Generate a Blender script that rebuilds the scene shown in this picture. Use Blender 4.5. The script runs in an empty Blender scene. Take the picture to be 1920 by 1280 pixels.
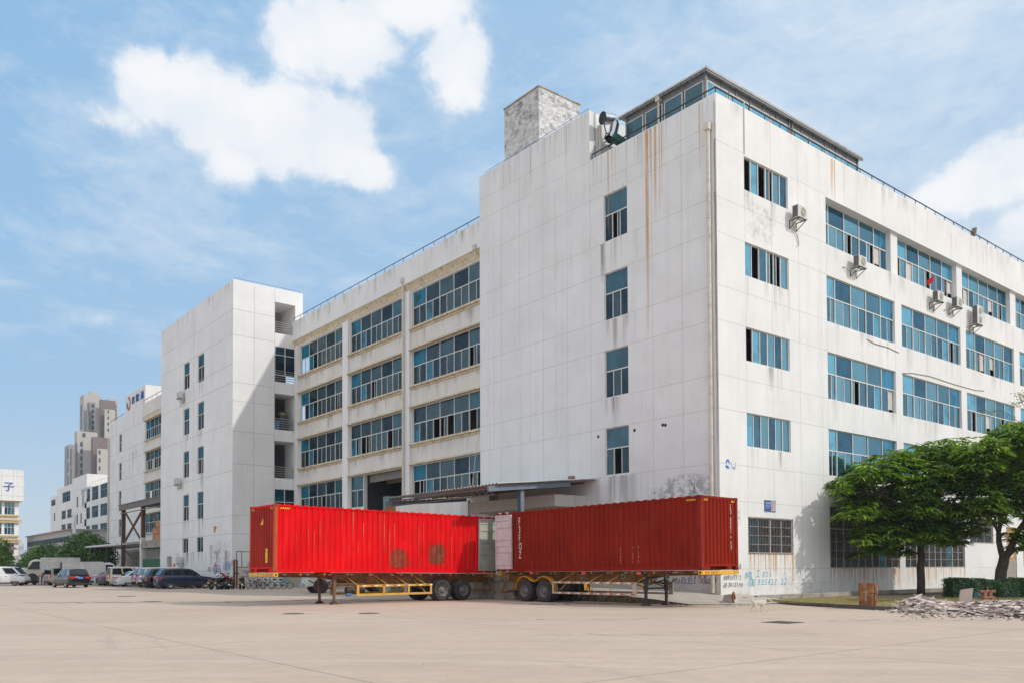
import bpy, bmesh, math, random
from math import sin, cos, pi, radians, sqrt
from mathutils import Vector, Matrix
R = random.Random(7)
SC = bpy.context.scene
COL = SC.collection

# ---------------------------------------------------------------- camera
UR = (0.7793517, 0.6265867)            # world (X, Y) of camera right = (UR[0], -UR[1]); of camera forward = (UR[1], UR[0])
CAM = Vector((-31.5767, -24.0129, 1.6))
PIT, ROL, FPX, PPX, PPY = 0.0263028, -0.0041970, 1574.02, 960.2, 1022.1
cp, sp, cr, sr = cos(PIT), sin(PIT), cos(ROL), sin(ROL)
def c2w(v): return Vector((v[0]*UR[0]+v[1]*UR[1], -v[0]*UR[1]+v[1]*UR[0], v[2]))
cam_d = bpy.data.cameras.new("camera"); cam = bpy.data.objects.new("camera", cam_d); COL.objects.link(cam)
rt, up, fw = c2w((cr, -sp*sr, cp*sr)), c2w((-sr, -sp*cr, cp*cr)), c2w((0, cp, sp))
mw = Matrix((rt, up, -fw)).transposed().to_4x4(); mw.translation = CAM
cam.matrix_world = mw
cam_d.sensor_width = 36; cam_d.lens = FPX/1920*36; cam_d.shift_y = (PPY-640)/1920
cam_d.clip_start = 0.3; cam_d.clip_end = 6000
SC.camera = cam
def ray(px, py):
    X = (px-PPX)/FPX; U = -(py-PPY)/FPX
    x = X*cr-U*sr; u = X*sr+U*cr
    return c2w((x, cp-u*sp, sp+u*cp))
def at(px, py, **k):                    # photo pixel -> world point on the plane X=, Y= or Z= (metres)
    (a, v), = k.items(); i = 'XYZ'.index(a); r = ray(px, py)
    return CAM + r*((v-CAM[i])/r[i])
def atd(px, py, D):                     # point at distance D along the view axis
    r = ray(px, py); return CAM + r*(D/(r.x*UR[1]+r.y*UR[0]))

# ---------------------------------------------------------------- world, sun, exposure
SUN = Vector((1.0, -2.1, 1.87)).normalized()
EL = math.asin(SUN.z); AZ = math.atan2(SUN.x, SUN.y)
SC.view_settings.view_transform = 'Standard'; SC.view_settings.look = 'None'
SC.view_settings.gamma = 1; SC.view_settings.exposure = -0.10
SC.render.engine = 'CYCLES'
SC.cycles.max_bounces = 6; SC.cycles.transparent_max_bounces = 12
SC.cycles.use_denoising = True
sl = bpy.data.lights.new("sun", 'SUN'); sl.energy = 2.45; sl.angle = radians(0.5); sl.color = (1, .95, .87)
so = bpy.data.objects.new("sun", sl); COL.objects.link(so)
so.rotation_euler = SUN.to_track_quat('Z', 'Y').to_euler(); so.location = (30, -30, 60)

class G:
    """small node-graph helper"""
    def __init__(s, tree): s.t = tree; s.n = tree.nodes; s.l = tree.links
    def set(s, sock, v):
        if isinstance(v, bpy.types.NodeSocket): s.l.new(v, sock)
        elif isinstance(v, (tuple, list)) and len(v) == 3 and sock.type == 'RGBA': sock.default_value = (*v, 1)
        else: sock.default_value = v
    def new(s, ty, **k):
        nd = s.n.new('ShaderNode'+ty)
        for a, v in k.items(): setattr(nd, a, v)
        return nd
    def m(s, op, a, b=0.0, c=None, clamp=False):
        nd = s.new('Math', operation=op); nd.use_clamp = clamp
        s.set(nd.inputs[0], a); s.set(nd.inputs[1], b)
        if c is not None: s.set(nd.inputs[2], c)
        return nd.outputs[0]
    def vm(s, op, a, b=(0, 0, 0)):
        nd = s.new('VectorMath', operation=op); s.set(nd.inputs[0], a); s.set(nd.inputs[1], b)
        return nd.outputs['Value'] if op in ('LENGTH', 'DOT_PRODUCT', 'DISTANCE') else nd.outputs[0]
    def mix(s, f, a, b, bt='MIX'):
        nd = s.new('Mix', data_type='RGBA', blend_type=bt)
        s.set(nd.inputs[0], f); s.set(nd.inputs[6], a); s.set(nd.inputs[7], b); return nd.outputs[2]
    def mr(s, v, a, b, c=0.0, d=1.0, smooth=False):
        nd = s.new('MapRange'); nd.interpolation_type = 'SMOOTHSTEP' if smooth else 'LINEAR'
        for i, x in enumerate((v, a, b, c, d)): s.set(nd.inputs[i], x)
        return nd.outputs[0]
    def noise(s, vec, scale, detail=4.0, rough=0.55, dist=0.0):
        nd = s.new('TexNoise'); s.set(nd.inputs['Vector'], vec)
        nd.inputs['Scale'].default_value = scale; nd.inputs['Detail'].default_value = detail
        nd.inputs['Roughness'].default_value = rough; nd.inputs['Distortion'].default_value = dist
        return nd.outputs[0]
    def xyz(s, x, y, z):
        nd = s.new('CombineXYZ')
        for i, v in enumerate((x, y, z)): s.set(nd.inputs[i], v)
        return nd.outputs[0]
    def sep(s, v):
        nd = s.new('SeparateXYZ'); s.set(nd.inputs[0], v); return nd.outputs

W = bpy.data.worlds.new("World"); SC.world = W; W.use_nodes = True
g = G(W.node_tree); bg = g.n['Background']; bg.inputs[1].default_value = 0.131
sky = g.new('TexSky', sky_type='NISHITA'); sky.sun_disc = False
sky.sun_elevation = EL; sky.sun_rotation = AZ; sky.air_density = 1.0; sky.dust_density = 0.6; sky.ozone_density = 1.0
D = g.new('TexCoord').outputs['Generated']
dz = g.sep(D)[2]
elv = g.m('MAXIMUM', dz, 0.0)
# clear-air colour: Nishita tinted by the milky veil of a humid day, paler towards the horizon and the sun side
azs = g.mr(g.vm('DOT_PRODUCT', D, tuple(c2w((1, .25, 0)).normalized())), -0.45, 0.75, 0.0, 1.0)
hz = g.mix(g.mr(elv, 0.0, 0.22, 0, 1, True), (4.75, 5.65, 6.5), (2.75, 4.75, 6.9))
hz = g.mix(g.mr(elv, 0.18, 0.60), hz, (2.0, 4.15, 6.7))
base = g.mix(0.90, sky.outputs[0], hz)
base = g.mix(g.m('MULTIPLY', azs, .55), base, (5.0, 6.1, 7.2))
# thin high veils
wv = g.vm('ADD', g.vm('MULTIPLY', D, (1, 1, 2.4)), (3.1, 1.7, .4))
thin = g.noise(wv, 2.8, 8, .66, .5)
fine = g.noise(g.vm('MULTIPLY', D, (1, 1, 2.2)), 17, 7, .72, .3)
thinm = g.mr(g.m('ADD', g.m('ADD', thin, g.m('MULTIPLY', g.m('SUBTRACT', fine, .5), .45)), g.m('MULTIPLY', azs, .34)), .60, .98, 0, .85)
thinm = g.m('MULTIPLY', thinm, g.mr(elv, .02, .2), clamp=True)
colr = g.mix(thinm, base, (6.6, 7.2, 7.8))
# cumulus: groups of blobs fixed on the sky sphere, torn by noise
n1 = g.noise(D, 9, 10, .58, .2); n2 = g.noise(D, 30, 8, .62, .2)
warp = g.m('ADD', g.m('MULTIPLY', g.m('SUBTRACT', n1, .5), 2.3), g.m('MULTIPLY', g.m('SUBTRACT', n2, .5), 1.9))
def cloud(blobs, hard=1.0):
    acc = None
    for (px, py, rx, ry, k) in blobs:
        c = ray(px, py).normalized(); k2 = 1/ray(px, py).length
        q = g.vm('SUBTRACT', D, tuple(c))
        q = g.vm('MULTIPLY', q, (FPX/rx/k2, FPX/rx/k2, FPX/ry/k2))
        b = g.m('MULTIPLY', g.m('SUBTRACT', 1.0, g.vm('LENGTH', q)), k)
        acc = b if acc is None else g.m('SMOOTH_MAX', acc, b, .12)
    return acc
CL = [(570, 70, 85, 80, 1.1), (660, 70, 130, 95, 1.2), (650, 120, 45, 40, .4), (760, 15, 160, 62, 1.1), (850, 110, 85, 80, 1.2), (860, 165, 75, 45, .9), 
      (290, 175, 95, 75, 1.2), (400, 210, 130, 85, 1.3), (520, 240, 130, 88, 1.3), (625, 262, 115, 88, 1.3), (690, 315, 65, 48, 1.0), (430, 305, 55, 50, .8), (225, 220, 70, 28, .5),
      (1850, 335, 120, 66, 1.2), (1800, 370, 110, 45, 1), (1930, 310, 120, 70, 1.1), (1990, 420, 190, 60, .9),
      (185, 598, 34, 15, .22)]
c0 = cloud(CL)
cw = g.m('ADD', c0, g.m('MULTIPLY', warp, .55)); dens = g.m('ADD', g.m('MULTIPLY', g.mr(cw, .02, .52, 0, 1, True), .68), g.m('MULTIPLY', g.mr(cw, -.28, .85, 0, 1, True), .30))
# bright broken cloud deck added outside this view to lift the shaded walls
fdot = g.vm('DOT_PRODUCT', D, tuple(c2w((.05, .93, .36)).normalized()))
deck = g.m('MULTIPLY', g.mr(fdot, .55, .30, 0, 1, True), g.mr(g.noise(D, 2.4, 6, .6), .36, .52, .35, 1))
dens2 = g.m('MAXIMUM', g.m('MULTIPLY', dens, .97), deck)
low = g.noise(g.vm('ADD', D, (-.02, 0, .035)), 9, 10, .58, .2)
shade = g.mr(g.m('SUBTRACT', low, n1), -.12, .10, 0, 1)
cc = g.mix(shade, (8.2, 8.25, 8.3), (7.3, 7.6, 8.0))
cc = g.mix(deck, cc, (7.3, 7.8, 8.5))
colr = g.mix(dens2, colr, cc)
colr = g.mix(g.mr(dz, -.02, 0.0), (3.2, 2.9, 2.6), colr)
g.l.new(colr, bg.inputs[0])

# ---------------------------------------------------------------- mesh builder
class MB:
    def __init__(s): s.v = []; s.f = []; s.mi = []; s.uv = None; s.cur = 0; s.M = None
    def p(s, v):
        if s.M is not None: v = s.M @ Vector(v)
        s.v.append(tuple(v)); return len(s.v)-1
    def face(s, idx): s.f.append(tuple(idx)); s.mi.append(s.cur)
    def poly(s, pts): s.face([s.p(q) for q in pts])
    def box(s, x0, x1, y0, y1, z0, z1, skip=''):
        P = [s.p((x, y, z)) for z in (z0, z1) for y in (y0, y1) for x in (x0, x1)]
        for k, q in (('b', (0, 2, 3, 1)), ('t', (4, 5, 7, 6)), ('f', (0, 1, 5, 4)), ('k', (2, 6, 7, 3)), ('l', (0, 4, 6, 2)), ('r', (1, 3, 7, 5))):
            if k not in skip: s.face([P[i] for i in q])
    def fbox(s, fn, u0, u1, v0, v1, z0, z1):  # box mapped through fn(u, v, z)
        P = [s.p(fn(u, v, z)) for z in (z0, z1) for v in (v0, v1) for u in (u0, u1)]
        for q in ((0, 2, 3, 1), (4, 5, 7, 6), (0, 1, 5, 4), (2, 6, 7, 3), (0, 4, 6, 2), (1, 3, 7, 5)): s.face([P[i] for i in q])
    def hexa(s, a, b):                       # two quads (4 pts each) joined
        A = [s.p(q) for q in a]; B = [s.p(q) for q in b]
        s.face(A[::-1]); s.face(B)
        for i in range(4): j = (i+1) % 4; s.face((A[i], A[j], B[j], B[i]))
    def beam(s, p0, p1, w, h, up=(0, 0, 1)):
        p0 = Vector(p0); p1 = Vector(p1); d = (p1-p0).normalized(); u = Vector(up)
        if abs(d.dot(u)) > .99: u = Vector((1, 0, 0))
        sd = d.cross(u).normalized()*w/2; u = sd.cross(d).normalized()*h/2
        s.hexa([p0-sd-u, p0+sd-u, p0+sd+u, p0-sd+u], [p1-sd-u, p1+sd-u, p1+sd+u, p1-sd+u])
    def tube(s, pts, r, n=8, r2=None, caps=True):
        pts = [Vector(q) for q in pts]; rings = []; N = len(pts); last = None
        for i, q in enumerate(pts):
            d = (pts[min(i+1, N-1)]-pts[max(i-1, 0)]).normalized()
            if last is None:
                a = d.cross(Vector((0, 0, 1)) if abs(d.z) < .9 else Vector((1, 0, 0))).normalized()
            else: a = (last-d*last.dot(d)).normalized()
            last = a; b = d.cross(a)
            rr = (r[i] if isinstance(r, (list, tuple)) else (r if r2 is None else r+(r2-r)*i/(N-1)))
            rings.append([s.p(q+a*cos(2*pi*k/n)*rr+b*sin(2*pi*k/n)*rr) for k in range(n)])
        for A, B in zip(rings, rings[1:]):
            for k in range(n): s.face((A[k], A[(k+1) % n], B[(k+1) % n], B[k]))
        if caps: s.face(rings[0][::-1]); s.face(rings[-1])
    def lathe(s, c, axis, prof, n=20):       # prof: (offset along axis, radius)
        c = Vector(c); d = Vector(axis).normalized()
        a = d.cross(Vector((0, 0, 1)) if abs(d.z) < .9 else Vector((1, 0, 0))).normalized(); b = d.cross(a)
        rings = [[s.p(c+d*o+(a*cos(2*pi*k/n)+b*sin(2*pi*k/n))*max(r, 1e-4)) for k in range(n)] for o, r in prof]
        for A, B in zip(rings, rings[1:]):
            for k in range(n): s.face((A[k], A[(k+1) % n], B[(k+1) % n], B[k]))
    def disc(s, c, axis, r, n=16):
        c = Vector(c); d = Vector(axis).normalized()
        a = d.cross(Vector((0, 0, 1)) if abs(d.z) < .9 else Vector((1, 0, 0))).normalized(); b = d.cross(a)
        s.face([s.p(c+(a*cos(2*pi*k/n)+b*sin(2*pi*k/n))*r) for k in range(n)])
    def mesh(s, name, mats):
        me = bpy.data.meshes.new(name); me.from_pydata(s.v, [], s.f)
        for m in (mats if isinstance(mats, (list, tuple)) else [mats]): me.materials.append(m)
        me.polygons.foreach_set('material_index', s.mi)
        if s.uv:
            l = me.uv_layers.new(name='UVMap'); k = 0
            for lp in me.loops: l.data[lp.index].uv = s.uv[lp.vertex_index]
        me.update(); return me
    def build(s, name, mats, parent=None, smooth=False, bevel=0, fix=False, label=None):
        me = s.mesh(name, mats)
        if fix:
            b = bmesh.new(); b.from_mesh(me); bmesh.ops.recalc_face_normals(b, faces=b.faces); b.to_mesh(me); b.free()
        if smooth: me.polygons.foreach_set('use_smooth', [True]*len(me.polygons))
        o = bpy.data.objects.new(name, me); COL.objects.link(o)
        if parent: o.parent = parent
        if bevel:
            md = o.modifiers.new('bevel', 'BEVEL'); md.width = bevel; md.segments = 2; md.limit_method = 'ANGLE'
        if label: o['label'] = label
        return o
def tag(o, label=None, cat=None, group=None, kind=None):
    if label: o['label'] = label
    if cat: o['category'] = cat
    if group: o['group'] = group
    if kind: o['kind'] = kind
    return o
def empty(name, label, cat, loc=(0, 0, 0), rz=0.0, group=None):
    o = bpy.data.objects.new(name, None); COL.objects.link(o); o.location = loc; o.rotation_euler = (0, 0, rz)
    o.empty_display_size = .3
    return tag(o, label, cat, group)
def copy_tree(o, parent=None):
    kids = [c for c in bpy.data.objects if c.parent == o]
    c = o.copy(); COL.objects.link(c); c.parent = parent
    for k in kids: copy_tree(k, c)
    return c
def merge(dst, srcs):
    """fold surface pattern meshes into the mesh of the part they lie on"""
    V, F, MI, UV, ms, sm = [], [], [], [], [], []
    for o in [dst]+list(srcs):
        me = o.data; off = len(V); V += [tuple(v.co) for v in me.vertices]; idx = []
        for m in me.materials:
            if m not in ms: ms.append(m)
            idx.append(ms.index(m))
        ul = me.uv_layers[0].data if me.uv_layers else None
        for p in me.polygons:
            F.append(tuple(off+i for i in p.vertices)); MI.append(idx[p.material_index] if idx else 0); sm.append(p.use_smooth)
            for li in p.loop_indices: UV.append(tuple(ul[li].uv) if ul else (0.5, 0.5))
    me = bpy.data.meshes.new(dst.data.name); me.from_pydata(V, [], F)
    for m in ms: me.materials.append(m)
    me.polygons.foreach_set('material_index', MI); me.polygons.foreach_set('use_smooth', sm)
    l = me.uv_layers.new(name='UVMap'); l.data.foreach_set('uv', [c for q in UV for c in q]); me.update(); dst.data = me
    for o in srcs: bpy.data.objects.remove(o)
    return dst
def kids(root, *names): return [o for o in bpy.data.objects if o.parent == root and o.name.split('.')[0] in names]
def TX(x0): return lambda u, v, z: (x0+v, u, z)      # wall whose outside faces -X ; u runs along Y
def TY(y0): return lambda u, v, z: (u, y0+v, z)      # wall whose outside faces -Y ; u runs along X

# ---------------------------------------------------------------- materials
MATS = {}
def pm(name, col, rough=.6, metal=0.0, var=.12, scale=2.0, dirt=None, dirt_amt=.35, dscale=1.2, streak=False, bump=0.0, bscale=20, spec=.5, island=0.0, coat=0.0):
    if name in MATS: return MATS[name]
    m = bpy.data.materials.new(name); m.use_nodes = True; g = G(m.node_tree); b = g.n['Principled BSDF']
    tc = g.new('TexCoord').outputs['Object']
    n = g.noise(tc, scale, 5, .6)
    dk = tuple(c*(1-var) for c in col); lt = tuple(min(1, c*(1+var)) for c in col)
    c = g.mix(g.mr(n, .3, .7), dk, lt)
    if island:
        ri = g.new('NewGeometry').outputs['Random Per Island']
        c = g.mix(1.0, c, g.mix(ri, (1-island,)*3, (1+island,)*3), 'MULTIPLY')
    if dirt:
        v = g.vm('MULTIPLY', tc, (1, 1, .12)) if streak else tc
        d = g.noise(v, dscale, 7, .68)
        f = g.mr(d, .5, .72, 0, dirt_amt)
        c = g.mix(f, c, dirt)
        g.set(b.inputs['Roughness'], g.m('ADD', rough, g.m('MULTIPLY', f, .3), clamp=True))
    else: b.inputs['Roughness'].default_value = rough
    g.set(b.inputs['Base Color'], c); b.inputs['Metallic'].default_value = metal
    b.inputs['Specular IOR Level'].default_value = spec
    if coat: b.inputs['Coat Weight'].default_value = coat; b.inputs['Coat Roughness'].default_value = .06
    if bump:
        bn = g.new('Bump'); bn.inputs['Strength'].default_value = bump; bn.inputs['Distance'].default_value = .02
        g.set(bn.inputs['Height'], g.noise(tc, bscale, 5, .6)); g.l.new(bn.outputs[0], b.inputs['Normal'])
    MATS[name] = m; return m

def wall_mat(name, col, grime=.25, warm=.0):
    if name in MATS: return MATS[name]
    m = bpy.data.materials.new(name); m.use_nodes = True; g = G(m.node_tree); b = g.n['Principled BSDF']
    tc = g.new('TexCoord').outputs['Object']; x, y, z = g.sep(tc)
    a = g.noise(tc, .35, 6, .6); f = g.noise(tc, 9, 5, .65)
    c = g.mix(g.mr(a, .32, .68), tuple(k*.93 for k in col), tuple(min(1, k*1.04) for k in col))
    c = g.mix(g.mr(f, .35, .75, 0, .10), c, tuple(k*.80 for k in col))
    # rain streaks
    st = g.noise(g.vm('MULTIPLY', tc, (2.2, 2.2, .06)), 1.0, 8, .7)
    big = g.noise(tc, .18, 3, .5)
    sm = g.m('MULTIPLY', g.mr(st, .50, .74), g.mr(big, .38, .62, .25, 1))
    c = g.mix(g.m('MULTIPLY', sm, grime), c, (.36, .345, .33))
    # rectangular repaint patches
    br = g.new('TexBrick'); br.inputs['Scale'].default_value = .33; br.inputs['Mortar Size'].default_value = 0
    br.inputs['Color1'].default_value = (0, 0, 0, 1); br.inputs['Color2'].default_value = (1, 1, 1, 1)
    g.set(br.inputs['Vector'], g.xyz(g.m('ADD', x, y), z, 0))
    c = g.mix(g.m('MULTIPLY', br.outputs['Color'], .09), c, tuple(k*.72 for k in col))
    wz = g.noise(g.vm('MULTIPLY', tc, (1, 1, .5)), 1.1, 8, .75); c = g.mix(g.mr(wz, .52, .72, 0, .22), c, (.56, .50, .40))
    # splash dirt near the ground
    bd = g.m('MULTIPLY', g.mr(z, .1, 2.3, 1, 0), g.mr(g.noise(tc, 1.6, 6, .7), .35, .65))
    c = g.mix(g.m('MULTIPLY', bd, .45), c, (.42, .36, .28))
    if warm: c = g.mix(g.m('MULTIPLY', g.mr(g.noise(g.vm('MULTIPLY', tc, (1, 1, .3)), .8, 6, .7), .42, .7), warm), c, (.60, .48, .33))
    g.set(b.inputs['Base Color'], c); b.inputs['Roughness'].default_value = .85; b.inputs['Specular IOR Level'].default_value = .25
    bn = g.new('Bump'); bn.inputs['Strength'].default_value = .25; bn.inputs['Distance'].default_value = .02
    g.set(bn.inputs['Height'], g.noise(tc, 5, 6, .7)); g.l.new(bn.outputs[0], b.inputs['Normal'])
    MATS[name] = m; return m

def glass_mat(name, dark, curt, refl, tint, share, wav=.012, fk=.35):
    m = bpy.data.materials.new(name); m.use_nodes = True; g = G(m.node_tree); b = g.n['Principled BSDF']; out = g.n['Material Output']
    ri = g.new('NewGeometry').outputs['Random Per Island']
    tc = g.new('TexCoord').outputs['Object']; x, y, z = g.sep(tc)
    fold = g.noise(g.xyz(g.m('MULTIPLY', x, 9), g.m('MULTIPLY', y, 9), g.m('MULTIPLY', z, .4)), 1, 3, .6)
    cc = g.mix(g.mr(fold, .3, .7), tuple(k*.62 for k in curt), tuple(k*1.25 for k in curt))
    room = g.mix(g.mr(g.noise(tc, 1.3, 3, .5), .35, .65), tuple(k*.5 for k in dark), tuple(k*1.6 for k in dark))
    pick = g.mr(g.m('FRACT', g.m('MULTIPLY', ri, 7.31)), share, share+.08, 1, 0)
    edge = g.noise(g.vm('ADD', tc, g.xyz(g.m('MULTIPLY', ri, 50), 0, 0)), .9, 2, .5)
    pick = g.m('MULTIPLY', pick, g.mr(edge, .40, .46, .35, 1))
    g.set(b.inputs['Base Color'], g.mix(pick, room, cc)); b.inputs['Roughness'].default_value = .5
    b.inputs['Specular IOR Level'].default_value = .0
    gl = g.new('BsdfGlossy'); gl.inputs['Roughness'].default_value = .015; r2 = g.m('FRACT', g.m('MULTIPLY', ri, 23.7)); g.set(gl.inputs['Color'], g.mix(r2, tuple(k*.42 for k in tint), tuple(min(1, k*1.25+.04) for k in tint)))
    bn = g.new('Bump'); bn.inputs['Strength'].default_value = .35; bn.inputs['Distance'].default_value = wav
    g.set(bn.inputs['Height'], g.noise(g.vm('ADD', tc, g.xyz(g.m('MULTIPLY', ri, 40), 0, 0)), 1.6, 2, .4)); g.l.new(bn.outputs[0], gl.inputs['Normal'])
    fr = g.new('Fresnel'); fr.inputs['IOR'].default_value = 1.5
    k = g.m('ADD', g.m('MULTIPLY', fr.outputs[0], fk), refl, clamp=True)
    mx = g.new('MixShader'); g.set(mx.inputs[0], k); g.l.new(b.outputs[0], mx.inputs[1]); g.l.new(gl.outputs[0], mx.inputs[2])
    g.l.new(mx.outputs[0], out.inputs[0]); MATS[name] = m; return m

def decal_mat(name, col, col2, kind='streak'):
    m = bpy.data.materials.new(name); m.use_nodes = True; g = G(m.node_tree); b = g.n['Principled BSDF']; out = g.n['Material Output']
    uv = g.new('UVMap').outputs[0]; u, v, _ = g.sep(uv)       # integer part of u carries the strength in tenths
    ui = g.m('FLOOR', u); uf = g.m('SUBTRACT', u, ui); stg = g.m('DIVIDE', ui, 10.0)
    tc = g.new('TexCoord').outputs['Object']
    prof = g.m('SUBTRACT', 1.0, g.m('POWER', g.m('ABSOLUTE', g.m('SUBTRACT', g.m('MULTIPLY', uf, 2), 1)), 1.6))
    if kind == 'streak':
        fade = g.m('POWER', g.m('SUBTRACT', 1.0, v), .75)
        nz = g.noise(g.vm('MULTIPLY', tc, (14, 14, .35)), 1, 5, .65)
        al = g.m('MULTIPLY', g.m('MULTIPLY', prof, fade), g.mr(nz, .30, .60))
    else:
        pv = g.m('SUBTRACT', 1.0, g.m('POWER', g.m('ABSOLUTE', g.m('SUBTRACT', g.m('MULTIPLY', v, 2), 1)), 2.5))
        nz = g.noise(tc, 2.2 if kind == 'patch' else 7, 8, .75)
        al = g.m('MULTIPLY', g.mr(g.m('MULTIPLY', prof, pv), 0, .35), g.mr(nz, .46, .58)) if kind == 'patch' else g.mr(g.m('ADD', g.mr(g.m('MULTIPLY', prof, pv), 0, .55), g.m('MULTIPLY', g.m('SUBTRACT', nz, .5), 3.2)), .30, .85)
    al = g.m('MULTIPLY', al, stg, clamp=True)
    g.set(b.inputs['Base Color'], g.mix(g.mr(g.noise(tc, 6, 4, .6), .35, .65), col, col2)); b.inputs['Roughness'].default_value = .9
    tr = g.new('BsdfTransparent'); mx = g.new('MixShader'); g.set(mx.inputs[0], al)
    g.l.new(tr.outputs[0], mx.inputs[1]); g.l.new(b.outputs[0], mx.inputs[2]); g.l.new(mx.outputs[0], out.inputs[0])
    MATS[name] = m; return m
RUST = decal_mat('rust_run', (.78, .42, .13), (.66, .32, .09))
GRIME = decal_mat('grime_run', (.26, .24, .22), (.34, .31, .27))
PATCH = decal_mat('peeled_patch', (.46, .46, .47), (.58, .57, .57), 'patch')
OIL = decal_mat('oil_patch', (.10, .09, .085), (.16, .145, .13), 'patch')
RUSTP = decal_mat('rust_patch', (.17, .035, .018), (.30, .085, .035), 'rustpatch')

def streaks(name, fn, items, mat, parent, off=-.003):      # items: (u centre, z top, width, length, strength 1..10)
    b = MB(); b.uv = []
    for i, (u, zt, w, L, s) in enumerate(items):
        s = max(1, min(14, int(round(s)))); o = off-.0004*(i % 6)
        for (du, k) in ((-.5, 0.002), (.5, .998)):
            pass
        P = [fn(u-w/2, o, zt), fn(u+w/2, o, zt), fn(u+w/2, o, zt-L), fn(u-w/2, o, zt-L)]
        b.poly(P); b.uv += [(s+.002, 0), (s+.998, 0), (s+.998, 1), (s+.002, 1)]
    return b.build(name, mat, parent)

WHITE = wall_mat('white_wall', (.80, .795, .785), .24)
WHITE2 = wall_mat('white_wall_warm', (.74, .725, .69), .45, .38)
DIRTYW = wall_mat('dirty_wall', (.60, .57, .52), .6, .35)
LEDGE = pm('ledge_paint', (.66, .56, .40), .85, dirt=(.10, .07, .05), dirt_amt=.75, dscale=3.5, var=.15)
JOINT = pm('joint_grey', (.52, .51, .50), .9)
FRAMEW = pm('frame_white', (.66, .65, .62), .5, dirt=(.40, .30, .20), dirt_amt=.3, dscale=3)
DARK = pm('interior_dark', (.035, .033, .032), .9, var=.5, scale=.8)
GL_R = glass_mat('blue_glass', (.010, .05, .09), (.05, .26, .42), .36, (.36, .68, .92), .42)
GL_L = glass_mat('dimmed_glass', (.012, .026, .038), (.02, .17, .26), .015, (.5, .72, .9), .2, fk=.09)  # weak reflection and dark colour stand in for dark surroundings mirrored in the panes
GL_C = glass_mat('car_glass', (.008, .009, .010), (.010, .011, .012), .02, (.6, .7, .8), .1, fk=.5)
RAIL = pm('rail_dark', (.035, .03, .035), .5)
PIPEW = pm('pipe_cream', (.62, .57, .48), .5, dirt=(.30, .22, .14), dirt_amt=.5, dscale=3)
# ---------------------------------------------------------------- wall with openings
def wall(mb, fn, u0, u1, z0, z1, holes, dep=.22):
    us = sorted({u0, u1} | {h[0] for h in holes} | {h[1] for h in holes}); zs = sorted({z0, z1} | {h[2] for h in holes} | {h[3] for h in holes})
    for a, b in zip(us, us[1:]):
        run = None
        for c, d in zip(zs, zs[1:]):
            um, zm = (a+b)/2, (c+d)/2
            if any(h[0] < um < h[1] and h[2] < zm < h[3] for h in holes): 
                if run: mb.poly([fn(a, 0, run[0]), fn(b, 0, run[0]), fn(b, 0, run[1]), fn(a, 0, run[1])]); run = None
            else: run = (run[0], d) if run else (c, d)
        if run: mb.poly([fn(a, 0, run[0]), fn(b, 0, run[0]), fn(b, 0, run[1]), fn(a, 0, run[1])])
    for h in holes:
        a, b, c, d = h[:4]; t = h[4] if len(h) > 4 else dep
        mb.poly([fn(a, 0, c), fn(a, t, c), fn(a, t, d), fn(a, 0, d)]); mb.poly([fn(b, 0, c), fn(b, 0, d), fn(b, t, d), fn(b, t, c)])
        mb.poly([fn(a, 0, c), fn(b, 0, c), fn(b, t, c), fn(a, t, c)]); mb.poly([fn(a, 0, d), fn(a, t, d), fn(b, t, d), fn(b, 0, d)])
def bx(name, dims, mat, parent, **k):
    b = MB()
    for d in (dims if isinstance(dims[0], (tuple, list)) else [dims]): b.box(*d)
    return b.build(name, mat, parent, **k)

def window(parent, fn, u0, u1, z0, z1, v, cols=5, glass=None, transom=.45, opn=.0, split=2, widths=None, frame=None, flip=False, seed=None, pads=None):
    """frame mesh 'window' with a 'pane' child; lower sashes slide, some stand open"""
    rr = random.Random(seed if seed is not None else R.random()); F = MB(); P = MB(); f = .045
    for q in ((u0, u1, v-.03, v+.04, z0, z0+f), (u0, u1, v-.03, v+.04, z1-f, z1), (u0, u0+f, v-.03, v+.04, z0+f, z1-f), (u1-f, u1, v-.03, v+.04, z0+f, z1-f)): F.fbox(fn, *q)
    zt = z1-(z1-z0)*transom if transom else z1
    ws = widths or [1]*cols; tot = sum(ws); us = [u0]
    for w_ in ws: us.append(us[-1]+(u1-u0)*w_/tot)
    if transom: F.fbox(fn, u0+f, u1-f, v-.032, v+.03, zt-.03, zt+.03)
    for u in us[1:-1]: F.fbox(fn, u-.032, u+.032, v-.036, v+.03, z0+f, z1-f)
    def pane(a, b, c, d, vv):
        j = [rr.uniform(-.004, .004) for _ in range(3)]
        P.poly([fn(a, vv+j[0], c), fn(b, vv+j[1], c), fn(b, vv+j[2], d), fn(a, vv+j[0]+j[2]-j[1], d)])
    for a, b in zip(us, us[1:]):
        if transom: pane(a+.03, b-.03, zt+.03, z1-.04, v)
        n = split; w_ = (b-a)/n; top = zt-.03
        for k in range(n):
            c, d = a+w_*k+.02, a+w_*(k+1)-.02; vv = v+(.015 if k % 2 else -.005)
            if rr.random() < opn:
                if rr.random() < .5:   # sash pushed half way
                    d2 = c+(d-c)*rr.uniform(.35, .6); pane(c, d2, z0+.06, top, vv+.02); F.fbox(fn, d2-.02, d2+.02, vv, vv+.03, z0+.04, top)
                elif pads is not None: pads.append((c, d, z0+(top-z0)*rr.uniform(.15, .5), top, vv+.05))
            else: pane(c, d, z0+.06, top, vv)
            if k: F.fbox(fn, a+w_*k-.022, a+w_*k+.022, v-.03, v+.03, z0+f, top)
    o = F.build('window', frame or FRAMEW, parent)
    if P.f: P.build('pane', glass or GL_R, o)
    return o
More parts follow.
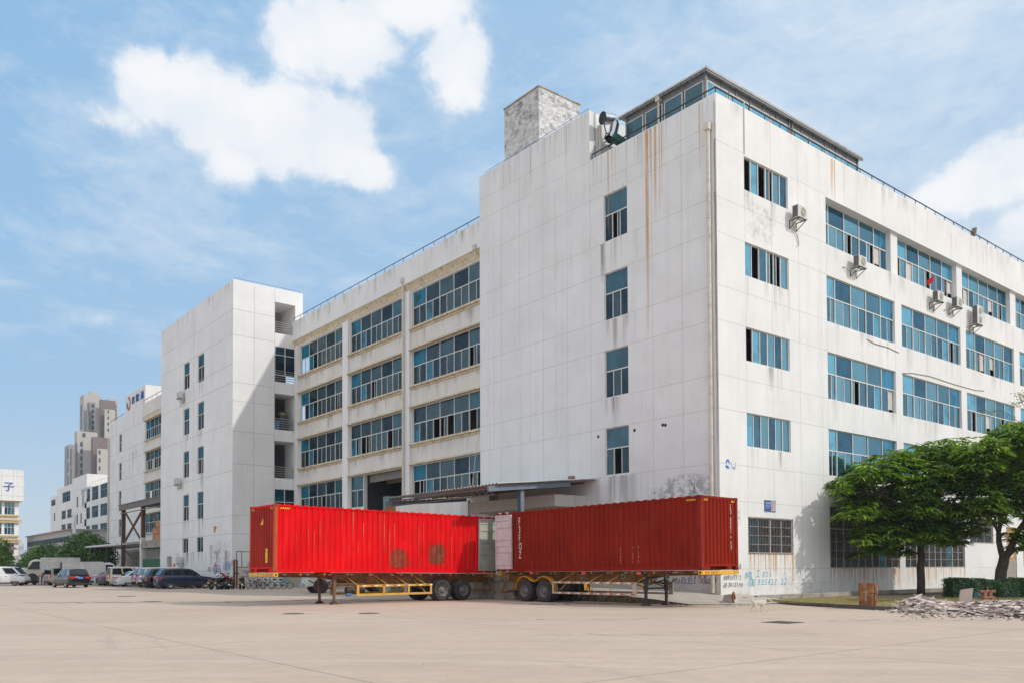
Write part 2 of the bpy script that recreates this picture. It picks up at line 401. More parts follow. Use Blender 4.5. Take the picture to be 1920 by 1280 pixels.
def joints(parent, fn, hs, vs, v=-.002, w=.022):        # hs: (u0,u1,z) ; vs: (u,z0,z1)
    b = MB()
    for (a, c, z) in hs: b.poly([fn(a, v, z-w/2), fn(c, v, z-w/2), fn(c, v, z+w/2), fn(a, v, z+w/2)])
    for (u, a, c) in vs: b.poly([fn(u-w/2, v-.001, a), fn(u+w/2, v-.001, a), fn(u+w/2, v-.001, c), fn(u-w/2, v-.001, c)])
    return b.build('panel_joint', JOINT, parent)
def railing(parent, pts, z, h=.32, r=.035, step=1.3, name='roof_railing', mat=None, rails=(1.0,)):
    b = MB()
    for p, q in zip(pts, pts[1:]):
        p = Vector((*p, z)); q = Vector((*q, z)); L = (q-p).length; n = max(1, int(L/step))
        for rr in rails: b.tube([p+Vector((0, 0, h*rr)), q+Vector((0, 0, h*rr))], r, 6)
        for i in range(n+1):
            c = p.lerp(q, i/n); b.tube([c, c+Vector((0, 0, h))], r*.7, 5)
    return b.build(name, mat or RAIL, parent)
HEAD = [21.3, 17.1, 13.0, 8.9]; SILL = [18.75, 14.62, 10.5, 6.4]

# ================================================================ GROUND
def ground_mat():
    m = bpy.data.materials.new('yard_concrete'); m.use_nodes = True; g = G(m.node_tree); b = g.n['Principled BSDF']
    tc = g.new('TexCoord').outputs['Object']; x, y, z = g.sep(tc)
    a = g.noise(tc, .12, 6, .62); f = g.noise(tc, 2.4, 7, .7); ff = g.noise(tc, 16, 8, .8)
    c = g.mix(g.mr(a, .35, .65), (.59, .445, .33), (.67, .52, .40))
    c = g.mix(g.mr(f, .36, .66, 0, .42), c, (.44, .355, .285)); md = g.noise(tc, .55, 8, .72); c = g.mix(g.mr(md, .42, .66, 0, .30), c, (.46, .37, .29))
    c = g.mix(g.mr(ff, .45, .75, 0, .22), c, (.34, .28, .23))
    # tyre-polished lanes: long soft bands lying across the view
    rx = g.m('ADD', g.m('MULTIPLY', x, .78), g.m('MULTIPLY', y, -.62)); ry = g.m('ADD', g.m('MULTIPLY', x, .62), g.m('MULTIPLY', y, .78))
    bend = g.m('ADD', ry, g.m('MULTIPLY', g.noise(tc, .05, 2), 9))
    ln = g.noise(g.xyz(g.m('MULTIPLY', rx, .03), g.m('MULTIPLY', bend, .55), 0), 1, 5, .6)
    c = g.mix(g.mr(ln, .47, .74, 0, .30), c, (.42, .335, .265))
    ln2 = g.noise(g.xyz(g.m('MULTIPLY', rx, .05), g.m('MULTIPLY', bend, 2.6), 7), 1, 5, .65)
    c = g.mix(g.mr(ln2, .50, .75, 0, .30), c, (.40, .32, .26))
    ln3 = g.noise(g.xyz(g.m('MULTIPLY', rx, .02), g.m('MULTIPLY', bend, .9), 3), 1, 4, .6)
    c = g.mix(g.mr(ln3, .5, .72, 0, .45), c, (.68, .565, .46))
    ln4 = g.noise(g.xyz(g.m('MULTIPLY', rx, .11), g.m('MULTIPLY', bend, 9.0), 5), 1, 6, .7); c = g.mix(g.mr(ln4, .50, .72, 0, .38), c, (.34, .275, .225)); ln5 = g.noise(g.xyz(g.m('MULTIPLY', rx, .16), g.m('MULTIPLY', g.m('ADD', ry, g.m('MULTIPLY', rx, .22)), 6.0), 9), 1, 6, .7); c = g.mix(g.mr(ln5, .56, .74, 0, .30), c, (.33, .27, .22))
    # slab joints every 5 m and cracks
    def line(co, per, wd):
        q = g.m('ABSOLUTE', g.m('SUBTRACT', g.m('FRACT', g.m('DIVIDE', g.m('ADD', co, 500.3), per)), .5)); return g.mr(q, 0, wd/per, 1, 0)
    jl = g.m('MAXIMUM', line(g.m('ADD', x, g.m('MULTIPLY', f, .05)), 8.4, .035), line(g.m('ADD', y, g.m('MULTIPLY', f, .05)), 9.6, .035))
    c = g.mix(g.m('MULTIPLY', jl, .62), c, (.14, .12, .10))
    vo = g.new('TexVoronoi', feature='DISTANCE_TO_EDGE'); vo.inputs['Scale'].default_value = .16
    g.set(vo.inputs['Vector'], g.vm('ADD', tc, g.xyz(g.m('MULTIPLY', f, 1.1), g.m('MULTIPLY', a, 2.2), 0)))
    ck = g.m('MULTIPLY', g.mr(vo.outputs[0], 0, .0035, 1, 0), g.mr(g.noise(tc, .09, 2), .46, .56))
    c = g.mix(g.m('MULTIPLY', ck, .22), c, (.12, .10, .085))
    sp_ = g.noise(tc, .9, 8, .75); c = g.mix(g.mr(sp_, .66, .76, 0, .25), c, (.26, .21, .18))
    g.set(b.inputs['Base Color'], c); b.inputs['Roughness'].default_value = .88; b.inputs['Specular IOR Level'].default_value = .25
    bn = g.new('Bump'); bn.inputs['Strength'].default_value = .25; bn.inputs['Distance'].default_value = .015
    g.set(bn.inputs['Height'], g.noise(tc, 14, 6, .7)); g.l.new(bn.outputs[0], b.inputs['Normal'])
    return m
gm = ground_mat()
b = MB(); b.poly([(-2500, -2500, 0), (2500, -2500, 0), (2500, 2500, 0), (-2500, 2500, 0)])
tag(b.build('ground', gm), 'pale concrete factory yard with faint slab joints and tyre marks', None, kind='structure')
SOIL = pm('soil', (.12, .085, .05), .95, var=.4, scale=3, dirt=(.20, .17, .08), dirt_amt=.5, bump=.6)
GRASSG = pm('dry_turf', (.25, .19, .08), .95, var=.4, scale=3, dirt=(.15, .10, .055), dirt_amt=.9, dscale=1.5, bump=.6)
CONC = pm('rough_concrete', (.34, .30, .25), .9, var=.3, scale=1.2, dirt=(.09, .075, .06), dirt_amt=.8, dscale=1.8, bump=.5)
CONCL = pm('light_concrete', (.50, .45, .38), .9, var=.15, scale=1.0, dirt=(.25, .21, .17), dirt_amt=.4, dscale=1.2, bump=.3)
KERBM = pm('kerb_stone', (.10, .088, .075), .9, var=.35, scale=5, bump=.4)
# lawn strip by the right facade (kerb side runs outwards from the corner)
KP = [(1.4, -.6), (.9, -2.2), (-.1, -3.4), (-.75, -4.6), (-1.55, -7.3), (-2.35, -10.0), (-3.5, -14.0), (-4.9, -19)]
b = MB(); n = len(KP)
A = [b.p((x, y, .10)) for x, y in KP]; B_ = [b.p((75, y-(2 if i else 0), .12)) for i, (x, y) in enumerate(KP)]
for i in range(n-1): b.face((A[i], A[i+1], B_[i+1], B_[i]))
tag(b.build('lawn', [GRASSG]), 'strip of dry yellow lawn between kerb and building', None, kind='structure')
b = MB()
for (x0, y0), (x1, y1) in zip(KP, KP[1:]): b.beam((x0, y0, .06), (x1, y1, .06), .16, .17)
tag(b.build('kerb', KERBM), 'low dark kerb edging the dry lawn', None, kind='structure')
b = MB(); b.box(.3, 70, -1.15, -.004, 0, .24); b.box(.9, 70, -1.32, -1.15, 0, .30)
tag(b.build('apron_path', CONC, bevel=.02), 'raised dirty concrete apron along the foot of the right facade', None, kind='structure')
# bare earth under the trees
b = MB(); 
for (cx, cy, rx, ry) in ((12.5, -3.6, 5.5, 1.9), (6.5, -5.2, 4.0, 1.6), (14, -7.5, 6, 2.4)):
    b.poly([(cx+rx*cos(t*pi/12)*R.uniform(.85, 1.1), cy+ry*sin(t*pi/12)*R.uniform(.85, 1.1), .135+.004*cx/10) for t in range(24)])
tag(b.build('bare_earth', SOIL), 'bare brown earth under the trees', None, kind='structure')

# ================================================================ MAIN BUILDING
MAIN = empty('factory_building', 'long white five storey factory with a glazed rooftop pavilion above its near corner', 'factory building')
XR = 62.0
BAYS = [(9.3, 16.62), (17.46, 25.3), (26.13, 33.9), (34.95, 42.7), (43.5, 51.3), (52.1, 59.9)]
fr = TY(0); fl = TX(0)
# ---- right facade
H = [(9.3, XR-.5, 18.75, 21.3, .55)]
for r_ in (1, 2, 3): H += [(a, b_, SILL[r_], HEAD[r_]) for a, b_ in BAYS]
for z1 in (21.3, 17.15, 13.05, 8.95): H.append((2.12, 5.78, z1-1.63, z1, .2))
H += [(2.13, 5.88, 2.25, 3.95, .2), (9.3, 16.8, 1.5, 4.8), (17.46, 25.4, 1.5, 4.8), (26.2, 29.84, 3.1, 4.8), (32.0, 33.75, .3, 4.3)] + [(a, b_, 1.5, 4.8) for a, b_ in BAYS[3:]]
b = MB(); wall(b, fr, 0, XR, 0, 23.65, H)
# ---- left facade, near block
HL = [(5.66, 7.35, z-2.5, z, .2) for z in (21.33, 17.13, 13.03, 8.93)]
wall(b, fl, 0, 8.4, 0, 23.65, HL); wall(b, fl, 8.4, 18.42, 0, 26.43, [])
b.poly([(0, 8.4, 23.65), (7, 8.4, 23.65), (7, 8.4, 26.43), (0, 8.4, 26.43)]); b.poly([(0, 18.42, 21.9), (7, 18.42, 21.9), (7, 18.42, 26.43), (0, 18.42, 26.43)])
b.poly([(0, 8.4, 26.43), (7, 8.4, 26.43), (7, 18.42, 26.43), (0, 18.42, 26.43)]); b.poly([(7, 8.4, 22), (7, 18.42, 22), (7, 18.42, 26.43), (7, 8.4, 26.43)])
b.poly([(XR, 0, 0), (XR, 14, 0), (XR, 14, 23.65), (XR, 0, 23.65)]); b.poly([(0, 18.42, 0), (.3, 18.42, 0), (.3, 18.42, 23.65), (0, 18.42, 23.65)])
# ---- parapet returns and roof deck
for q in ((.02, .22, .22, 8.4, 22.6, 23.645), (.22, XR, .02, .22, 22.6, 23.645)): b.box(*q)
b.box(.2, XR, .2, 14, 22.5, 22.6); b.box(.3, 14, 14, 46.6, 22.5, 22.6)
# ---- tower (stair block) at the far end
TXx, TY0, TY1 = -5.38, 46.61, 67.0
ft = TX(TXx); fs = TY(TY0)
HT = []
for z1 in (21.6, 17.15, 13.0, 8.8): HT += [(58.0, 59.7, z1-2.55, z1, .2), (53.88, 55.62, z1-2.55+(.0), z1, .2)]
HT += [(58.1, 59.86, 3.16, 4.57, .2), (53.87, 55.65, 3.16, 4.57, .2), (63.1, 64.75, .9, 2.9, .2)]
wall(b, ft, TY0, TY1, 0, 26.43, HT)
HS_ = [(-1.63, .28, 22.45, 25.2, 3.0), (-1.63, .28, 18.15, 21.3, .15), (-1.63, .28, 13.9, 17.1, 2.2), (-1.63, .28, 9.62, 12.9, 2.2), (-1.63, .28, 5.2, 8.66, .15)]
wall(b, fs, TXx, .3, 0, 26.43, HS_)
b.poly([(.3, TY0, 22.0), (1.0, TY0, 22.0), (1.0, TY0, 26.43), (.3, TY0, 26.43)]); b.poly([(1.0, TY0, 22), (1.0, TY1, 22), (1.0, TY1, 26.43), (1.0, TY0, 26.43)])
b.poly([(TXx, TY0, 26.43), (1, TY0, 26.43), (1, TY1, 26.43), (TXx, TY1, 26.43)]); b.poly([(TXx, TY1, 0), (1, TY1, 0), (1, TY1, 26.43), (TXx, TY1, 26.43)])
WALL = b.build('wall', WHITE, MAIN)
# ---- recessed bays between block and tower (X = .3) : spandrels, pillars, cornice, parapet
fb = TX(.3); LB = [(18.45, 26.95), (28.2, 36.25), (37.42, 45.6)]
b = MB(); HB = []
for k, (a, c) in enumerate(LB):
    for r_ in range(4):
        if k == 1 and r_ == 3: HB += [(34.1, c, SILL[3], 8.9), (a, 34.0, 1.25, 8.85, .3)]
        else: HB.append((a, c, SILL[r_], HEAD[r_]))
wall(b, fb, 18.42, 46.61, 0, 21.42, HB)
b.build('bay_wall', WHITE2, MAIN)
for a, c in ((26.95, 28.2), (36.25, 37.42), (45.6, 46.6)): bx('pillar', (.14, .297, a+.12, c-.12, 0, 21.45), WHITE, MAIN)
b = MB(); b.box(.02, .32, 18.423, 46.6, 21.95, 23.65); b.box(.32, .5, 18.423, 46.6, 22.6, 23.6); b.build('parapet', WHITE, MAIN)
b = MB()                                   # cream cove under the parapet and ledges above / below every window band
for k in range(6):
    t0, t1 = k/6, (k+1)/6; q = lambda t: (.27-.25*(1-cos(t*pi/2)), 21.42+.5*t)
    (x0, z0), (x1, z1) = q(t0), q(t1); b.poly([(x0, 18.43, z0), (x0, 46.6, z0), (x1, 46.6, z1), (x1, 18.43, z1)])
b.build('cornice', LEDGE, MAIN)
b = MB()
for (a, c) in LB:
    for r_ in range(4):
        zh, zs = HEAD[r_], SILL[r_]
        if r_: b.box(.02, .297, a-.1, c+.12, zh+.01, zh+.13)
        if not (a == 28.2 and r_ == 3): b.box(.06, .297, a-.1, c+.12, zs-.16, zs-.03)
        if r_ < 3: b.box(.2, .296, a, c, zs-.3, zs-.17)
b.build('ledge', LEDGE, MAIN, bevel=.015)
# ---- windows
PADS = []
for k, (a, c) in enumerate(BAYS):
    wd = [.95, 1.62, 1.62, 1.62, 1.49] if k == 0 else None
    window(MAIN, fr, a+(.0 if k else 0), c, 18.78, 21.28, .46, 5, GL_R, .44, .42 if k < 2 else .25, widths=wd, seed=11+k, pads=PADS)
    for r_ in (1, 2, 3):
        window(MAIN, fr, a, c, SILL[r_], HEAD[r_], .12, 5, GL_R, .45, (.16, .12, .03)[r_-1], widths=wd, seed=30+k*5+r_, pads=PADS)
for i, x in enumerate((16.63, 25.31, 33.92, 42.75, 51.35)):
    x1 = (17.45, 26.12, 34.9, 43.45, 52.05)[i]; bx('pillar', (x, x1, .18, .548, 18.75, 21.3), WHITE, MAIN)
for i, z1 in enumerate((21.3, 17.15, 13.05, 8.95)):
    window(MAIN, fr, 2.12, 5.78, z1-1.63, z1, .1, 2, GL_R, 0, (.34, .24, .2, .0)[i], split=3, seed=(3, 9, 14, 21)[i])
window(MAIN, fr, 2.13, 5.88, 2.25, 3.95, .1, 2, GL_L, 0, .2, split=2, seed=5)
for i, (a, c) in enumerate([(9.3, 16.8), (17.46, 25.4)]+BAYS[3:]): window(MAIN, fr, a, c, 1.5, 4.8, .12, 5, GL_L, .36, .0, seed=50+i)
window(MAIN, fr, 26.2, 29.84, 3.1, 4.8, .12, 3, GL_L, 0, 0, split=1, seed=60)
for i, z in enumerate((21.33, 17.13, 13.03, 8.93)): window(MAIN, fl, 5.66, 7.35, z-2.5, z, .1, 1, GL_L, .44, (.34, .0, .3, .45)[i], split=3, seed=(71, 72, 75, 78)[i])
for k, (a, c) in enumerate(LB):
    for r_ in range(4):
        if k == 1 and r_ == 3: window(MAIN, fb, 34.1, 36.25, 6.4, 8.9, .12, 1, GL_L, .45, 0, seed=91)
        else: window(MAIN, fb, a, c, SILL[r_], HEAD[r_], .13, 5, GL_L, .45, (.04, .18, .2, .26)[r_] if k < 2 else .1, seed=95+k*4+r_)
for (a, c, z0, z1, d) in HT:
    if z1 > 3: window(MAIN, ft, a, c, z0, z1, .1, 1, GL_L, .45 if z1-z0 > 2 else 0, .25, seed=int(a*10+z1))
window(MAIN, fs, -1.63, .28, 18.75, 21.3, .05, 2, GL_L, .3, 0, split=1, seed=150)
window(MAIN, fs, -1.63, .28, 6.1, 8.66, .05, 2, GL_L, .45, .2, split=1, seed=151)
# ---- curtains / paper blinds seen in open sashes
b = MB()
for (a, c, z0, z1, v) in PADS[:26]:
    b.poly([fr(a, v, z0), fr(c, v, z0), fr(c, v, z1), fr(a, v, z1)])
b.build('blind', pm('blind_paper', (.55, .53, .52), .9), MAIN)
# ---- dark rooms behind the glass
b = MB()
for z0, z1 in ((18.5, 21.6), (14.4, 17.4), (10.3, 13.3), (6.2, 9.2), (1.3, 5.0)):
    b.poly([(.6, 1.6, z0), (XR, 1.6, z0), (XR, 1.6, z1), (.6, 1.6, z1)]); b.poly([(.5, .62, z1), (XR, .62, z1), (XR, 1.7, z1), (.5, 1.7, z1)]); b.poly([(.5, .62, z0), (XR, .62, z0), (XR, 1.7, z0), (.5, 1.7, z0)])
    b.poly([(1.5, 1.6, z0), (1.5, 9, z0), (1.5, 9, z1), (1.5, 1.6, z1)])
    for yy in ((18.5, 28) if z0 > 6 else (0, 0), (34.2, 46.5)):
        if yy[1]: b.poly([(1.8, yy[0], z0), (1.8, yy[1], z0), (1.8, yy[1], z1), (1.8, yy[0], z1)])
    if z0 > 9: b.poly([(1.8, 28, z0), (1.8, 34.2, z0), (1.8, 34.2, z1), (1.8, 28, z1)])
    b.poly([(TXx+1.2, 47, z0), (TXx+1.2, 66, z0), (TXx+1.2, 66, z1), (TXx+1.2, 47, z1)])
for (z0, z1) in ((18, 21.5), (13.7, 17.3), (9.4, 13.1), (5, 9)): b.poly([(-1.9, TY0+2.3, z0), (.4, TY0+2.3, z0), (.4, TY0+2.3, z1), (-1.9, TY0+2.3, z1)])
b.box(.55, 8.5, 28.1, 34.2, 8.86, 8.9); b.box(7.4, 7.5, 28.1, 34.2, 1.2, 8.9)
b.box(.6, 7.4, 28.14, 28.19, 1.25, 8.85); b.box(.6, 7.4, 34.02, 34.08, 1.25, 8.85)
b.build('interior', DARK, MAIN)
bx('ceiling_beam', [(.8+i*1.5, 1.05+i*1.5, 28.2, 34.0, 8.3, 8.86) for i in range(4)], pm('beam_grey', (.25, .24, .22), .9), MAIN)
# ---- joints
zs = [21.42, 18.78, 17.13, 14.65, 13.04, 10.5, 8.93, 6.38, 4.68, 1.5]
vs = []
for x in (2.15, 4.31, 6.68, 8.73):
    zz = [.3, 23.6]; vs.append((x, .3, 23.6)) if x > 6 else vs.extend([(x, a, c) for a, c in ((.3, 2.2), (4, 7.3), (9, 11.4), (13.1, 15.5), (17.2, 19.65), (21.4, 23.6))])
hs = []
for z in zs:
    if z in (21.42, 17.13, 13.04, 8.93): hs += [(0, 2.1, z), (5.8, 9.28, z)]
    else: hs.append((0, 9.28, z))
hs += [(26.2, 32, 1.5), (0, 9.2, .75)]
vs += [(9.29, a, c) for a, c in ((.3, 1.5), (4.8, 6.4), (8.9, 10.5), (13, 14.6), (17.1, 18.7))]
for k, (a, c) in enumerate(BAYS[:4]):
    for a2, c2 in ((14.6-12.9+15.3, 0),): pass
    vs += [(c+.03, z, z2) for z, z2 in ((4.8, 8.9), (8.9, 13), (13, 18.7))] + [((a+c)/2+R.uniform(-.6, .6), z, z2) for z, z2 in ((8.9, 10.5), (13, 14.6), (17.1, 18.7), (21.4, 23.6))]
    vs += [(a+1.9, 21.4, 23.6), (c-1.2, 21.4, 23.6), (a+1.5, .3, 1.5), (a+3.9, .3, 1.5), (a+6, .3, 1.5)]
joints(MAIN, fr, hs, vs)
hs = []; 
for z in zs:
    cut = z in (21.42, 18.78, 17.13, 14.65, 13.04, 10.5, 8.93, 6.38)
    hs += [(.2, 5.64, z), (7.37, 18.4, z)] if cut else [(.2, 18.4, z)]
hs += [(.2, 8.4, 22.2), (8.4, 18.4, 23.6), (10, 18.4, 24.9)]
vs = [(y, .5, 26.3 if y > 8.4 else 23.6) for y in (2.08, 3.98, 10.25, 12.3, 14.42, 16.2)] + [(8.38, .5, 23.6), (5.66, 21.4, 23.6)] + [(y, 24.9, 26.4) for y in (9.4, 11.2, 13.4, 15.3, 17.4, 14.9)] + [(y, 9, 23) for y in (13.5, 16.96, 11.2)]
for (z0, z1) in ((14.65, 17.1), (18.8, 21.3), (10.5, 13), (6.4, 8.9)): vs.append((4.9+R.uniform(-.3, .3), z0-1.5, z0))
joints(MAIN, fl, hs, vs)
vs = [(56.77, 0, 26.4)]; hs = [(TY0, TY1, z) for z in (23.85, 21.65+.08, 17.6, 14.1, 10.0, 6.17, 4.62, 1.4)]+[(TY0, 56.7, 19.2)]
joints(MAIN, ft, hs, vs, w=.045); joints(MAIN, fs, [(TXx, -1.66, z) for z in (23.85, 21.65, 17.6, 16, 13.4, 10.6, 6.2, 4.6)], [(-3.51, 0, 26.3), (-1.66, 0, 26.3)], w=.045)
# ---- dirt
rr = random.Random(4)
it = [(7.0, 23.6, .10, 4.6, 12), (6.72, 23.6, .09, 3.0, 7), (6.6, 23.6, .05, 2.4, 5), (6.45, 23.6, .06, 2.0, 5), (4.28, 23.6, .26, 10.5, 12), (4.02, 23.6, .16, 2.8, 8), (3.72, 23.6, .22, 5.0, 9), (3.45, 23.6, .12, 4.5, 8), (3.3, 23.6, .1, 3.6, 6), (.95, 23.5, .12, 3.2, 10), (.78, 23.5, .06, 2.9, 7), (5.1, 23.6, .08, 1.3, 4), (6.1, 18.8, .08, 1.4, 7), (6.0, 14.6, .06, 1.0, 5), (5.9, 21.6, .05, 1.2, 4)]
streaks('rust_streak', fl, it, RUST, MAIN)
it = []
for (a, c, zt) in ((2.15, 5.85, 2.25), (9.3, 16.8, 1.5), (17.5, 25.4, 1.5)):
    n = int((c-a)/.16)
    for i in range(n): it.append((a+(i+rr.random())*(c-a)/n, zt, rr.uniform(.04, .20), rr.uniform(.5, 1.2), rr.choice((3, 4, 5, 7))))
    for i in range(9): it.append((rr.uniform(a, c), zt, rr.uniform(.07, .14), rr.uniform(1.0, 1.25), 12))
    it.append((c-.05, zt, .14, min(zt-.28, 1.9), 12))
it += [(9.95+.3, 23.55, .14, 2.25, 13), (9.95, 23.55, .3, 2.2, 6)] + [(rr.uniform(24, 31), 23.0, .12, rr.uniform(.8, 1.8), 3) for _ in range(10)] + [(x, 14.6, .06, rr.uniform(.5, 1.3), 5) for x in (12.8, 13.6, 14.0, 18.2)]
streaks('rust_streak', fr, it, RUST, MAIN)
it = []
for (a, c) in BAYS[:4]:
    for zt in (18.72, 14.6, 10.48, 6.38, 23.6): it += [(rr.uniform(a, c), zt, rr.uniform(.2, .9), rr.uniform(.5, 1.9), rr.choice((1, 1, 2))) for _ in range(8)]
for zt in (19.65, 15.5, 11.4, 7.3): it += [(rr.uniform(2.1, 5.8), zt, rr.uniform(.15, .5), rr.uniform(.6, 1.8), rr.choice((2, 3))) for _ in range(6)]
it += [(rr.uniform(0, 60), 23.6, rr.uniform(.2, .9), rr.uniform(.5, 1.6), 1) for _ in range(60)]
streaks('grime_streak', fr, it, GRIME, MAIN)
it = []
for zt in (18.8, 14.6, 10.5, 6.4): it += [(rr.uniform(5.6, 7.5), zt, rr.uniform(.1, .5), rr.uniform(.8, 2.3), rr.choice((3, 4))) for _ in range(5)]
it += [(rr.uniform(5.2, 8.3), 6.35, rr.uniform(.3, 1.1), rr.uniform(1.5, 3.4), 3) for _ in range(7)]
it += [(rr.uniform(8.5, 18.3), 26.4, rr.uniform(.06, .22), rr.uniform(.6, 3), rr.choice((1, 2, 2, 3))) for _ in range(34)]
it += [(rr.uniform(.3, 8.3), 23.6, rr.uniform(.06, .25), rr.uniform(.8, 2.4), 2) for _ in range(18)]
it += [(.09, 21.5, .17, 21, 7), (.09, 19, .16, 14, 8), (.1, 23.3, .16, 6, 4)]
streaks('grime_streak', fl, it, GRIME, MAIN)
it = []
for (a, c) in LB:
    for zt in (18.4, 14.3, 10.2): it += [(rr.uniform(a, c), zt, rr.uniform(.15, .9), rr.uniform(.3, 1.3), rr.choice((1, 2, 3))) for _ in range(12)]
streaks('grime_streak', TX(.3), it, GRIME, MAIN, off=-.004)
it = [(rr.uniform(18.5, 46), 23.62, rr.uniform(.15, .8), rr.uniform(.6, 1.6), rr.choice((1, 2, 2))) for _ in range(50)]
streaks('grime_streak', TX(.02), it, GRIME, MAIN)
it = []
for (a, c, z0, z1, d) in HT: it += [(rr.uniform(a, c), z0, rr.uniform(.1, .6), rr.uniform(.6, 2.4), 4) for _ in range(4)]
it += [(rr.uniform(46.8, 66.8), 26.4, rr.uniform(.1, .5), rr.uniform(.5, 2), 2) for _ in range(26)] + [(rr.uniform(47, 66), 3.2, rr.uniform(.3, .9), rr.uniform(1, 2.6), 4) for _ in range(16)]
streaks('grime_streak', ft, it, GRIME, MAIN)
b = MB(); b.uv = []
def patch(fn, u0, u1, z0, z1, s, off=-.006):
    b.poly([fn(u0, off, z1), fn(u1, off, z1), fn(u1, off, z0), fn(u0, off, z0)]); b.uv.extend([(s+.002, 0), (s+.998, 0), (s+.998, 1), (s+.002, 1)])
patch(fl, 1.0, 3.4, 4.1, 6.1, 6); patch(fl, .3, 1.9, 3.0, 6.0, 7, -.008); patch(fl, 2.2, 4.6, 4.3, 5.6, 4, -.007); patch(fr, .1, 1.6, 3.4, 4.6, 5); patch(fr, .1, 1.4, .9, 3.2, 3); patch(fr, 4.5, 8, .4, 1.6, 2)
patch(fr, 2.2, 4.6, 17.4, 19.3, 3, -.005); patch(ft, 46.8, 52, .5, 4.2, 2)
b.build('peeled_patch', PATCH, MAIN)
# ---- roof railing, drain pipes, bars
railing(MAIN, [(.1, 8.3), (.1, .1), (60, .1)], 23.65); railing(MAIN, [(.12, 18.5), (.12, 46.5)], 23.65, h=.34, r=.028)
railing(MAIN, [(TXx+.1, TY0+.1), (.8, TY0+.1)], 26.43, h=.16, r=.02, mat=pm('rail_blue', (.10, .22, .5), .5)); railing(MAIN, [(.06, 17.9), (.06, 8.5)], 26.43, h=.14, r=.015, mat=MATS['rail_blue'])
def drain(x, y, z0, z1, r=.085):
    b = MB(); b.tube([(x, y, z0), (x, y, z1)], r, 10); b.box(x-.16, x+.1, y-.14, y+.14, z1-.05, z1+.28)
    b.tube([(x, y, z1+.2), (x+.2, y, z1+.42)], r, 8)
    z = z0+1
    while z < z1: b.tube([(x, y, z), (x, y, z+.06)], r+.018, 10); z += 4.1
    return b.build('drain_pipe', PIPEW, MAIN, smooth=False)
drain(-.13, .36, .4, 22.0, .1); drain(.0, 27.72, 1.3, 22.2); drain(.02, 18.9, 21.6, 21.95, .05)
def bars(fn, a, c, z0, z1, nh=5, gap=.13):
    b = MB(); u = a+.05
    while u < c: b.fbox(fn, u-.008, u+.008, -.035, -.02, z0, z1); u += gap
    for i in range(nh): z = z0+.05+(z1-z0-.1)*i/(nh-1); b.fbox(fn, a, c, -.045, -.03, z-.014, z+.014)
    b.build('window_bars', pm('bar_rusty', (.28, .24, .20), .8, var=.4, scale=5, dirt=(.30, .12, .05), dirt_amt=.8, dscale=4), MAIN)
bars(fr, 2.1, 5.9, 2.2, 4.0, 5); bars(fr, 9.3, 16.8, 1.5, 4.8, 8, .15); bars(fr, 17.46, 25.4, 1.5, 4.8, 8, .15); bars(fr, 26.2, 29.84, 3.1, 4.8, 4, .15)
dr = bx('door', (32.0, 33.75, .1, .16, .3, 4.3), pm('door_ochre', (.45, .26, .08), .7, dirt=(.2, .15, .1)), MAIN); bx('notice', (32.5, 33.3, .08, .097, 2.2, 3.0), FRAMEW, dr)
bx('shutter', [(32.05, 33.7, .05, .09, .35+i*.12, .45+i*.12) for i in range(14)], pm('shutter_grey', (.36, .33, .30), .7), dr)
# balcony rails and clutter in the tower openings
for z in (22.45, 18.15, 13.9, 9.62): railing(MAIN, [(-1.6, TY0+.06), (.26, TY0+.06)], z, h=1.0, r=.03, step=1.8, name='balcony_rail', mat=pm('steel_rail', (.33, .32, .31), .5, .3), rails=(1, .8, .6, .4, .2))
# roof boxes: concrete tank house
b = MB(); b.box(.45, 3.75, 13.1, 16.4, 26.4, 30.05)
def tank_mat():
    m = bpy.data.materials.new('weathered_render'); m.use_nodes = True; g = G(m.node_tree); p = g.n['Principled BSDF']; tc = g.new('TexCoord').outputs['Object']
    a = g.noise(tc, 1.3, 8, .75); f = g.noise(g.vm('MULTIPLY', tc, (1, 1, 2.4)), 2.6, 8, .78, .6)
    c = g.mix(g.mr(f, .44, .56), (.70, .69, .67), (.46, .45, .44)); c = g.mix(g.mr(a, .52, .64, 0, .85), c, (.17, .165, .16))
    vo = g.new('TexVoronoi', feature='DISTANCE_TO_EDGE'); vo.inputs['Scale'].default_value = 1.5; g.set(vo.inputs['Vector'], g.vm('ADD', tc, g.xyz(a, f, a)))
    c = g.mix(g.mr(vo.outputs[0], 0, .02, .8, 0), c, (.12, .11, .10))
    g.set(p.inputs['Base Color'], c); p.inputs['Roughness'].default_value = .9; return m
b.build('tank_house', tank_mat(), MAIN); bx('tank_house_cap', (.4, 3.8, 13.05, 16.45, 30.05, 30.12), CONC, MAIN)
b = MB(); b.tube([(1.4, 13.6, 30.1), (1.4, 13.6, 30.35)], .16, 8); b.build('roof_pot', pm('terracotta', (.45, .12, .06)), MAIN)
# pipe and lightning cable on the end of the stair head
b = MB(); b.tube([(.35, 8.32, 23.7), (.35, 8.32, 26.4)], .02, 5); b.build('roof_cable', RAIL, MAIN); b = MB(); b.tube([(.72, 8.3, 23.9), (.72, 8.3, 25.8)], .09, 8); b.build('vent_pipe', PIPEW, MAIN)
b = MB(); b.tube([(2.14, -.03, 21.4), (2.14, -.03, 23.9)], .03, 6); b.build('wall_conduit', PIPEW, MAIN)
# wall openings for ventilation pipes
b = MB()
for (y, z) in ((7.87, 8.57), (5.26, 8.57), (3.38, 8.59), (3.21, 8.56)): b.disc((-.006, y, z), (1, 0, 0), .085)
b.build('vent_hole', pm('hole_black', (.01, .01, .01)), MAIN)
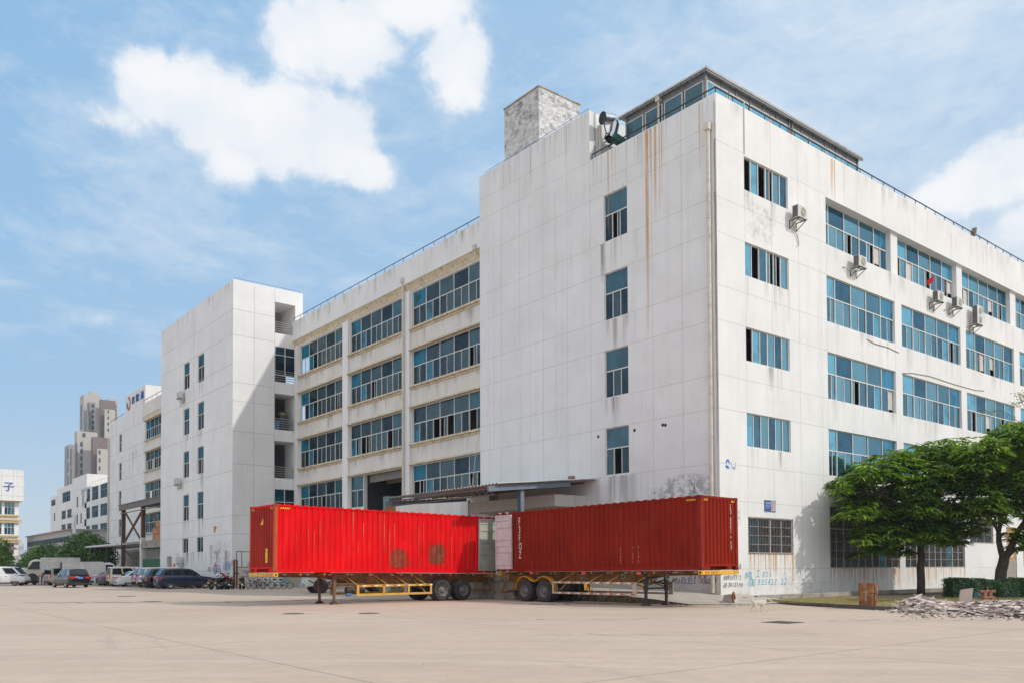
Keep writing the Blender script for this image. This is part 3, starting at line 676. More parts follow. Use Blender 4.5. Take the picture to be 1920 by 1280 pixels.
# cables hanging on the facade
b = MB()
P = [at(x, y, Y=-.03) for x, y in ((1626, 636), (1640, 644), (1665, 651), (1686, 661))]; b.tube(P, .018, 5)
P = [at(x, y, Y=-.03) for x, y in ((1692, 699), (1712, 699), (1745, 705), (1790, 720), (1830, 731), (1846, 732))]; b.tube(P, .018, 5)
b.build('cable', pm('cable_brown', (.25, .18, .12)), MAIN)
P = [at(x, y, X=.1) for x, y in ((900, 812), (896, 826), (892, 850), (889, 880), (885, 912))]; b = MB(); b.tube(P, .02, 5); b.build('cable', PIPEW, MAIN)
# white lower wall and concrete door hood under the canopy
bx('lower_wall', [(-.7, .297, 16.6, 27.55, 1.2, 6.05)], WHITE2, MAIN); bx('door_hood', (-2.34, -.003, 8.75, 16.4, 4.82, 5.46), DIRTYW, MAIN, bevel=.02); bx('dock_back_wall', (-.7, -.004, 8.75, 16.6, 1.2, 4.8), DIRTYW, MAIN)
# ================================================================ ROOFTOP PAVILION
STEEL = pm('grey_steel', (.22, .225, .23), .5, .4, dirt=(.2, .15, .1)); ZINC = pm('zinc_sheet', (.55, .54, .50), .55, .2, dirt=(.20, .17, .12), dirt_amt=.6, dscale=2, streak=True)
PV = empty('rooftop_pavilion', 'long glazed pavilion with thin overhanging metal roof standing on the factory roof', 'rooftop building')
x0, x1, y0, y1 = 1.32, 15.6, 1.62, 6.95
b = MB(); b.box(1.08, 15.95, 1.36, 7.3, 25.86, 25.92)
i = 0; x = 1.1
while x < 15.85: b.box(x, x+.09, 1.34, 7.3, 25.921, 25.955); x += .19
b.build('roof', ZINC, PV)
b = MB()
for k in range(19): b.box(1.1, 1.31, 1.5+k*.3, 1.58+k*.3, 25.79, 25.859)
b.box(1.14, 15.9, 1.40, 1.44, 25.76, 25.858); b.box(1.10, 1.14, 1.45, 7.25, 25.74, 25.785); b.build('eaves_purlin', STEEL, PV)
b = MB(); b.box(x0, x1, y0, y0+.06, 25.5, 25.85); b.box(x0, x0+.06, y0+.061, y1, 25.5, 25.85); b.box(x1-.06, x1, y0+.06, y1, 22.6, 25.85); b.box(x0, x1, y0, y0+.05, 22.6, 24.2); b.box(x0, x0+.05, y0+.051, y1, 22.6, 24.2)
for i in range(13): b.box(x0+.05+i*1.18, x0+.11+i*1.18, y0-.05, y0, 25.48, 25.85)
for yy in (y0, 4.6, y1-.1): b.box(x0-.06, x0+.05, yy-.05, yy+.06, 22.6, 25.84)
for xx in (x0-.05, 8.4, 8.7, x1-.05): b.box(xx, xx+.09, y0-.07, y0+.04, 22.6, 25.84)
b.build('frame', STEEL, PV)
for i in range(8):
    a = x0+.1+i*1.78+(.15 if i > 3 else 0); window(PV, TY(y0), a, a+1.66, 24.2, 25.48, .0, 1, GL_R, 0, 0, split=1, seed=200+i)
for i in range(4): window(PV, TX(x0), y0+.1+i*1.32, y0+1.28+i*1.32, 24.25, 25.48, .0, 1, GL_L, 0, 0, split=1, seed=220+i)
for i in range(4): window(PV, TX(x0), y0+.1+i*1.32, y0+1.28+i*1.32, 23.5, 24.18, .0, 2, GL_L, 0, 0, split=1, seed=230+i)
b = MB(); p = at(1235, 200, X=1.2); b.tube([(1.2, p.y, 23), (1.2, p.y, 25.7)], .06, 8); b.box(1.08, 1.3, p.y-.13, p.y+.13, 25.6, 25.84); b.build('downpipe', PIPEW, PV)
# exhaust duct
DU = empty('exhaust_duct', 'shiny bent exhaust duct with a green fan box on the roof beside the pavilion', 'exhaust duct')
SHINY = pm('galvanised', (.62, .64, .66), .18, 1.0, var=.1)
c0 = at(1130, 222, Y=7.7); c1 = at(1150, 226, Y=7.6); c2 = at(1149, 252, Y=7.6); c3 = at(1143, 262, Y=7.6)
b = MB(); b.tube([c0, c0.lerp(c1, .45), c1+Vector((-.05, 0, .05)), c1+Vector((.12, 0, -.25)), c2, c3], [.34, .31, .29, .27, .26, .26], 16, caps=False); b.build('duct', SHINY, DU, smooth=True)
b = MB(); b.disc(c0+(c1-c0).normalized()*.05, c1-c0, .33, 18); b.build('duct_mouth', MATS['hole_black'], DU)
fx = at(1160, 262, Y=7.2); b = MB(); b.beam(fx+Vector((-.35, .1, .08)), fx+Vector((.35, -.1, -.2)), .45, .34); b.build('fan_box', pm('fan_green', (.006, .10, .065), .5), DU, bevel=.02)
b = MB()
for a, c in (((1131, 226), (1137, 250)), ((1137, 250), (1168, 262)), ((1152, 255), (1133, 268)), ((1160, 262), (1141, 276)), ((1137, 250), (1133, 262))):
    b.tube([at(*a, Y=7.45), at(*c, Y=7.45)], .035, 5)
b.build('bracket', RAIL, DU)
# small flood lamp on the roof rail
p = at(1825, 444, Y=.1); SP = empty('roof_floodlight', 'small brown floodlight standing up on the roof railing at the right', 'floodlight', p)
b = MB(); b.beam((0, 0, .05), (.22, 0, .62), .30, .12); b.build('lamp_head', pm('lamp_brown', (.22, .17, .12)), SP); b = MB(); b.tube([(0, 0, -.2), (0, 0, .12)], .04, 6); b.build('lamp_bracket', RAIL, SP)

# ================================================================ DOCK, RAMP, CANOPY
b = MB(); b.box(-4.95, -.703, 8.9, 19.2, 0, 1.22); b.box(-5.12, -4.96, 8.92, 19.2, .95, 1.24)
tag(b.build('dock_platform', CONC, bevel=.03), 'dirty concrete loading dock behind both trailers', None, kind='structure')
b = MB(); rows = []
for i in range(13):
    t = i/12; y = -3.0+t*11.85; row = []
    for j in range(9):
        s = j/8; xl = -3.6+max(0, -(y+.9))*1.0; x = xl+(-.003-xl)*s if y > -.02 else xl+(1.35-xl)*s
        zr_ = .36+.075*max(0, y)+max(0, y-4)*.04; zl = max(.01, .05+.075*(y+.9))
        z = zl+(zr_-zl)*s**.9
        if y < 0: z = .02+(z-.02)*max(0, (y+3)/3)**.8*(1 if s < .8 else 1)
        z += R.uniform(-.008, .008); row.append(b.p((x+(R.uniform(-.12, .12) if j == 0 else 0), y+(R.uniform(-.25, .25) if i == 0 else 0), z)))
    rows.append(row)
for A, B_ in zip(rows, rows[1:]):
    for j in range(8): b.face((A[j], A[j+1], B_[j+1], B_[j]))
tag(b.build('ramp', CONCL), 'pale concrete ramp climbing along the wall from the corner', None, kind='structure')
b = MB()
for i in range(60):
    t = i/59; y = -1.1+t*10; h = max(.02, .05+.078*(y+.9)); x = -3.62-R.uniform(0, .12)
    c = Vector((x, y, 0)); k = 7; pts = [b.p((x+R.uniform(-.25, .1)*.8, y+cos(a*2*pi/k)*.3, h*(.5+.55*sin(a*2*pi/k)))) for a in range(k)]; b.face(pts)
    b.box(x-.05-R.uniform(0, .18), x+.12, y-.14, y+.14, 0, h*R.uniform(.55, 1.0))
tag(b.build('ramp_bank', pm('bank_soil', (.16, .125, .085), .95, var=.5, scale=5, dirt=(.25, .21, .15), dirt_amt=.7, dscale=3, bump=.8)), 'crumbling earth bank along the open side of the ramp', None, kind='structure')
CN = empty('loading_canopy', 'corrugated metal canopy on a blue steel column above the loading dock', 'canopy')
b = MB(); y = 8.06; X0, X1, Z0, Z1 = -6.61, -.01, 5.66, 6.29; k = 0
prof = []
while y < 18.8: prof.append((y, 0 if k % 4 in (0, 1) else .045)); y += .07; k += 1
for off in (0, .035):
    A = [b.p((X0, yy, Z0+dz_+off)) for yy, dz_ in prof]; B_ = [b.p((X1, yy, Z1+dz_+off)) for yy, dz_ in prof]
    for i in range(len(A)-1): b.face((A[i], A[i+1], B_[i+1], B_[i]))
b.build('roof_sheet', ZINC, CN)
b = MB(); BL = pm('blue_steel', (.16, .22, .28), .5, .1, dirt=(.10, .08, .06), dirt_amt=.4)
b.beam((-7.05, 8.32, 5.43), (-1.7, 8.32, 5.98), .14, .26); b.build('beam', BL, CN); b = MB(); b.beam((-7.0, 18.3, 5.33), (-1.2, 18.3, 5.85), .14, .24); b.build('beam', BL, CN)
b = MB(); cx, cy = -4.84, 8.52
for q in ((cx-.11, cx+.11, cy-.13, cy-.115, .0, 5.5), (cx-.11, cx+.11, cy+.115, cy+.13, .0, 5.5), (cx-.01, cx+.01, cy-.114, cy+.114, .0, 5.5)): b.box(*q)
b.build('column', BL, CN)
b = MB(); b.tube([(-1.0, 18.25, 1.2), (-1.0, 18.25, 5.8)], .07, 8); b.build('column', BL, CN)
b = MB()
for xx, zz in ((-6.5, 5.5), (-6.5, 5.2)): b.beam((xx, 8.5, zz), (xx, 18.3, zz), .05, .05)
for i in range(20): y = 8.5+i*.49; b.beam((-6.5, y, 5.48), (-6.5, y+.245, 5.22), .025, .025); b.beam((-6.5, y+.245, 5.22), (-6.5, y+.49, 5.48), .025, .025)
for i in range(6): x = -5.6+i*1.0; b.box(x, x+.06, 8.4, 18.5, 5.60+i*.095, 5.67+i*.095)
b.build('truss', pm('truss_brown', (.11, .09, .08), .7), CN)
bx('stone', (-1.55, -1.3, 8.3, 8.6, 6.28, 6.42), pm('brick_red', (.35, .16, .10)), CN)
# goods in the open loading bay
CR = [((1.6, 32.4), .9, 1.0, 2.6, (.20, .34, .30), 'stack of grey green plastic crates in the open bay', 'crate_stack'), ((1.2, 30.3), 1.9, 1.2, 2.5, (.30, .13, .05), 'tall stack of reddish brown cartons in the open bay', 'carton_stack'), ((.9, 28.9), .9, 1.0, 1.6, (.40, .28, .14), 'lower stack of tan pallet boards in the open bay', 'pallet_stack')]
bx('bay_floor', (.55, 7.4, 28.2, 34, 1.2, 1.25), CONC, MAIN)
for (p, w_, d_, h_, c_, lb, nm) in CR:
    e = empty(nm, lb, 'stacked goods', (p[0], p[1], 4.6)); n = int(h_/.2)
    if nm == 'crate_stack':
        for z in range(n): bx('crate', (R.uniform(-.02, .02), d_, R.uniform(-.02, .02), w_, z*.2+.01, z*.2+.19), pm('c_'+nm, c_, .6), e)
    else:
        for z in range(int(h_/.42)):
            bx('box', (R.uniform(-.04, .04), d_, R.uniform(-.04, .04), w_, z*.42+.01, z*.42+.41), pm('c_'+nm, c_, .9), e)
bx('mezzanine', (.6, 7.4, 28.2, 34, 4.45, 4.59), CONC, MAIN)
e = empty('plastic_sheet', 'crumpled light blue plastic sheet at the edge of the open bay', 'plastic sheet', (.8, 33.1, 4.6)); b = MB()
for i in range(7): a = i*.9; b.poly([(R.uniform(0, .4), R.uniform(-.5, .5), 0), (R.uniform(0, .4), R.uniform(-.5, .5), R.uniform(.3, .9)), (R.uniform(0, .4), R.uniform(-.5, .5), R.uniform(.2, 1.0))])
b.build('sheet', pm('sheet_blue', (.12, .36, .55), .4), e)

wt = empty('water_tank', 'dark green water barrel with orange band on the middle balcony of the tower', 'water tank', (-.55, 47.35, 13.9)); b = MB(); b.lathe((0, 0, .55), (0, 0, 1), [(0, .3), (.02, .42), (1.1, .42), (1.25, .3), (1.3, .02)], 16); b.build('barrel', pm('barrel_green', (.01, .05, .035), .3), wt); b = MB(); b.lathe((0, 0, 1.5), (0, 0, 1), [(0, .425), (.08, .43)], 16); b.build('band', pm('band_orange', (.45, .22, .03)), wt); bx('stand', (-.35, .35, -.35, .35, 0, .545), DARK, wt)
wt = empty('plastic_tub', 'light blue plastic tubs beside the green barrel on the balcony', 'plastic tub', (-1.3, 47.2, 13.9)); bx('tub', [(-.2, .25, -.2, .25, 0, .55), (-.1, .3, -.2, .25, .56, .9)], pm('tub_blue', (.03, .22, .5)), wt)
# ================================================================ FACTORY BEYOND
BE = empty('factory_building', 'second white factory beyond with blue sign characters and orange emblem on its stair block', 'factory building')
XB = .43; fB = TX(XB); b = MB()
HB = [(106.2, 107.6, z-2.55, z, .25) for z in (21.3, 17.1, 13.0, 8.9)]
wall(b, fB, 94.3, 104.4, 0, 26.43, []); wall(b, fB, 104.4, 113.2, 0, 23.7, HB)
b.poly([(XB, 94.3, 22), (XB+9, 94.3, 22), (XB+9, 94.3, 26.43), (XB, 94.3, 26.43)]); b.poly([(XB, 94.3, 26.43), (9, 94.3, 26.43), (9, 104.4, 26.43), (XB, 104.4, 26.43)])
b.poly([(XB, 113.2, 0), (12, 113.2, 0), (12, 113.2, 23.7), (XB, 113.2, 23.7)]); b.poly([(XB, 104.4, 23.7), (12, 104.4, 23.7), (12, 113.2, 23.7), (XB, 113.2, 23.7)])
b.build('wall', WHITE, BE)
HR = [(84.4, 93.6, SILL[i], HEAD[i]) for i in range(4)]+[(75, 83.2, SILL[i], HEAD[i]) for i in range(4)]+[(84.4, 92.6, 1.2, 4.4)]
b = MB(); wall(b, TX(.3), 67.0, 94.3, 0, 21.42, HR); b.box(.02, .32, 67, 94.28, 21.95, 23.65); b.build('bay_wall', WHITE2, BE)
b = MB(); b.box(.06, .29, 67, 94.2, 21.43, 21.94)
for a, c in ((84.3, 93.7), (75, 83.3)):
    for i in range(4): b.box(.02, .297, a, c, HEAD[i]+.01, HEAD[i]+.13); b.box(.06, .297, a, c, SILL[i]-.16, SILL[i]-.03)
b.build('ledge', LEDGE, BE)
for i in range(4):
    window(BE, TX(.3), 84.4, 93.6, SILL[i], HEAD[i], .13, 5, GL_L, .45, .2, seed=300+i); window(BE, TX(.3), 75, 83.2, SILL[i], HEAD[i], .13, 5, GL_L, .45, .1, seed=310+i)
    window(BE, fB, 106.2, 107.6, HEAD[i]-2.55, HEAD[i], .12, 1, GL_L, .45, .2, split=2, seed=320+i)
bx('interior', [(1.6, 1.65, 67, 94.2, 6.3, 21.6), (1.6, 1.65, 105, 109, 6, 22), (3.5, 3.6, 84, 93, 1, 5)], DARK, BE)
bx('roller_shutter', (.4, .46, 84.4, 92.6, 3.8, 4.4), pm('shutter_green', (.02, .14, .07)), BE)
joints(BE, fB, [(94.3, 113.2, z) for z in (21.5, 18.7, 17.1, 14.6, 13, 10.5, 8.9, 6.4, 4.6)], [(104.4, 0, 23.7), (99.3, 0, 22), (109, 0, 23.7)], w=.06)
railing(BE, [(.1, 67.2), (.1, 94.2)], 23.65, h=.5, mat=pm('rail_rust', (.20, .07, .04)), step=2); railing(BE, [(XB+.1, 104.5), (XB+.1, 113.1)], 23.7, h=.4, mat=MATS['rail_rust'], step=2)
b = MB(); b.tube([(.25, 113.0, 0), (.25, 113.0, 21.5)], .12, 6); b.build('drain_pipe', PIPEW, BE)
it = [(R.uniform(94.5, 113), R.choice((26.3, 23.6, 18, 12)), R.uniform(.2, .6), R.uniform(1, 4), 3) for _ in range(30)]; streaks('grime_streak', fB, it, GRIME, BE)
# writing
def text(s, size, org, xd, zd, mat, parent, name='lettering', sx=1.0, depth=.01, shear=0):
    cu = bpy.data.curves.new(name, 'FONT'); cu.body = s; cu.size = size; cu.extrude = depth; cu.resolution_u = 3; cu.offset = .0; cu.shear = shear
    ob = bpy.data.objects.new('tmp_text', cu); me = bpy.data.meshes.new_from_object(ob)
    bpy.data.objects.remove(ob); bpy.data.curves.remove(cu); me.name = name
    xd = Vector(xd).normalized(); zd = Vector(zd).normalized(); nd = xd.cross(zd)
    M = Matrix((xd*sx, zd, nd)).transposed().to_4x4(); M.translation = Vector(org); me.transform(M)
    me.materials.clear(); me.materials.append(mat)
    o = bpy.data.objects.new(name, me); COL.objects.link(o); o.parent = parent; return o
BLUE = pm('sign_blue', (.01, .09, .38), .5); 
for (px, ch) in ((252.3, '聯'), (260.3, '取'), (269.2, '通')):
    pass
for (px0, px1, yt, yb, ch) in ((246.8, 252.2, 742.5, 756, '君'), (254.8, 260.4, 737, 751.5, '歐'), (263.6, 269.2, 731.5, 747, '通')):
    P0, P1 = at(px0, (yt+yb)/2, X=XB-.05), at(px1, (yt+yb)/2, X=XB-.05); zt, zb = at((px0+px1)/2, yt, X=XB-.05).z, at((px0+px1)/2, yb, X=XB-.05).z
    w_ = abs(P0.y-P1.y); h_ = zt-zb; text(ch, h_*1.08, (XB-.05, P0.y, zb+h_*.08), (0, -1, 0), (0, 0, 1), BLUE, BE, sx=w_/h_/1.0, depth=.04)
P0 = at(241, 756, X=XB-.05); b = MB()
for k in range(10):
    a0, a1 = -1.9+k*.38, -1.9+(k+1)*.38+.02
    q = lambda a, r: (XB-.06, P0.y-cos(a)*r*.85-(.1), P0.z+sin(a)*r); b.poly([q(a0, .55), q(a0, 1.02), q(a1, 1.02), q(a1, .55)])
b.build('emblem', pm('emblem_orange', (.62, .14, .02)), BE)
b = MB(); b.poly([(XB-.055, P0.y+.2, P0.z-.9), (XB-.055, P0.y+.95, P0.z-.5), (XB-.055, P0.y+.95, P0.z+.3), (XB-.055, P0.y+.35, P0.z+.1)]); b.build('emblem', pm('emblem_green', (.10, .20, .14)), BE)

# steel frame with mezzanine in front of it
SF = empty('steel_loading_frame', 'rusty brown steel loading frame with crossed braces against the second factory', 'steel frame')
BR = pm('rusty_steel', (.13, .06, .035), .8, dirt=(.05, .03, .02)); 
b = MB(); xs = -4.5
def postx(px, y0_, y1_): 
    p = at(px, y0_, X=xs); return p
for px, w_ in ((232, .42), (269, .42)):
    p = at(px, 950, X=xs); b.box(xs-.2, xs+.2, p.y-.22, p.y+.22, 0, 9.2)
b.build('post', BR, SF)
b = MB(); p0, p1 = at(234.5, 1014, X=xs), at(266, 958, X=xs); b.beam(p0, p1, .15, .3); p0, p1 = at(235.5, 960, X=xs), at(265, 1013, X=xs); b.beam(p0, p1, .12, .22)
p0, p1 = at(236, 1032, X=xs), at(249, 1047, X=xs); b.beam(p0, p1, .1, .15); p0, p1 = at(266, 1030, X=xs), at(255, 1046, X=xs); b.beam(p0, p1, .1, .15); b.build('brace', BR, SF)
bx('roof', [(-5.0, .2, 67.05, 85.6, 9.32, 9.42), (-4.95, -4.8, 67.1, 85.4, 8.7, 9.3), (-4.9, -4.8, 67.2, 85, 8.3, 8.4)], pm('dirty_sheet', (.17, .15, .13), .8), SF)
bx('floor_slab', [(-4.7, .2, 67.05, 85.3, 4.55, 4.8), (-4.75, -4.7, 67.05, 76.5, 4.0, 4.55)], CONC, SF)
bx('column', (-4.75, -4.3, 76.3, 77.0, 0, 5.2), WHITE2, SF); bx('fence_panel', [(-4.6+.0, -4.55, 67.1+i*.3, 67.3+i*.3, .5, 2.75) for i in range(33)], pm('fence_green', (.03, .13, .06)), SF)
bx('back_wall', (.1, .28, 67.05, 85.2, 0, 4.5), pm('brown_wall', (.20, .17, .13), .9), SF); 
e = empty('carton_stack', 'rows of brown cartons netted on the mezzanine of the steel frame', 'cartons', (-4.3, 68.0, 4.8))
CB = pm('carton_brown', (.42, .21, .10), .9, var=.25, scale=1.5, island=.25)
for r_ in range(3):
    for k in range(5):
        if r_ == 2 and k > 3: continue
        bx('carton', (0, 1.2, k*1.15, k*1.15+1.1, r_*.68+.02, r_*.68+.66), CB, e)
for k in range(3): bx('carton', (.1, 1.2, k*1.2-.5, k*1.2+.6, 2.08, 2.85), CB, e)
# low carport roof beyond
CP = empty('lean_to_roof', 'long low lean-to roof with white gutter beside the second factory', 'lean-to roof')
bx('roof', (-6.1, .2, 85.7, 105.7, 4.5, 4.58), pm('sheet_grey', (.38, .38, .37), .6), CP); b = MB(); b.tube([(-6.15, 81, 4.5), (-6.15, 105.7, 4.55), (-6.15, 106.1, 4.1), (-6.0, 105.9, 3.6)], .13, 8); b.build('gutter', FRAMEW, CP)
for y in (87, 93, 99, 105): bx('post', (-5.9, -5.75, y, y+.15, 0, 4.5), RAIL, CP)
bx('wall_panel', (-.2, .25, 86, 93.8, .8, 4.2), pm('panel_white', (.6, .62, .64)), CP)

# ================================================================ THIRD BUILDING, SHED, OFFICE
XC = 11.0; B3 = empty('white_building', 'smaller white four storey building with a stair block behind the second factory', 'building')
fC = TX(XC); q = lambda px, py: at(px, py, X=XC)
yr, ys0, ys1, yl0, yl1 = q(206, 903).y-6, q(163, 887).y, q(136, 898).y, q(108, 916).y, q(95, 932).y
zp, zs_, z3, z4 = q(204, 903).z, q(163, 887).z, q(108, 916).z, q(95, 932).z
b = MB(); hs3 = []; rowz = [(q(158, 918).z+.1, q(160, 941).z), (q(158, 952).z, q(158, 973).z), (q(158, 986).z, q(158, 1006).z), (q(158, 1017).z, q(158, 1030).z)]
wy = [(q(204, 905).y-4, q(188, 905).y-0), (q(185, 910).y, q(172, 912).y), (q(169.5, 914).y, q(158.6, 918).y)]
for (zt, zb) in rowz:
    for (a, c) in wy: hs3.append((a+.2, c-.2, zb, zt, .3))
wall(b, fC, yr, ys0, 0, zp, hs3)
hn = []
for (zt, zb) in [(q(150, 929).z, q(150, 949).z), (q(150, 962).z, q(150, 981).z), (q(150, 993).z, q(150, 1012).z)]:
    for pp in ((146.5, 143.7), (153.7, 151)): hn.append((q(pp[1], 940).y, q(pp[0], 940).y, zb, zt, .3))
    
hn = [(min(h[0], h[1]), max(h[0], h[1]), h[2], h[3], .3) for h in hn]
wall(b, fC, ys0, ys1, 0, zs_, hn)
b.poly([(XC, ys0, zp-2), (XC+12, ys0, zp-2), (XC+12, ys0, zs_), (XC, ys0, zs_)]); b.poly([(XC, ys0, zs_), (XC+12, ys0, zs_), (XC+12, ys1, zs_), (XC, ys1, zs_)])
hl = []
for (zt, zb) in ((q(125, 955).z, q(125, 971).z), (q(125, 981).z, q(125, 993).z)):
    for pp in ((134.5, 126), (123.5, 115.5)): hl.append((q(pp[0], 960).y, q(pp[1], 960).y, zb, zt, .3))
hl += [(q(132, 930).y, q(117, 930).y, q(124, 940).z, q(124, 921).z, .3)]
wall(b, fC, ys1, yl0, 0, z3, hl); wall(b, fC, yl0, yl1, 0, z4, [(q(103.5, 960).y, q(101, 960).y, q(102, 976).z, q(102, 960).z, .3), (q(104, 940).y, q(96, 940).y, q(100, 947).z, q(100, 936).z, .3)])
b.poly([(XC, ys1, z3), (XC+12, ys1, z3), (XC+12, yl0, z3), (XC, yl0, z3)]); b.poly([(XC, yl1, 0), (XC+12, yl1, 0), (XC+12, yl1, z4), (XC, yl1, z4)])
b.build('wall', WHITE, B3)
for i, h in enumerate(hs3+hn+hl+[(q(103.5, 960).y, q(101, 960).y, q(102, 976).z, q(102, 960).z, .3), (q(104, 940).y, q(96, 940).y, q(100, 947).z, q(100, 936).z, .3)]):
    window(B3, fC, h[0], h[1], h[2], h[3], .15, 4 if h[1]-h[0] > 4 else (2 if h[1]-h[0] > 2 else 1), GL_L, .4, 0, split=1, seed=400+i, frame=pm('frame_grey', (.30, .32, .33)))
bx('interior', (XC+1.2, XC+1.3, yr, yl1-.3, 1, z3-2), DARK, B3)
railing(B3, [(XC+.1, yr), (XC+.1, ys0)], zp, h=1.2, step=2.5, mat=FRAMEW, name='roof_railing'); b = MB(); p = q(190, 880); b.tube([(XC+2, p.y, zp), (XC+2, p.y, p.z+.5)], .55, 10); b.build('roof_vent', SHINY, B3)
p = q(157, 913); b = MB(); b.tube([(XC+.3, q(168, 912).y, zp+.3), (XC-.1, p.y, zp+.1), (XC-.3, p.y+.3, zp-1.2), (XC-.3, p.y+.3, zp-3.5)], .35, 8); b.build('duct', SHINY, B3)
joints(B3, fC, [(ys0, ys1, z) for z in (zs_-3, zs_-6.5, zs_-10.5, 9.5, 6)], [], w=.07)
SH = empty('long_shed', 'long low grey shed with a band of dusty windows at far left', 'shed'); XS = -3.0; ya, yb = at(132, 991, X=XS).y, at(51, 1006, X=XS).y; fS = TX(XS)
b = MB(); wall(b, fS, ya, yb, 0, 7.9, [(ya+.8, yb-.4, 6.05, 6.95, .2), (ya+1, ya+9, 1.5, 3.6, .2)]); b.poly([(XS, ya, 0), (9, ya, 0), (9, ya, 7.9), (XS, ya, 7.9)]); b.poly([(XS, yb, 0), (9, yb, 0), (9, yb, 7.9), (XS, yb, 7.9)]); b.build('wall', pm('shed_wall', (.42, .41, .41), .85, dirt=(.2, .18, .16), streak=True), SH)
bx('roof', (XS-.35, 9, ya-.3, yb+.3, 7.9, 8.05), pm('shed_roof', (.36, .31, .26), .8), SH)
for i in range(9):
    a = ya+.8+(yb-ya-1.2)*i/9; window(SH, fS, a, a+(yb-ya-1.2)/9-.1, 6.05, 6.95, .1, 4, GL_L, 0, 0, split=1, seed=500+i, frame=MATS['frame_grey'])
bx('lower_panel', (XS+.25, XS+.3, ya+1, ya+9, 1.4, 3.7), pm('panel_grey', (.2, .2, .2)), SH)
b = MB(); p = at(134, 1000, X=XS-.6); b.tube([(XS-.6, p.y-2, 0), (XS-.6, p.y-2, 9.8), (XS-.6, p.y-1.2, 10.2), (XS-.6, p.y-.6, 9.9)], .25, 8); b.build('flue_pipe', FRAMEW, SH, smooth=True)
OF = empty('office_building', 'pale office building at the left edge with one large blue character on its top band', 'office building'); YO = 153.4; fO = TY(YO)
xr = at(45, 900, Y=YO).x; xr2 = at(35, 1000, Y=YO+1.2).x; oz = lambda py: at(30, py, Y=YO).z
b = MB(); b.box(-30, xr, YO, YO+14, oz(938), oz(880)); rws = [(oz(963.5), oz(940)), (oz(1001), oz(978)), (oz(1038), oz(1016.5))]
pu = [(at(8.5, 950, Y=YO+1.2).x, at(27.5, 950, Y=YO+1.2).x)]; w0 = pu[0][1]-pu[0][0]
pu += [(pu[0][0]-w0*1.25, pu[0][0]-w0*.25), (pu[0][0]-w0*2.5, pu[0][0]-w0*1.5)]
hh = [(a, c, z0, z1, .3) for a, c in pu for z0, z1 in rws]
wall(b, TY(YO+1.2), -28, xr2, 0, oz(938)+.01, hh); b.poly([(xr2, YO+1.2, 0), (xr2, YO+14, 0), (xr2, YO+14, oz(938)), (xr2, YO+1.2, oz(938))]); b.build('wall', WHITE, OF)
b = MB()
for z in (oz(973.5), oz(977.5), oz(1011), oz(1015), oz(939), oz(965), oz(1003.5), oz(1041)): b.box(-28, xr2+(.45 if z in (oz(973.5), oz(977.5), oz(1011), oz(1015)) else 0), YO+.7, YO+1.197, z-.12, z+.12)
b.build('ledge', pm('ledge_yellow', (.62, .46, .22), .8), OF)
for i, h in enumerate(hh): window(OF, TY(YO+1.2), h[0], h[1], h[2], h[3], .12, 3, GL_R, .4, 0, split=1, seed=600+i)
text('子', (oz(903)-oz(919))*1.15, (at(5, 918, Y=YO).x, YO-.05, oz(918.5)), (1, 0, 0), (0, 0, 1), BLUE, OF, depth=.05, sx=1.05)
joints(OF, fO, [(-30, xr, oz(892)), (-30, xr, oz(911)), (-30, xr, oz(929))], [(at(3.5, 900, Y=YO).x, oz(938), oz(880)), (at(25, 900, Y=YO).x, oz(938), oz(880))], w=.08)
e = empty('tile_roof_shelter', 'small red roofed shelter in front of the office building', 'shelter', at(25, 1085, X=-12.5)*1); e.location = (-14.5, 118, 0)
b = MB(); b.poly([(-6, -2, 3.4), (3.5, -2, 4.6), (3.5, 4, 5.2), (-6, 4, 5.0)]); b.build('roof', pm('red_tile', (.22, .08, .06), .8), e)
for x in (-5, -2, 1, 3): b = MB(); b.box(x, x+.25, -1.7, -1.45, 0, 3.6); b.build('post', FRAMEW, e)

# ================================================================ HIGH-RISE BLOCKS
CREAM = pm('tower_cream', (.46, .43, .40), .9, var=.05); BROWN = pm('tower_brown', (.20, .155, .145), .9, var=.05); GREYT = pm('tower_grey', (.33, .32, .31), .9, var=.05); TWIN = pm('tower_window', (.05, .07, .10), .3)
def tower(label, D, boxes, wins, name='apartment_tower'):
    """boxes: (px left, px corner, px right, y top, depth offset, material) faces -X (left) and -Y (right)"""
    t = empty(name, label, 'apartment tower')
    for bi, (pl, pc, pr_, yt, dd, mt) in enumerate(boxes):
        c = atd(pc, yt, D+dd); L = at(pl, yt, X=c.x); Rr = at(pr_, yt, Y=c.y)
        bx('wall', (c.x, Rr.x, c.y, L.y, 0, c.z), mt, t)
    for (side, D_, pc, pa, pb, ya_, yb_, n, fr_) in wins:
        c = atd(pc, ya_, D_); b = MB()
        for i in range(n):
            y0_ = ya_+(yb_-ya_)*i/n; y1_ = y0_+(yb_-ya_)/n*fr_
            if side == 'L': A, B_ = at(pa, y0_, X=c.x-.25), at(pb, y0_, X=c.x-.25); za, zb = A.z, at(pa, y1_, X=c.x-.25).z; b.box(c.x-.25, c.x+.05, min(A.y, B_.y), max(A.y, B_.y), zb, za)
            else: A, B_ = at(pa, y0_, Y=c.y-.25), at(pb, y0_, Y=c.y-.25); za, zb = A.z, at(pa, y1_, Y=c.y-.25).z; b.box(min(A.x, B_.x), max(A.x, B_.x), c.y-.25, c.y+.05, zb, za)
        b.build('windows', TWIN, t)
    return t
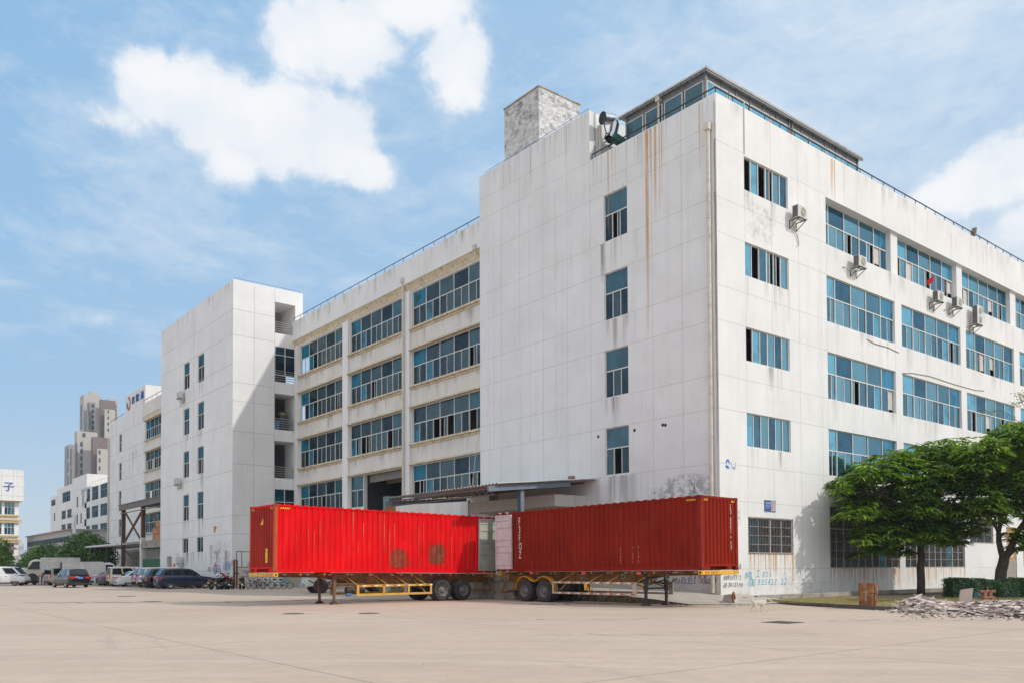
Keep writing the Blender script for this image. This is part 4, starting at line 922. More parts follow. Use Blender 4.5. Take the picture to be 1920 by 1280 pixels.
tower('tallest brown and cream apartment tower far behind the factories', 430,
      [(150, 157.5, 190, 738, 0, CREAM), (163, 167, 192, 752, -6, GREYT), (177.5, 179, 189, 752, -10, CREAM), (186.5, 188.5, 217, 748, -14, BROWN), (196, 196.8, 216.5, 766, -16, CREAM), (167, 169, 184, 732, 6, CREAM), (200, 202, 222, 746, 4, CREAM)],
      [('L', 424, 166, 165, 167, 757, 806, 2, .9), ('R', 424, 167, 172.6, 177, 756, 808, 5, .6), ('R', 414, 197, 202.3, 204.6, 768, 814, 4, .45), ('L', 430, 157.5, 151, 153, 760, 806, 2, .9), ('R', 434, 202, 217.2, 218.6, 758, 788, 4, .8)])
tower('mid height brown and cream apartment tower in front of the tallest one', 400,
      [(140, 144.5, 183, 807, 0, CREAM), (153, 155.5, 174, 824, -6, CREAM), (171, 174.5, 204, 818, -12, BROWN), (182, 182.8, 205, 840, -14, CREAM)],
      [('R', 394, 155.5, 150.5, 155.3, 828, 893, 5, .62), ('R', 386, 183, 186, 188.6, 843, 888, 3, .5), ('L', 400, 144.5, 141.4, 143.6, 830, 890, 2, .8), ('R', 400, 144.5, 155, 160.5, 811, 818, 1, 1)])
tower('lowest grey apartment tower, leftmost of the high blocks', 392,
      [(121.5, 130, 140, 832, 0, GREYT), (123, 128, 132, 834, -4, GREYT)],
      [('L', 392, 130, 122, 124, 838, 918, 8, .75), ('L', 388, 128, 125.5, 127.4, 840, 918, 3, .75), ('R', 392, 130, 133, 134.3, 840, 915, 2, .9)])
e = tag(bx('distant_block', tuple(), None, None) if False else empty('distant_block', 'small pale grey building far away between office and shed', 'building'))
c = atd(35, 1018, 300); b = MB(); b.box(c.x-1.5, at(45.5, 1018, Y=c.y).x, c.y, c.y+20, 0, c.z); b.build('wall', pm('far_grey', (.42, .45, .50)), e); b = MB()
for i in range(7): b.box(c.x-1.2, c.x+1.6, c.y-.15, c.y-.001, c.z-2-i*2.6, c.z-1-i*2.6)
b.build('windows', pm('far_win', (.30, .34, .40)), e)
# ================================================================ CONTAINERS AND TRAILERS
LN, WD, HT_ = 12.192, 2.438, 2.896
def cont_mat(name, col, fade, rustamt, white=0):
    m = bpy.data.materials.new(name); m.use_nodes = True; g = G(m.node_tree); p = g.n['Principled BSDF']; tc = g.new('TexCoord').outputs['Object']
    a = g.noise(tc, .5, 5, .6); c = g.mix(g.mr(a, .3, .7), tuple(k*.86 for k in col), tuple(min(1, k*1.12) for k in col))
    f = g.noise(g.vm('MULTIPLY', tc, (3.5, 3.5, .35)), 1, 8, .72); c = g.mix(g.mr(f, .52, .74, 0, fade), c, tuple(min(1, k*1.3+.10) for k in col))
    d = g.noise(g.vm('MULTIPLY', tc, (1, 1, .25)), 1.6, 7, .7); c = g.mix(g.mr(d, .5, .75, 0, .35), c, tuple(k*.45 for k in col))
    s = g.noise(g.vm('MULTIPLY', tc, (1.5, 1.5, .55)), 4.2, 8, .75); r1 = g.mr(s, .66-.06*rustamt, .72, 0, 1)
    c = g.mix(g.m('MULTIPLY', r1, .85*min(1, rustamt)), c, (.34, .12, .045))
    g.set(p.inputs['Base Color'], c); g.set(p.inputs['Roughness'], g.mr(f, .3, .7, .42, .7)); p.inputs['Specular IOR Level'].default_value = .05
    bn = g.new('Bump'); bn.inputs['Strength'].default_value = .25; bn.inputs['Distance'].default_value = .02; g.set(bn.inputs['Height'], g.noise(tc, 2.2, 4, .6)); g.l.new(bn.outputs[0], p.inputs['Normal'])
    MATS[name] = m; return m
BLACK = pm('black_hole', (.012, .011, .01), .8); YEL = pm('label_yellow', (.80, .55, .02), .6); WHT = pm('paint_white', (.75, .74, .70), .6)
def container(name, loc, ang, s, tilt, cm, endm, doorm, label, edge):
    r = empty(name, label, 'shipping container', loc, 0); r.rotation_euler = Matrix.Rotation(ang, 3, 'Z').to_euler()
    r.rotation_euler = (Matrix.Rotation(ang, 3, 'Z') @ Matrix.Rotation(tilt, 3, 'Y')).to_euler()
    f = lambda x, t, z: (x, -s*t, z)
    def fb_(b, x0, x1, t0, t1, z0, z1): b.fbox(f, x0, x1, t0, t1, z0, z1)
    def corr(b, a0, a1, per, dep, put, z0, z1):
        n = max(1, round((a1-a0)/per)); per = (a1-a0)/n; P = []
        for i in range(n):
            o = a0+i*per
            P += [(o, 0), (o+per*.36, 0), (o+per*.5, dep), (o+per*.86, dep)]
        P.append((a1, 0)); A = [b.p(put(u, d, z0)) for u, d in P]; B_ = [b.p(put(u, d, z1)) for u, d in P]
        for i in range(len(A)-1): b.face((A[i], A[i+1], B_[i+1], B_[i]))
    b = MB(); corr(b, .16, LN-.14, .278, .052, lambda u, d, z: f(u, .025+d, z), .15, HT_-.085); corr(b, .16, LN-.14, .278, .052, lambda u, d, z: f(u, WD-.025-d, z), .15, HT_-.085); b.build('side_panel', cm, r)
    b = MB(); corr(b, .13, WD-.13, .235, .045, lambda u, d, z: f(.03+d, u, z), .22, HT_-.1); b.build('end_panel', endm, r)
    b = MB(); corr(b, .1, LN-.1, .21, .02, lambda u, d, z: (u, 0, HT_-.012-d), 0, 1)
    b = MB(); n = 56
    for i in range(n):
        x0, x1 = .1+i*(LN-.2)/n, .1+(i+1)*(LN-.2)/n; zz = HT_-.03 if i % 2 else HT_-.008
        b.poly([f(x0, .04, zz), f(x1, .04, zz), f(x1, WD-.04, zz), f(x0, WD-.04, zz)])
        b.poly([f(x1, .04, HT_-.03), f(x1, .04, HT_-.008), f(x1, WD-.04, HT_-.008), f(x1, WD-.04, HT_-.03)])
        if i % 2 == 0: b.poly([f(x0, .018, HT_-.03), f(x1, .018, HT_-.03), f(x1, .018, HT_+.004), f(x0, .018, HT_+.004)])
    b.build('roof', cm, r)
    b = MB()
    for t0, t1 in ((0, .06), (WD-.06, WD)): fb_(b, .16, LN-.16, t0+.012, t1-.012, HT_-.09, HT_-.03); fb_(b, .16, LN-.16, t0+.006, t1-.006, .012, .16)
    fb_(b, .02, .08, .15, WD-.15, HT_-.11, HT_-.012); fb_(b, .02, .10, .15, WD-.15, .15, .24)
    fb_(b, .02, .09, .16, .55, .03, .149); fb_(b, .02, .09, WD-.75, WD-.45, .03, .149)
    fb_(b, LN-.08, LN-.02, .15, WD-.15, HT_-.11, HT_-.012); fb_(b, .3, LN-.2, .3, WD-.3, .05, .12)
    b.build('rails', cm, r)
    b = MB()
    for x0, x1 in ((.012, .155), (LN-.16, LN-.012)):
        for t0, t1 in ((.004, .13), (WD-.13, WD-.004)): fb_(b, x0, x1, t0, t1, .12, HT_-.12)
    b.build('corner_post', edge, r)
    b = MB(); h = MB()
    for x0 in (0, LN-.178):
        for t0 in (0, WD-.162):
            for z0 in (0, HT_-.118):
                fb_(b, x0, x0+.178, t0-.003, t0+.165, z0, z0+.118)
                tt = -.006 if t0 == 0 else WD+.006
                h.fbox(f, x0+.055, x0+.123, min(tt, tt+.002), max(tt, tt+.002), z0+.03, z0+.09)
                if x0 == 0: h.fbox(f, -.004, -.002, t0+.05, t0+.11, z0+.03, z0+.09)
    b.build('corner_casting', edge, r, bevel=.008); h.build('casting_hole', BLACK, r)
    # open doors: near leaf folded back along the visible side, the other along the hidden side
    for k, (t, so_) in enumerate(((-.09, -1), (WD+.05, 1))):
        b = MB(); x0, x1 = LN-1.2, LN-.02; th = .045
        fb_(b, x0, x1, t, t+th, .14, HT_-.13)
        for (q0, q1) in ((x0, x0+.07), (x1-.07, x1)): fb_(b, q0, q1, t-.04, t-.001, .14, HT_-.13)
        for z in (.14, .34, .95, 1.25, 1.55, 2.15, 2.5, HT_-.2): fb_(b, x0+.071, x1-.071, t-.035, t-.001, z, z+.07)
        d = b.build('door', doorm, r)
        b = MB()
        for q in (x0+.35, x1-.3):
            b.tube([f(q, t+th+.02, .0), f(q, t+th+.02, HT_)], .018, 6)
            for zz in (.03, HT_-.03): fb_(b, q-.05, q+.05, t-.03, t+th+.03, zz-.03, zz+.03)
        b.build('lock_rod', pm('lock_galv', (.5, .5, .5), .5, .6), d)
    b = MB(); b.poly([f(3, .08, .14), f(3, WD-.08, .14), f(3, WD-.08, HT_-.1), f(3, .08, HT_-.1)]); b.poly([f(.2, .08, .13), f(LN, .08, .13), f(LN, WD-.08, .13), f(.2, WD-.08, .13)]); b.build('interior', DARK, r)
    # hazard stripes at the corners
    b = MB()
    def stripes(put, a0, n, z):
        for i in range(n): a = a0+i*.09; b.poly([put(a, z), put(a+.045, z), put(a+.085, z+.07), put(a+.04, z+.07)])
    stripes(lambda a, z: f(a, .008, z), .26, 5, HT_-.2); stripes(lambda a, z: f(.018, a, z), .2, 3, HT_-.2); stripes(lambda a, z: f(.018, a, z), WD-.45, 3, HT_-.2)
    b.build('hazard_stripe', YEL, r)
    return r, f
AR = math.atan2(.9993, -.0387); AL = math.atan2(.0453, .9988)
LR, LL = (-5.77, -3.52, 1.478), (-17.32, 9.65, 1.441)
REDB = cont_mat('red_paint', (.74, .006, .009), .16, .9); REDE = cont_mat('old_red_paint', (.36, .028, .018), .3, .8)
BRN = cont_mat('oxide_paint', (.25, .018, .007), .08, .35); EDG1 = cont_mat('rusty_edge', (.50, .085, .035), .5, 3.2); EDG2 = cont_mat('oxide_edge', (.25, .024, .015), .5, 1.6)
DG = pm('door_grey_green', (.45, .47, .40), .6, dirt=(.25, .2, .15), dirt_amt=.4); DP = pm('door_pale', (.60, .53, .53), .6, dirt=(.33, .25, .22), dirt_amt=.5, dscale=1.5)
C1, f1 = container('shipping_container', LL, AL, -1, .0102, REDB, REDE, DG, 'bright red corrugated container with two brown rust patches and rusty corner post', EDG1)
C2, f2 = container('shipping_container', LR, AR, 1, .0072, BRN, BRN, DP, 'dark oxide red corrugated container nearest the building corner', EDG2)
# rust patches on the bright red side, label and numbers
def cpatch(parent, f, items, mat, name, t=.006):
    b = MB(); b.uv = []
    for (x0, x1, z0, z1, s_) in items:
        n = max(2, int((x1-x0)/.07))
        b.poly([f(x0, t, z1), f(x1, t, z1), f(x1, t, z0), f(x0, t, z0)]); b.uv += [(s_+.002, 0), (s_+.998, 0), (s_+.998, 1), (s_+.002, 1)]
    return b.build(name, mat, parent)
def pxs(px): # x along the red side from photo px
    p = at(px, 1050, Y=9.9); return (p.x-LL[0])/.9988
def rust_square(parent, f, x0, x1, z0, z1, s_):
    """soft-edged rust area laid 4 mm proud of the corrugated sheet"""
    b = MB(); b.uv = []; per = (LN-.3)/round((LN-.3)/.278); n = max(6, int((x1-x0)/.03))
    def d(x):
        u = ((x-.16)/per) % 1
        return 0 if u < .36 else ((u-.36)/.14*.052 if u < .5 else (.052 if u < .86 else (1-(u-.86)/.14)*.052))
    for i in range(n):
        a, c = x0+(x1-x0)*i/n, x0+(x1-x0)*(i+1)/n; ua, uc = s_+.001+.998*i/n, s_+.001+.998*(i+1)/n
        b.poly([f(a, .021+d(a), z0), f(c, .021+d(c), z0), f(c, .021+d(c), z1), f(a, .021+d(a), z1)]); b.uv += [(ua, 1), (uc, 1), (uc, 0), (ua, 0)]
    return b.build('rust_patch', RUSTP, parent)
rust_square(C1, f1, pxs(729), pxs(768), .13, 1.22, 9); rust_square(C1, f1, pxs(804), pxs(842), .36, 1.48, 9)
rr = random.Random(9); b = MB(); per = (LN-.3)/round((LN-.3)/.278)
for (pxc, zc, n, sx_, sz_) in ((648, 1.1, 9, .12, .12), (657, 1.02, 8, .14, .08), (726, .95, 8, .08, .1), (772, .5, 20, .35, .3), (788, .4, 12, .25, .2), (845, .95, 8, .08, .12), (570, 1.8, 5, .05, .3), (700, 1.4, 5, .3, .1), (556, 1.0, 10, .04, .6), (596, 1.9, 7, .04, .4)):
    for i in range(n):
        x = pxs(pxc)+rr.gauss(0, sx_*.5); z = zc+rr.gauss(0, sz_*.5); w_ = rr.uniform(.015, .05); u = ((x-.16)/per) % 1
        if u > .36 and u < .98: x -= (u-.1)*per
        b.poly([f1(x, .021, z), f1(x+w_, .021, z+rr.uniform(-.02, .02)), f1(x+w_*.8, .021, z+w_*1.4), f1(x-w_*.2, .021, z+w_)])
b.build('rust_spots', pm('rust_brown', (.20, .045, .022), .9, var=.5, scale=6), C1)
it = []; RUBL = decal_mat('faded_run', (.80, .26, .10), (.62, .20, .09))
for k in range(1, 43):
    if rr.random() < .75:
        for q in range(rr.choice((1, 1, 2))): it.append((.16+k*per+rr.uniform(.01, .06), rr.uniform(1.4, 2.75), rr.uniform(.02, .05), rr.uniform(.5, 2.0), rr.choice((5, 7, 9, 12))))
streaks('paint_scratch', lambda u, v, z: f1(u, .021+v, z), it, RUBL, C1, off=0)
it = []
for k in range(60): it.append((rr.uniform(.2, 12), rr.uniform(.5, 2.75), rr.uniform(.02, .05), rr.uniform(.3, 1.2), rr.choice((2, 3, 4))))
streaks('paint_scratch', lambda u, v, z: f2(u, .019+v, z), it, RUBL, C2, off=0)
b = MB(); b.fbox(f1, .02, .024, WD*.27, WD*.27+.2, .42, 1.02); lb_ = b.build('number_plate', YEL, C1)
text('KTR', .2, (0, 0, 0), (1, 0, 0), (0, 0, 1), BLACK, lb_) if False else None
for i, ch in enumerate(('K', '1', '8')):
    text(ch, .17, (.016, .66+.16, .84-i*.18), (0, -1, 0), (0, 0, 1), BLACK, lb_, depth=.001)
b = MB(); b.poly([f1(.02, 1.38, 2.05), f1(.02, 1.12, 2.05), f1(.02, 1.12, 2.35)]); b.build('warning_triangle', YEL, C1)
def vtext(parent, s_, x, y, z, size, nd, name='lettering', mat=WHT, st=None):
    """characters one under another"""
    for i, ch in enumerate(s_):
        if ch != ' ': text(ch, size, (x, y, z-i*(st or size*.92)), nd, (0, 0, 1), mat, parent, name=name, depth=.001)
b_ = MB(); 
vtext(C2, 'EGHU 8204635', .02, WD-(WD-.42)-.0, 0, .1, (0, 1, 0)) if False else None
# right end face of the oxide container: local x=0 plane, t from 0 (near) to WD ; outward normal -x, letters run along -y
for i, ch in enumerate('TEXU 4862971 9 45G1'):
    if ch != ' ': text(ch, .13, (.022, -1.93, 2.52-i*.097), (0, -1, 0), (0, 0, 1), WHT, C2, name='lettering', depth=.001)
for i, ch in enumerate('F3FOZ'):     # cut-off remnant of a big vertical name beside the open door, running down the panel
    text(ch, .5, (LN-1.62, .012, 2.25-i*.40), (-.35, 0, 0), (0, 0, 1), WHT, C2, name='lettering', sx=.55, depth=.001)
for i in range(26):
    pass
b = MB(); rr = random.Random(2)
for c_ in (3.15, 3.45, 4.15):
    for i in range(16):
        z = rr.uniform(.3, 1.0); x = c_+rr.uniform(-.01, .02); b.poly([f2(x, .021, z), f2(x+.02, .021, z), f2(x+.02, .021, z+rr.uniform(.02, .06)), f2(x, .021, z+.03)])
b.build('scratches', pm('scratch_pink', (.55, .33, .28)), C2)

TYRE = pm('tyre_rubber', (.035, .034, .033), .85, var=.2, dirt=(.12, .10, .08), dirt_amt=.5, dscale=2); TRY = pm('trailer_ochre', (.26, .125, .03), .7, var=.3, dirt=(.07, .04, .02), dirt_amt=.85, dscale=1.6)
TRD = pm('trailer_dark', (.06, .045, .035), .8, var=.4); TYL = pm('guard_yellow', (.62, .36, .07), .6, dirt=(.25, .13, .04), dirt_amt=.5, dscale=3); TOR = pm('fender_orange', (.66, .29, .03), .55, dirt=(.2, .1, .03), dirt_amt=.4); BRT = pm('bright_yellow', (.75, .40, .02), .5, dirt=(.2, .1, .03), dirt_amt=.6, dscale=3)
REF = pm('reflect_red', (.60, .03, .02), .4); RFW = pm('reflect_white', (.75, .74, .70), .4); RIM = pm('rim_grey', (.20, .19, .18), .6, .3, dirt=(.15, .09, .05), dirt_amt=.6, dscale=5)
def wheel(parent, c, ax, r=.52, w=.28, rimr=None, name='wheel', tyre=None, rim=None, spokes=0):
    """axis ax points outwards"""
    c = Vector(c); rimr = rimr or r*.58; ax = Vector(ax).normalized()
    b = MB(); b.lathe(c, ax, [(-w/2, rimr*.95), (-w/2, r*.9), (-w/2+.03, r*.985), (-w*.2, r), (w*.2, r), (w/2-.03, r*.985), (w/2, r*.9), (w/2-.012, r*.75), (w/2-.005, rimr), (w/2-.02, rimr*.97)], 24)
    t = b.build(name, tyre or TYRE, parent, smooth=True)
    b = MB()
    b.lathe(c, ax, [(w/2-.02, rimr), (w/2-.03, rimr*.93), (w*.12, rimr*.82), (w*.05, rimr*.55), (w*.16, rimr*.42), (w*.3, rimr*.36), (w*.42, rimr*.26), (w*.44, .001)], 20)
    b.build('rim', rim or RIM, t, smooth=False)
    b = MB(); a = ax.cross(Vector((0, 0, 1))).normalized(); z = Vector((0, 0, 1))
    for k in range(8): th = k*pi/4; b.disc(c+ax*(w*.11)+a*cos(th)*rimr*.66+z*sin(th)*rimr*.66, ax, rimr*.11, 8)
    b.build('rim_hole', BLACK, t)
    return t
def trailer(name, loc, ang, s, z0, slope, label, style, wx):
    r = empty(name, label, 'container trailer', (loc[0], loc[1], 0), ang)
    f = lambda x, t, z: (x, -s*t, z); zc = lambda x: z0-slope*x-.004
    P = lambda x, t, dz_: f(x, t, zc(x)+dz_)
    # two main beams with gooseneck
    prof = [(.25, .17), (3.0, .20), (3.6, .30), (4.3, .46), (LN-.2, .44), (LN-.05, .3)]
    b = MB()
    for t in (.72, 1.62):
        for (xa, da), (xb, db) in zip(prof, prof[1:]):
            b.hexa([P(xa, t, -da), P(xa, t+.02, -da), P(xa, t+.02, -.01), P(xa, t, -.01)], [P(xb, t, -db), P(xb, t+.02, -db), P(xb, t+.02, -.01), P(xb, t, -.01)])
            b.hexa([P(xa, t-.07, -da-.02), P(xa, t+.09, -da-.02), P(xa, t+.09, -da), P(xa, t-.07, -da)], [P(xb, t-.07, -db-.02), P(xb, t+.09, -db-.02), P(xb, t+.09, -db), P(xb, t-.07, -db)])
    for x in [1.2+i*1.15 for i in range(10)]: b.hexa([P(x, .02, -.11), P(x+.08, .02, -.11), P(x+.08, .02, -.015), P(x, .02, -.015)], [P(x, WD-.02, -.14), P(x+.08, WD-.02, -.14), P(x+.08, WD-.02, -.015), P(x, WD-.02, -.015)])
    for x in [3.9+i*.9 for i in range(9)]: b.hexa([P(x, .66, -.44), P(x+.02, .66, -.44), P(x+.02, .66, -.02), P(x, .66, -.02)], [P(x, .72, -.44), P(x+.02, .72, -.44), P(x+.02, .72, -.02), P(x, .72, -.02)])
    b.build('main_beam', TRY, r)
    for xa in (LN-.24, 0):
        b = MB(); b.hexa([P(xa, 0, -.17), P(xa+.2, 0, -.17), P(xa+.2, 0, -.008), P(xa, 0, -.008)], [P(xa, WD, -.17), P(xa+.2, WD, -.17), P(xa+.2, WD, -.008), P(xa, WD, -.008)])
        bo = b.build('bolster', BRT, r, bevel=.012)
    b = MB(); b.disc(P(.1, -.004, -.09), (0, 1, 0), .045); b.disc(P(LN-.14, -.004, -.09), (0, 1, 0), .045); b.fbox(lambda x, t, z: P(x, t, z), -.005, -.003, .95, 1.0, -.11, -.06); b.build('twist_lock', BLACK, bo)
    b = MB()
    for i in range(4): b.fbox(P, -.006, -.004, .2+i*.16, .27+i*.16, -.13, -.06)
    b.build('reflector', REF, bo); b = MB(); b.fbox(P, -.006, -.004, .47, .6, -.125, -.065); b.build('reflector', RFW, bo)
    # reflective tape along the beam
    b = MB(); b2 = MB(); x = .5
    while x < LN-1:
        b.fbox(P, x, x+.16, .70, .704, -.10, -.055); b2.fbox(P, x+.25, x+.41, .70, .704, -.10, -.055); x += .52 if style else .55
    b.build('reflector', REF, r); b2.build('reflector', RFW, r)
    # landing legs
    for t in (.5, WD-.6):
        x = 3.2 if style else 3.12; zt = zc(x)-.25; b = MB()
        b.fbox(f, x-.075, x+.075, t-.07, t+.07, .62, zt+.1); b.fbox(f, x-.05, x+.05, t-.045, t+.045, .1, .62)
        o = b.build('landing_leg', pm('leg_black', (.04, .04, .042), .6) if style else pm('leg_brown', (.15, .09, .06), .8, dirt=(.3, .12, .05), dirt_amt=.6), r)
        b = MB(); b.hexa([f(x-.2, t-.13, 0), f(x+.2, t-.13, 0), f(x+.2, t+.13, 0), f(x-.2, t+.13, 0)], [f(x-.07, t-.06, .13), f(x+.07, t-.06, .13), f(x+.07, t+.06, .13), f(x-.07, t+.06, .13)]); b.build('foot', TRD, o)
        b = MB(); b.tube([f(x, t, .75), f(x+.85, t+.1, zc(x)-.5)], .03, 6); b.tube([f(x, t, .8), f(x-.5, t+.1, zc(x)-.33)], .025, 6); b.build('brace', TRY if style else o.data.materials[0], o)
    b = MB(); x = 3.15; b.tube([f(x, .5, .72), f(x, WD-.6, .72)], .04, 6); b.beam(f(x, .5, .85), f(x, WD-.6, zc(x)-.35), .04, .05); b.beam(f(x, WD-.6, .85), f(x, .5, zc(x)-.35), .04, .05); b.build('leg_crossbar', TRD, r)
    # side guard
    for t in (-.0, WD-.03):
        b = MB(); X0_, X1_ = (4.0, 8.15) if not style else (3.3, 8.3); zb, zt = (.36, .86) if not style else (.42, .98)
        q = (.10 if not style else .09)
        b.fbox(f, X0_, X1_, t, t+.04, zt-q, zt); b.fbox(f, X0_, X1_, t, t+.04, zb, zb+q)
        for xx in ((X0_, X0_+.12), (X1_-.1, X1_), ((X0_*2+X1_)/3, (X0_*2+X1_)/3+.1), ((X0_+X1_*2)/3, (X0_+X1_*2)/3+.1)) if not style else ((X0_, X0_+.2), (X1_-.1, X1_)): b.fbox(f, xx[0], xx[1], t+.002, t+.038, zb+q, zt-q)
        o = b.build('side_guard', TYL if not style else pm('guard_alu', (.50, .42, .30), .5, .2, dirt=(.3, .2, .12), dirt_amt=.5, dscale=3), r)
        if t < .1:
            b = MB(); b2 = MB(); x = X0_+.1
            while x < X1_-.3:
                for z in ((zt-.075,) if not style else (zt-.07, zb+.02)): b.fbox(f, x, x+.16, t-.006, t-.003, z, z+.05); b2.fbox(f, x+.22, x+.36, t-.006, t-.003, z, z+.05)
                x += .62 if not style else .42*1.4
            b.build('reflector', REF, o); b2.build('reflector', RFW, o)
            for xx in (X0_+.1, X0_+1.7, X0_+2.8, X1_-.3): b = MB(); b.tube([f(xx, t+.04, zt-.05), f(xx-.35, .7, zc(xx)-.1)], .022, 5); b.tube([f(xx, t+.04, zb+.05), f(xx-.3, .7, zc(xx)-.3)], .018, 5); b.build('guard_arm', TYL, o)
    # wheels: twin tyres on two axles, springs
    for x in wx:
        for (t, d) in ((.16, -1), (WD-.16, 1)):
            wheel(r, f(x, t, .52), (0, s if d < 0 else -s, 0), .52, .27); 
            b = MB(); c = Vector(f(x, t+(.3 if d < 0 else -.3), .52)); b.lathe(c, (0, 1, 0), [(-.13, .3), (-.13, .47), (-.09, .515), (.09, .515), (.13, .47), (.13, .3)], 20); b.build('inner_wheel', TYRE, r, smooth=True)
        b = MB(); b.tube([f(x, .3, .52), f(x, WD-.3, .52)], .08, 8); b.build('axle', TRD, r)
    b = MB(); b.box(min(wx)-.8, max(wx)+.8, -s*.95-.04, -s*.95+.04, .62, .74); b.box(min(wx)-.8, max(wx)+.8, -s*(WD-.95)-.04, -s*(WD-.95)+.04, .62, .74); b.box(min(wx)-.6, max(wx)+.6, -s*WD/2-.35, -s*WD/2+.35, .58, .95)
    for x in (min(wx)-.8, sum(wx)/2, max(wx)+.8):
        for t in (.95, WD-.95): b.box(x-.06, x+.06, -s*t-.05, -s*t+.05, .6, zc(x)-.4)
    b.build('suspension', TRD, r)
    if style:
        for t in (.0, WD-.36):
            b = MB(); pts = []
            for x in sorted(wx):
                for k in range(9):
                    a = pi-k*pi/8
                    if x == min(wx) or k > 0: pts.append((x+cos(a)*.66, .52+sin(a)*.66))
            xs_s = sorted(wx); mid = sum(xs_s)/2
            pts = [(xx, zz) for xx, zz in pts if not (xs_s[0] < mid <= xx and abs(xx-xs_s[0]) < .7 and xx-xs_s[0] > 0 and xx > mid) and not (xx < mid and xx > xs_s[0]+.7)]
            pts = [(xx, max(zz, .95) if xs_s[0] < xx < xs_s[1] else max(zz, .5)) for xx, zz in pts]
            pts.sort(key=lambda q: q[0])
            for (xa, za), (xb, zb_) in zip(pts, pts[1:]): b.hexa([f(xa, t, za), f(xa, t+.34, za), f(xa, t+.34, za+.035), f(xa, t, za+.035)], [f(xb, t, zb_), f(xb, t+.34, zb_), f(xb, t+.34, zb_+.035), f(xb, t, zb_+.035)])
            b.build('fender', TOR, r)
        b = MB(); b.fbox(f, min(wx)-1.0, min(wx)-.97, .02, .34, .4, .7); b.fbox(f, max(wx)+.72, max(wx)+.745, .02, .34, .25, .62); b.build('mud_flap', TRD, r)
    b = MB(); b.beam(f(LN-.3, .3, zc(LN)-.25), f(LN-.05, .3, .45), .06, .06); b.beam(f(LN-.3, WD-.3, zc(LN)-.25), f(LN-.05, WD-.3, .45), .06, .06); b.fbox(f, LN-.1, LN-.02, .1, WD-.1, .38, .48); b.beam(f(LN-1.3, .2, .62), f(LN-.1, .2, .44), .05, .05); b.build('rear_bumper', TRY, r)
    b = MB(); b.tube([f(3.7 if not style else 8.9, .45, .62), f(4.6 if not style else 9.5, .45, .62)], .16, 12); b.build('air_tank', TRD, r)
    return r, f
T1, g1 = trailer('container_trailer', LL, AL, -1, 1.441, .0102, 'ochre skeletal trailer with yellow side guard carrying the bright red container', 0, (8.85, 10.1))
T2, g2 = trailer('container_trailer', LR, AR, 1, 1.478, .0072, 'orange skeletal trailer with double arched fender carrying the dark oxide red container', 1, (10.25, 8.92))
b = MB(); b.tube([g1(3.55, .2, .42), g1(3.8, .2, .42)], .07, 10); b.build('air_canister', pm('canister_blue', (.06, .15, .35)), T1)
b = MB()
for (x, t) in ((7.1, .7), (4.6, .7), (2.2, .7)): b.disc(g2(x, t-.012, 1.2), (0, 1, 0), .11, 14)
b.build('round_sticker', pm('sticker_pale', (.42, .45, .36)), T2); b = MB()
for (x, t) in ((7.1, .7), (4.6, .7), (2.2, .7)): b.disc(g2(x, t-.016, 1.2), (0, 1, 0), .075, 14)
b.build('round_sticker', pm('sticker_green', (.03, .12, .09)), T2)
b = MB()
for x in (3.05, 6.2, 9.6): b.fbox(g2, x, x+.22, .0, .02, 1.30, 1.40)
b.build('marker_lamp', pm('marker_red', (.8, .08, .05), .3), T2)
# ================================================================ WRITING ON THE WALLS, SIGNS
CY = pm('spray_cyan', (.02, .38, .52), .7); BK = pm('spray_black', (.03, .03, .035), .7); BU = pm('spray_blue', (.03, .08, .36), .7); PU = pm('spray_violet', (.22, .16, .42), .7); RD = pm('spray_red', (.6, .06, .03), .7)
rr = random.Random(12)
def graffiti(s_, fn, u, z, size, dirx, mat, parent, sx=.8, du=None, v=-.006):
    made = []
    for ch in s_:
        if ch != ' ':
            o = Vector(fn(u, v, z+rr.uniform(-.05, .05)*size)); dx = Vector(dirx)+Vector((0, 0, rr.uniform(-.12, .12)))
            made.append(text(ch, size*rr.uniform(.85, 1.15), o, dx, (0, 0, 1), mat, parent, name='graffiti', sx=sx, depth=.001, shear=rr.uniform(.05, .35)))
        u += (du or size*.55)*(1 if dirx[0] > 0 or dirx[1] > 0 else -1)
    if len(made) > 1: merge(made[0], made[1:])
dR = (1, 0, 0); dL = (0, -1, 0)
graffiti('#88507212', fr, .18, 1.0, .30, dR, BK, MAIN, du=.15); graffiti('证13820398', fr, .15, .66, .30, dR, BK, MAIN, du=.17)
p0 = at(1393, 1080, Y=0); p1 = at(1396, 1097, Y=0)
graffiti('水电 工 021', fr, p0.x+.1, p0.z-.05, .44, dR, CY, MAIN, du=.29); graffiti('办证 905427 22', fr, p1.x+.25, p1.z, .44, dR, CY, MAIN, du=.27)
p = at(1259, 1093, X=0); graffiti('50002325', fl, p.y, p.z+.0, .38, dL, BU, MAIN, du=.19); graffiti('13926820509', fl, p.y-1.62, p.z+.02, .36, dL, BK, MAIN, du=.095, sx=.5); p = at(1292, 1083, X=0); graffiti('办证刻章', fl, p.y, p.z, .22, dL, BU, MAIN, du=.28)
p = at(1297, 926, X=0); graffiti('A', fl, p.y, p.z, .5, dL, pm('spray_maroon', (.09, .03, .08)), MAIN, sx=.7); p = at(1386, 1065, Y=0); graffiti('8', fr, p.x, p.z, .3, dR, BK, MAIN)
gt = TX(TXx)
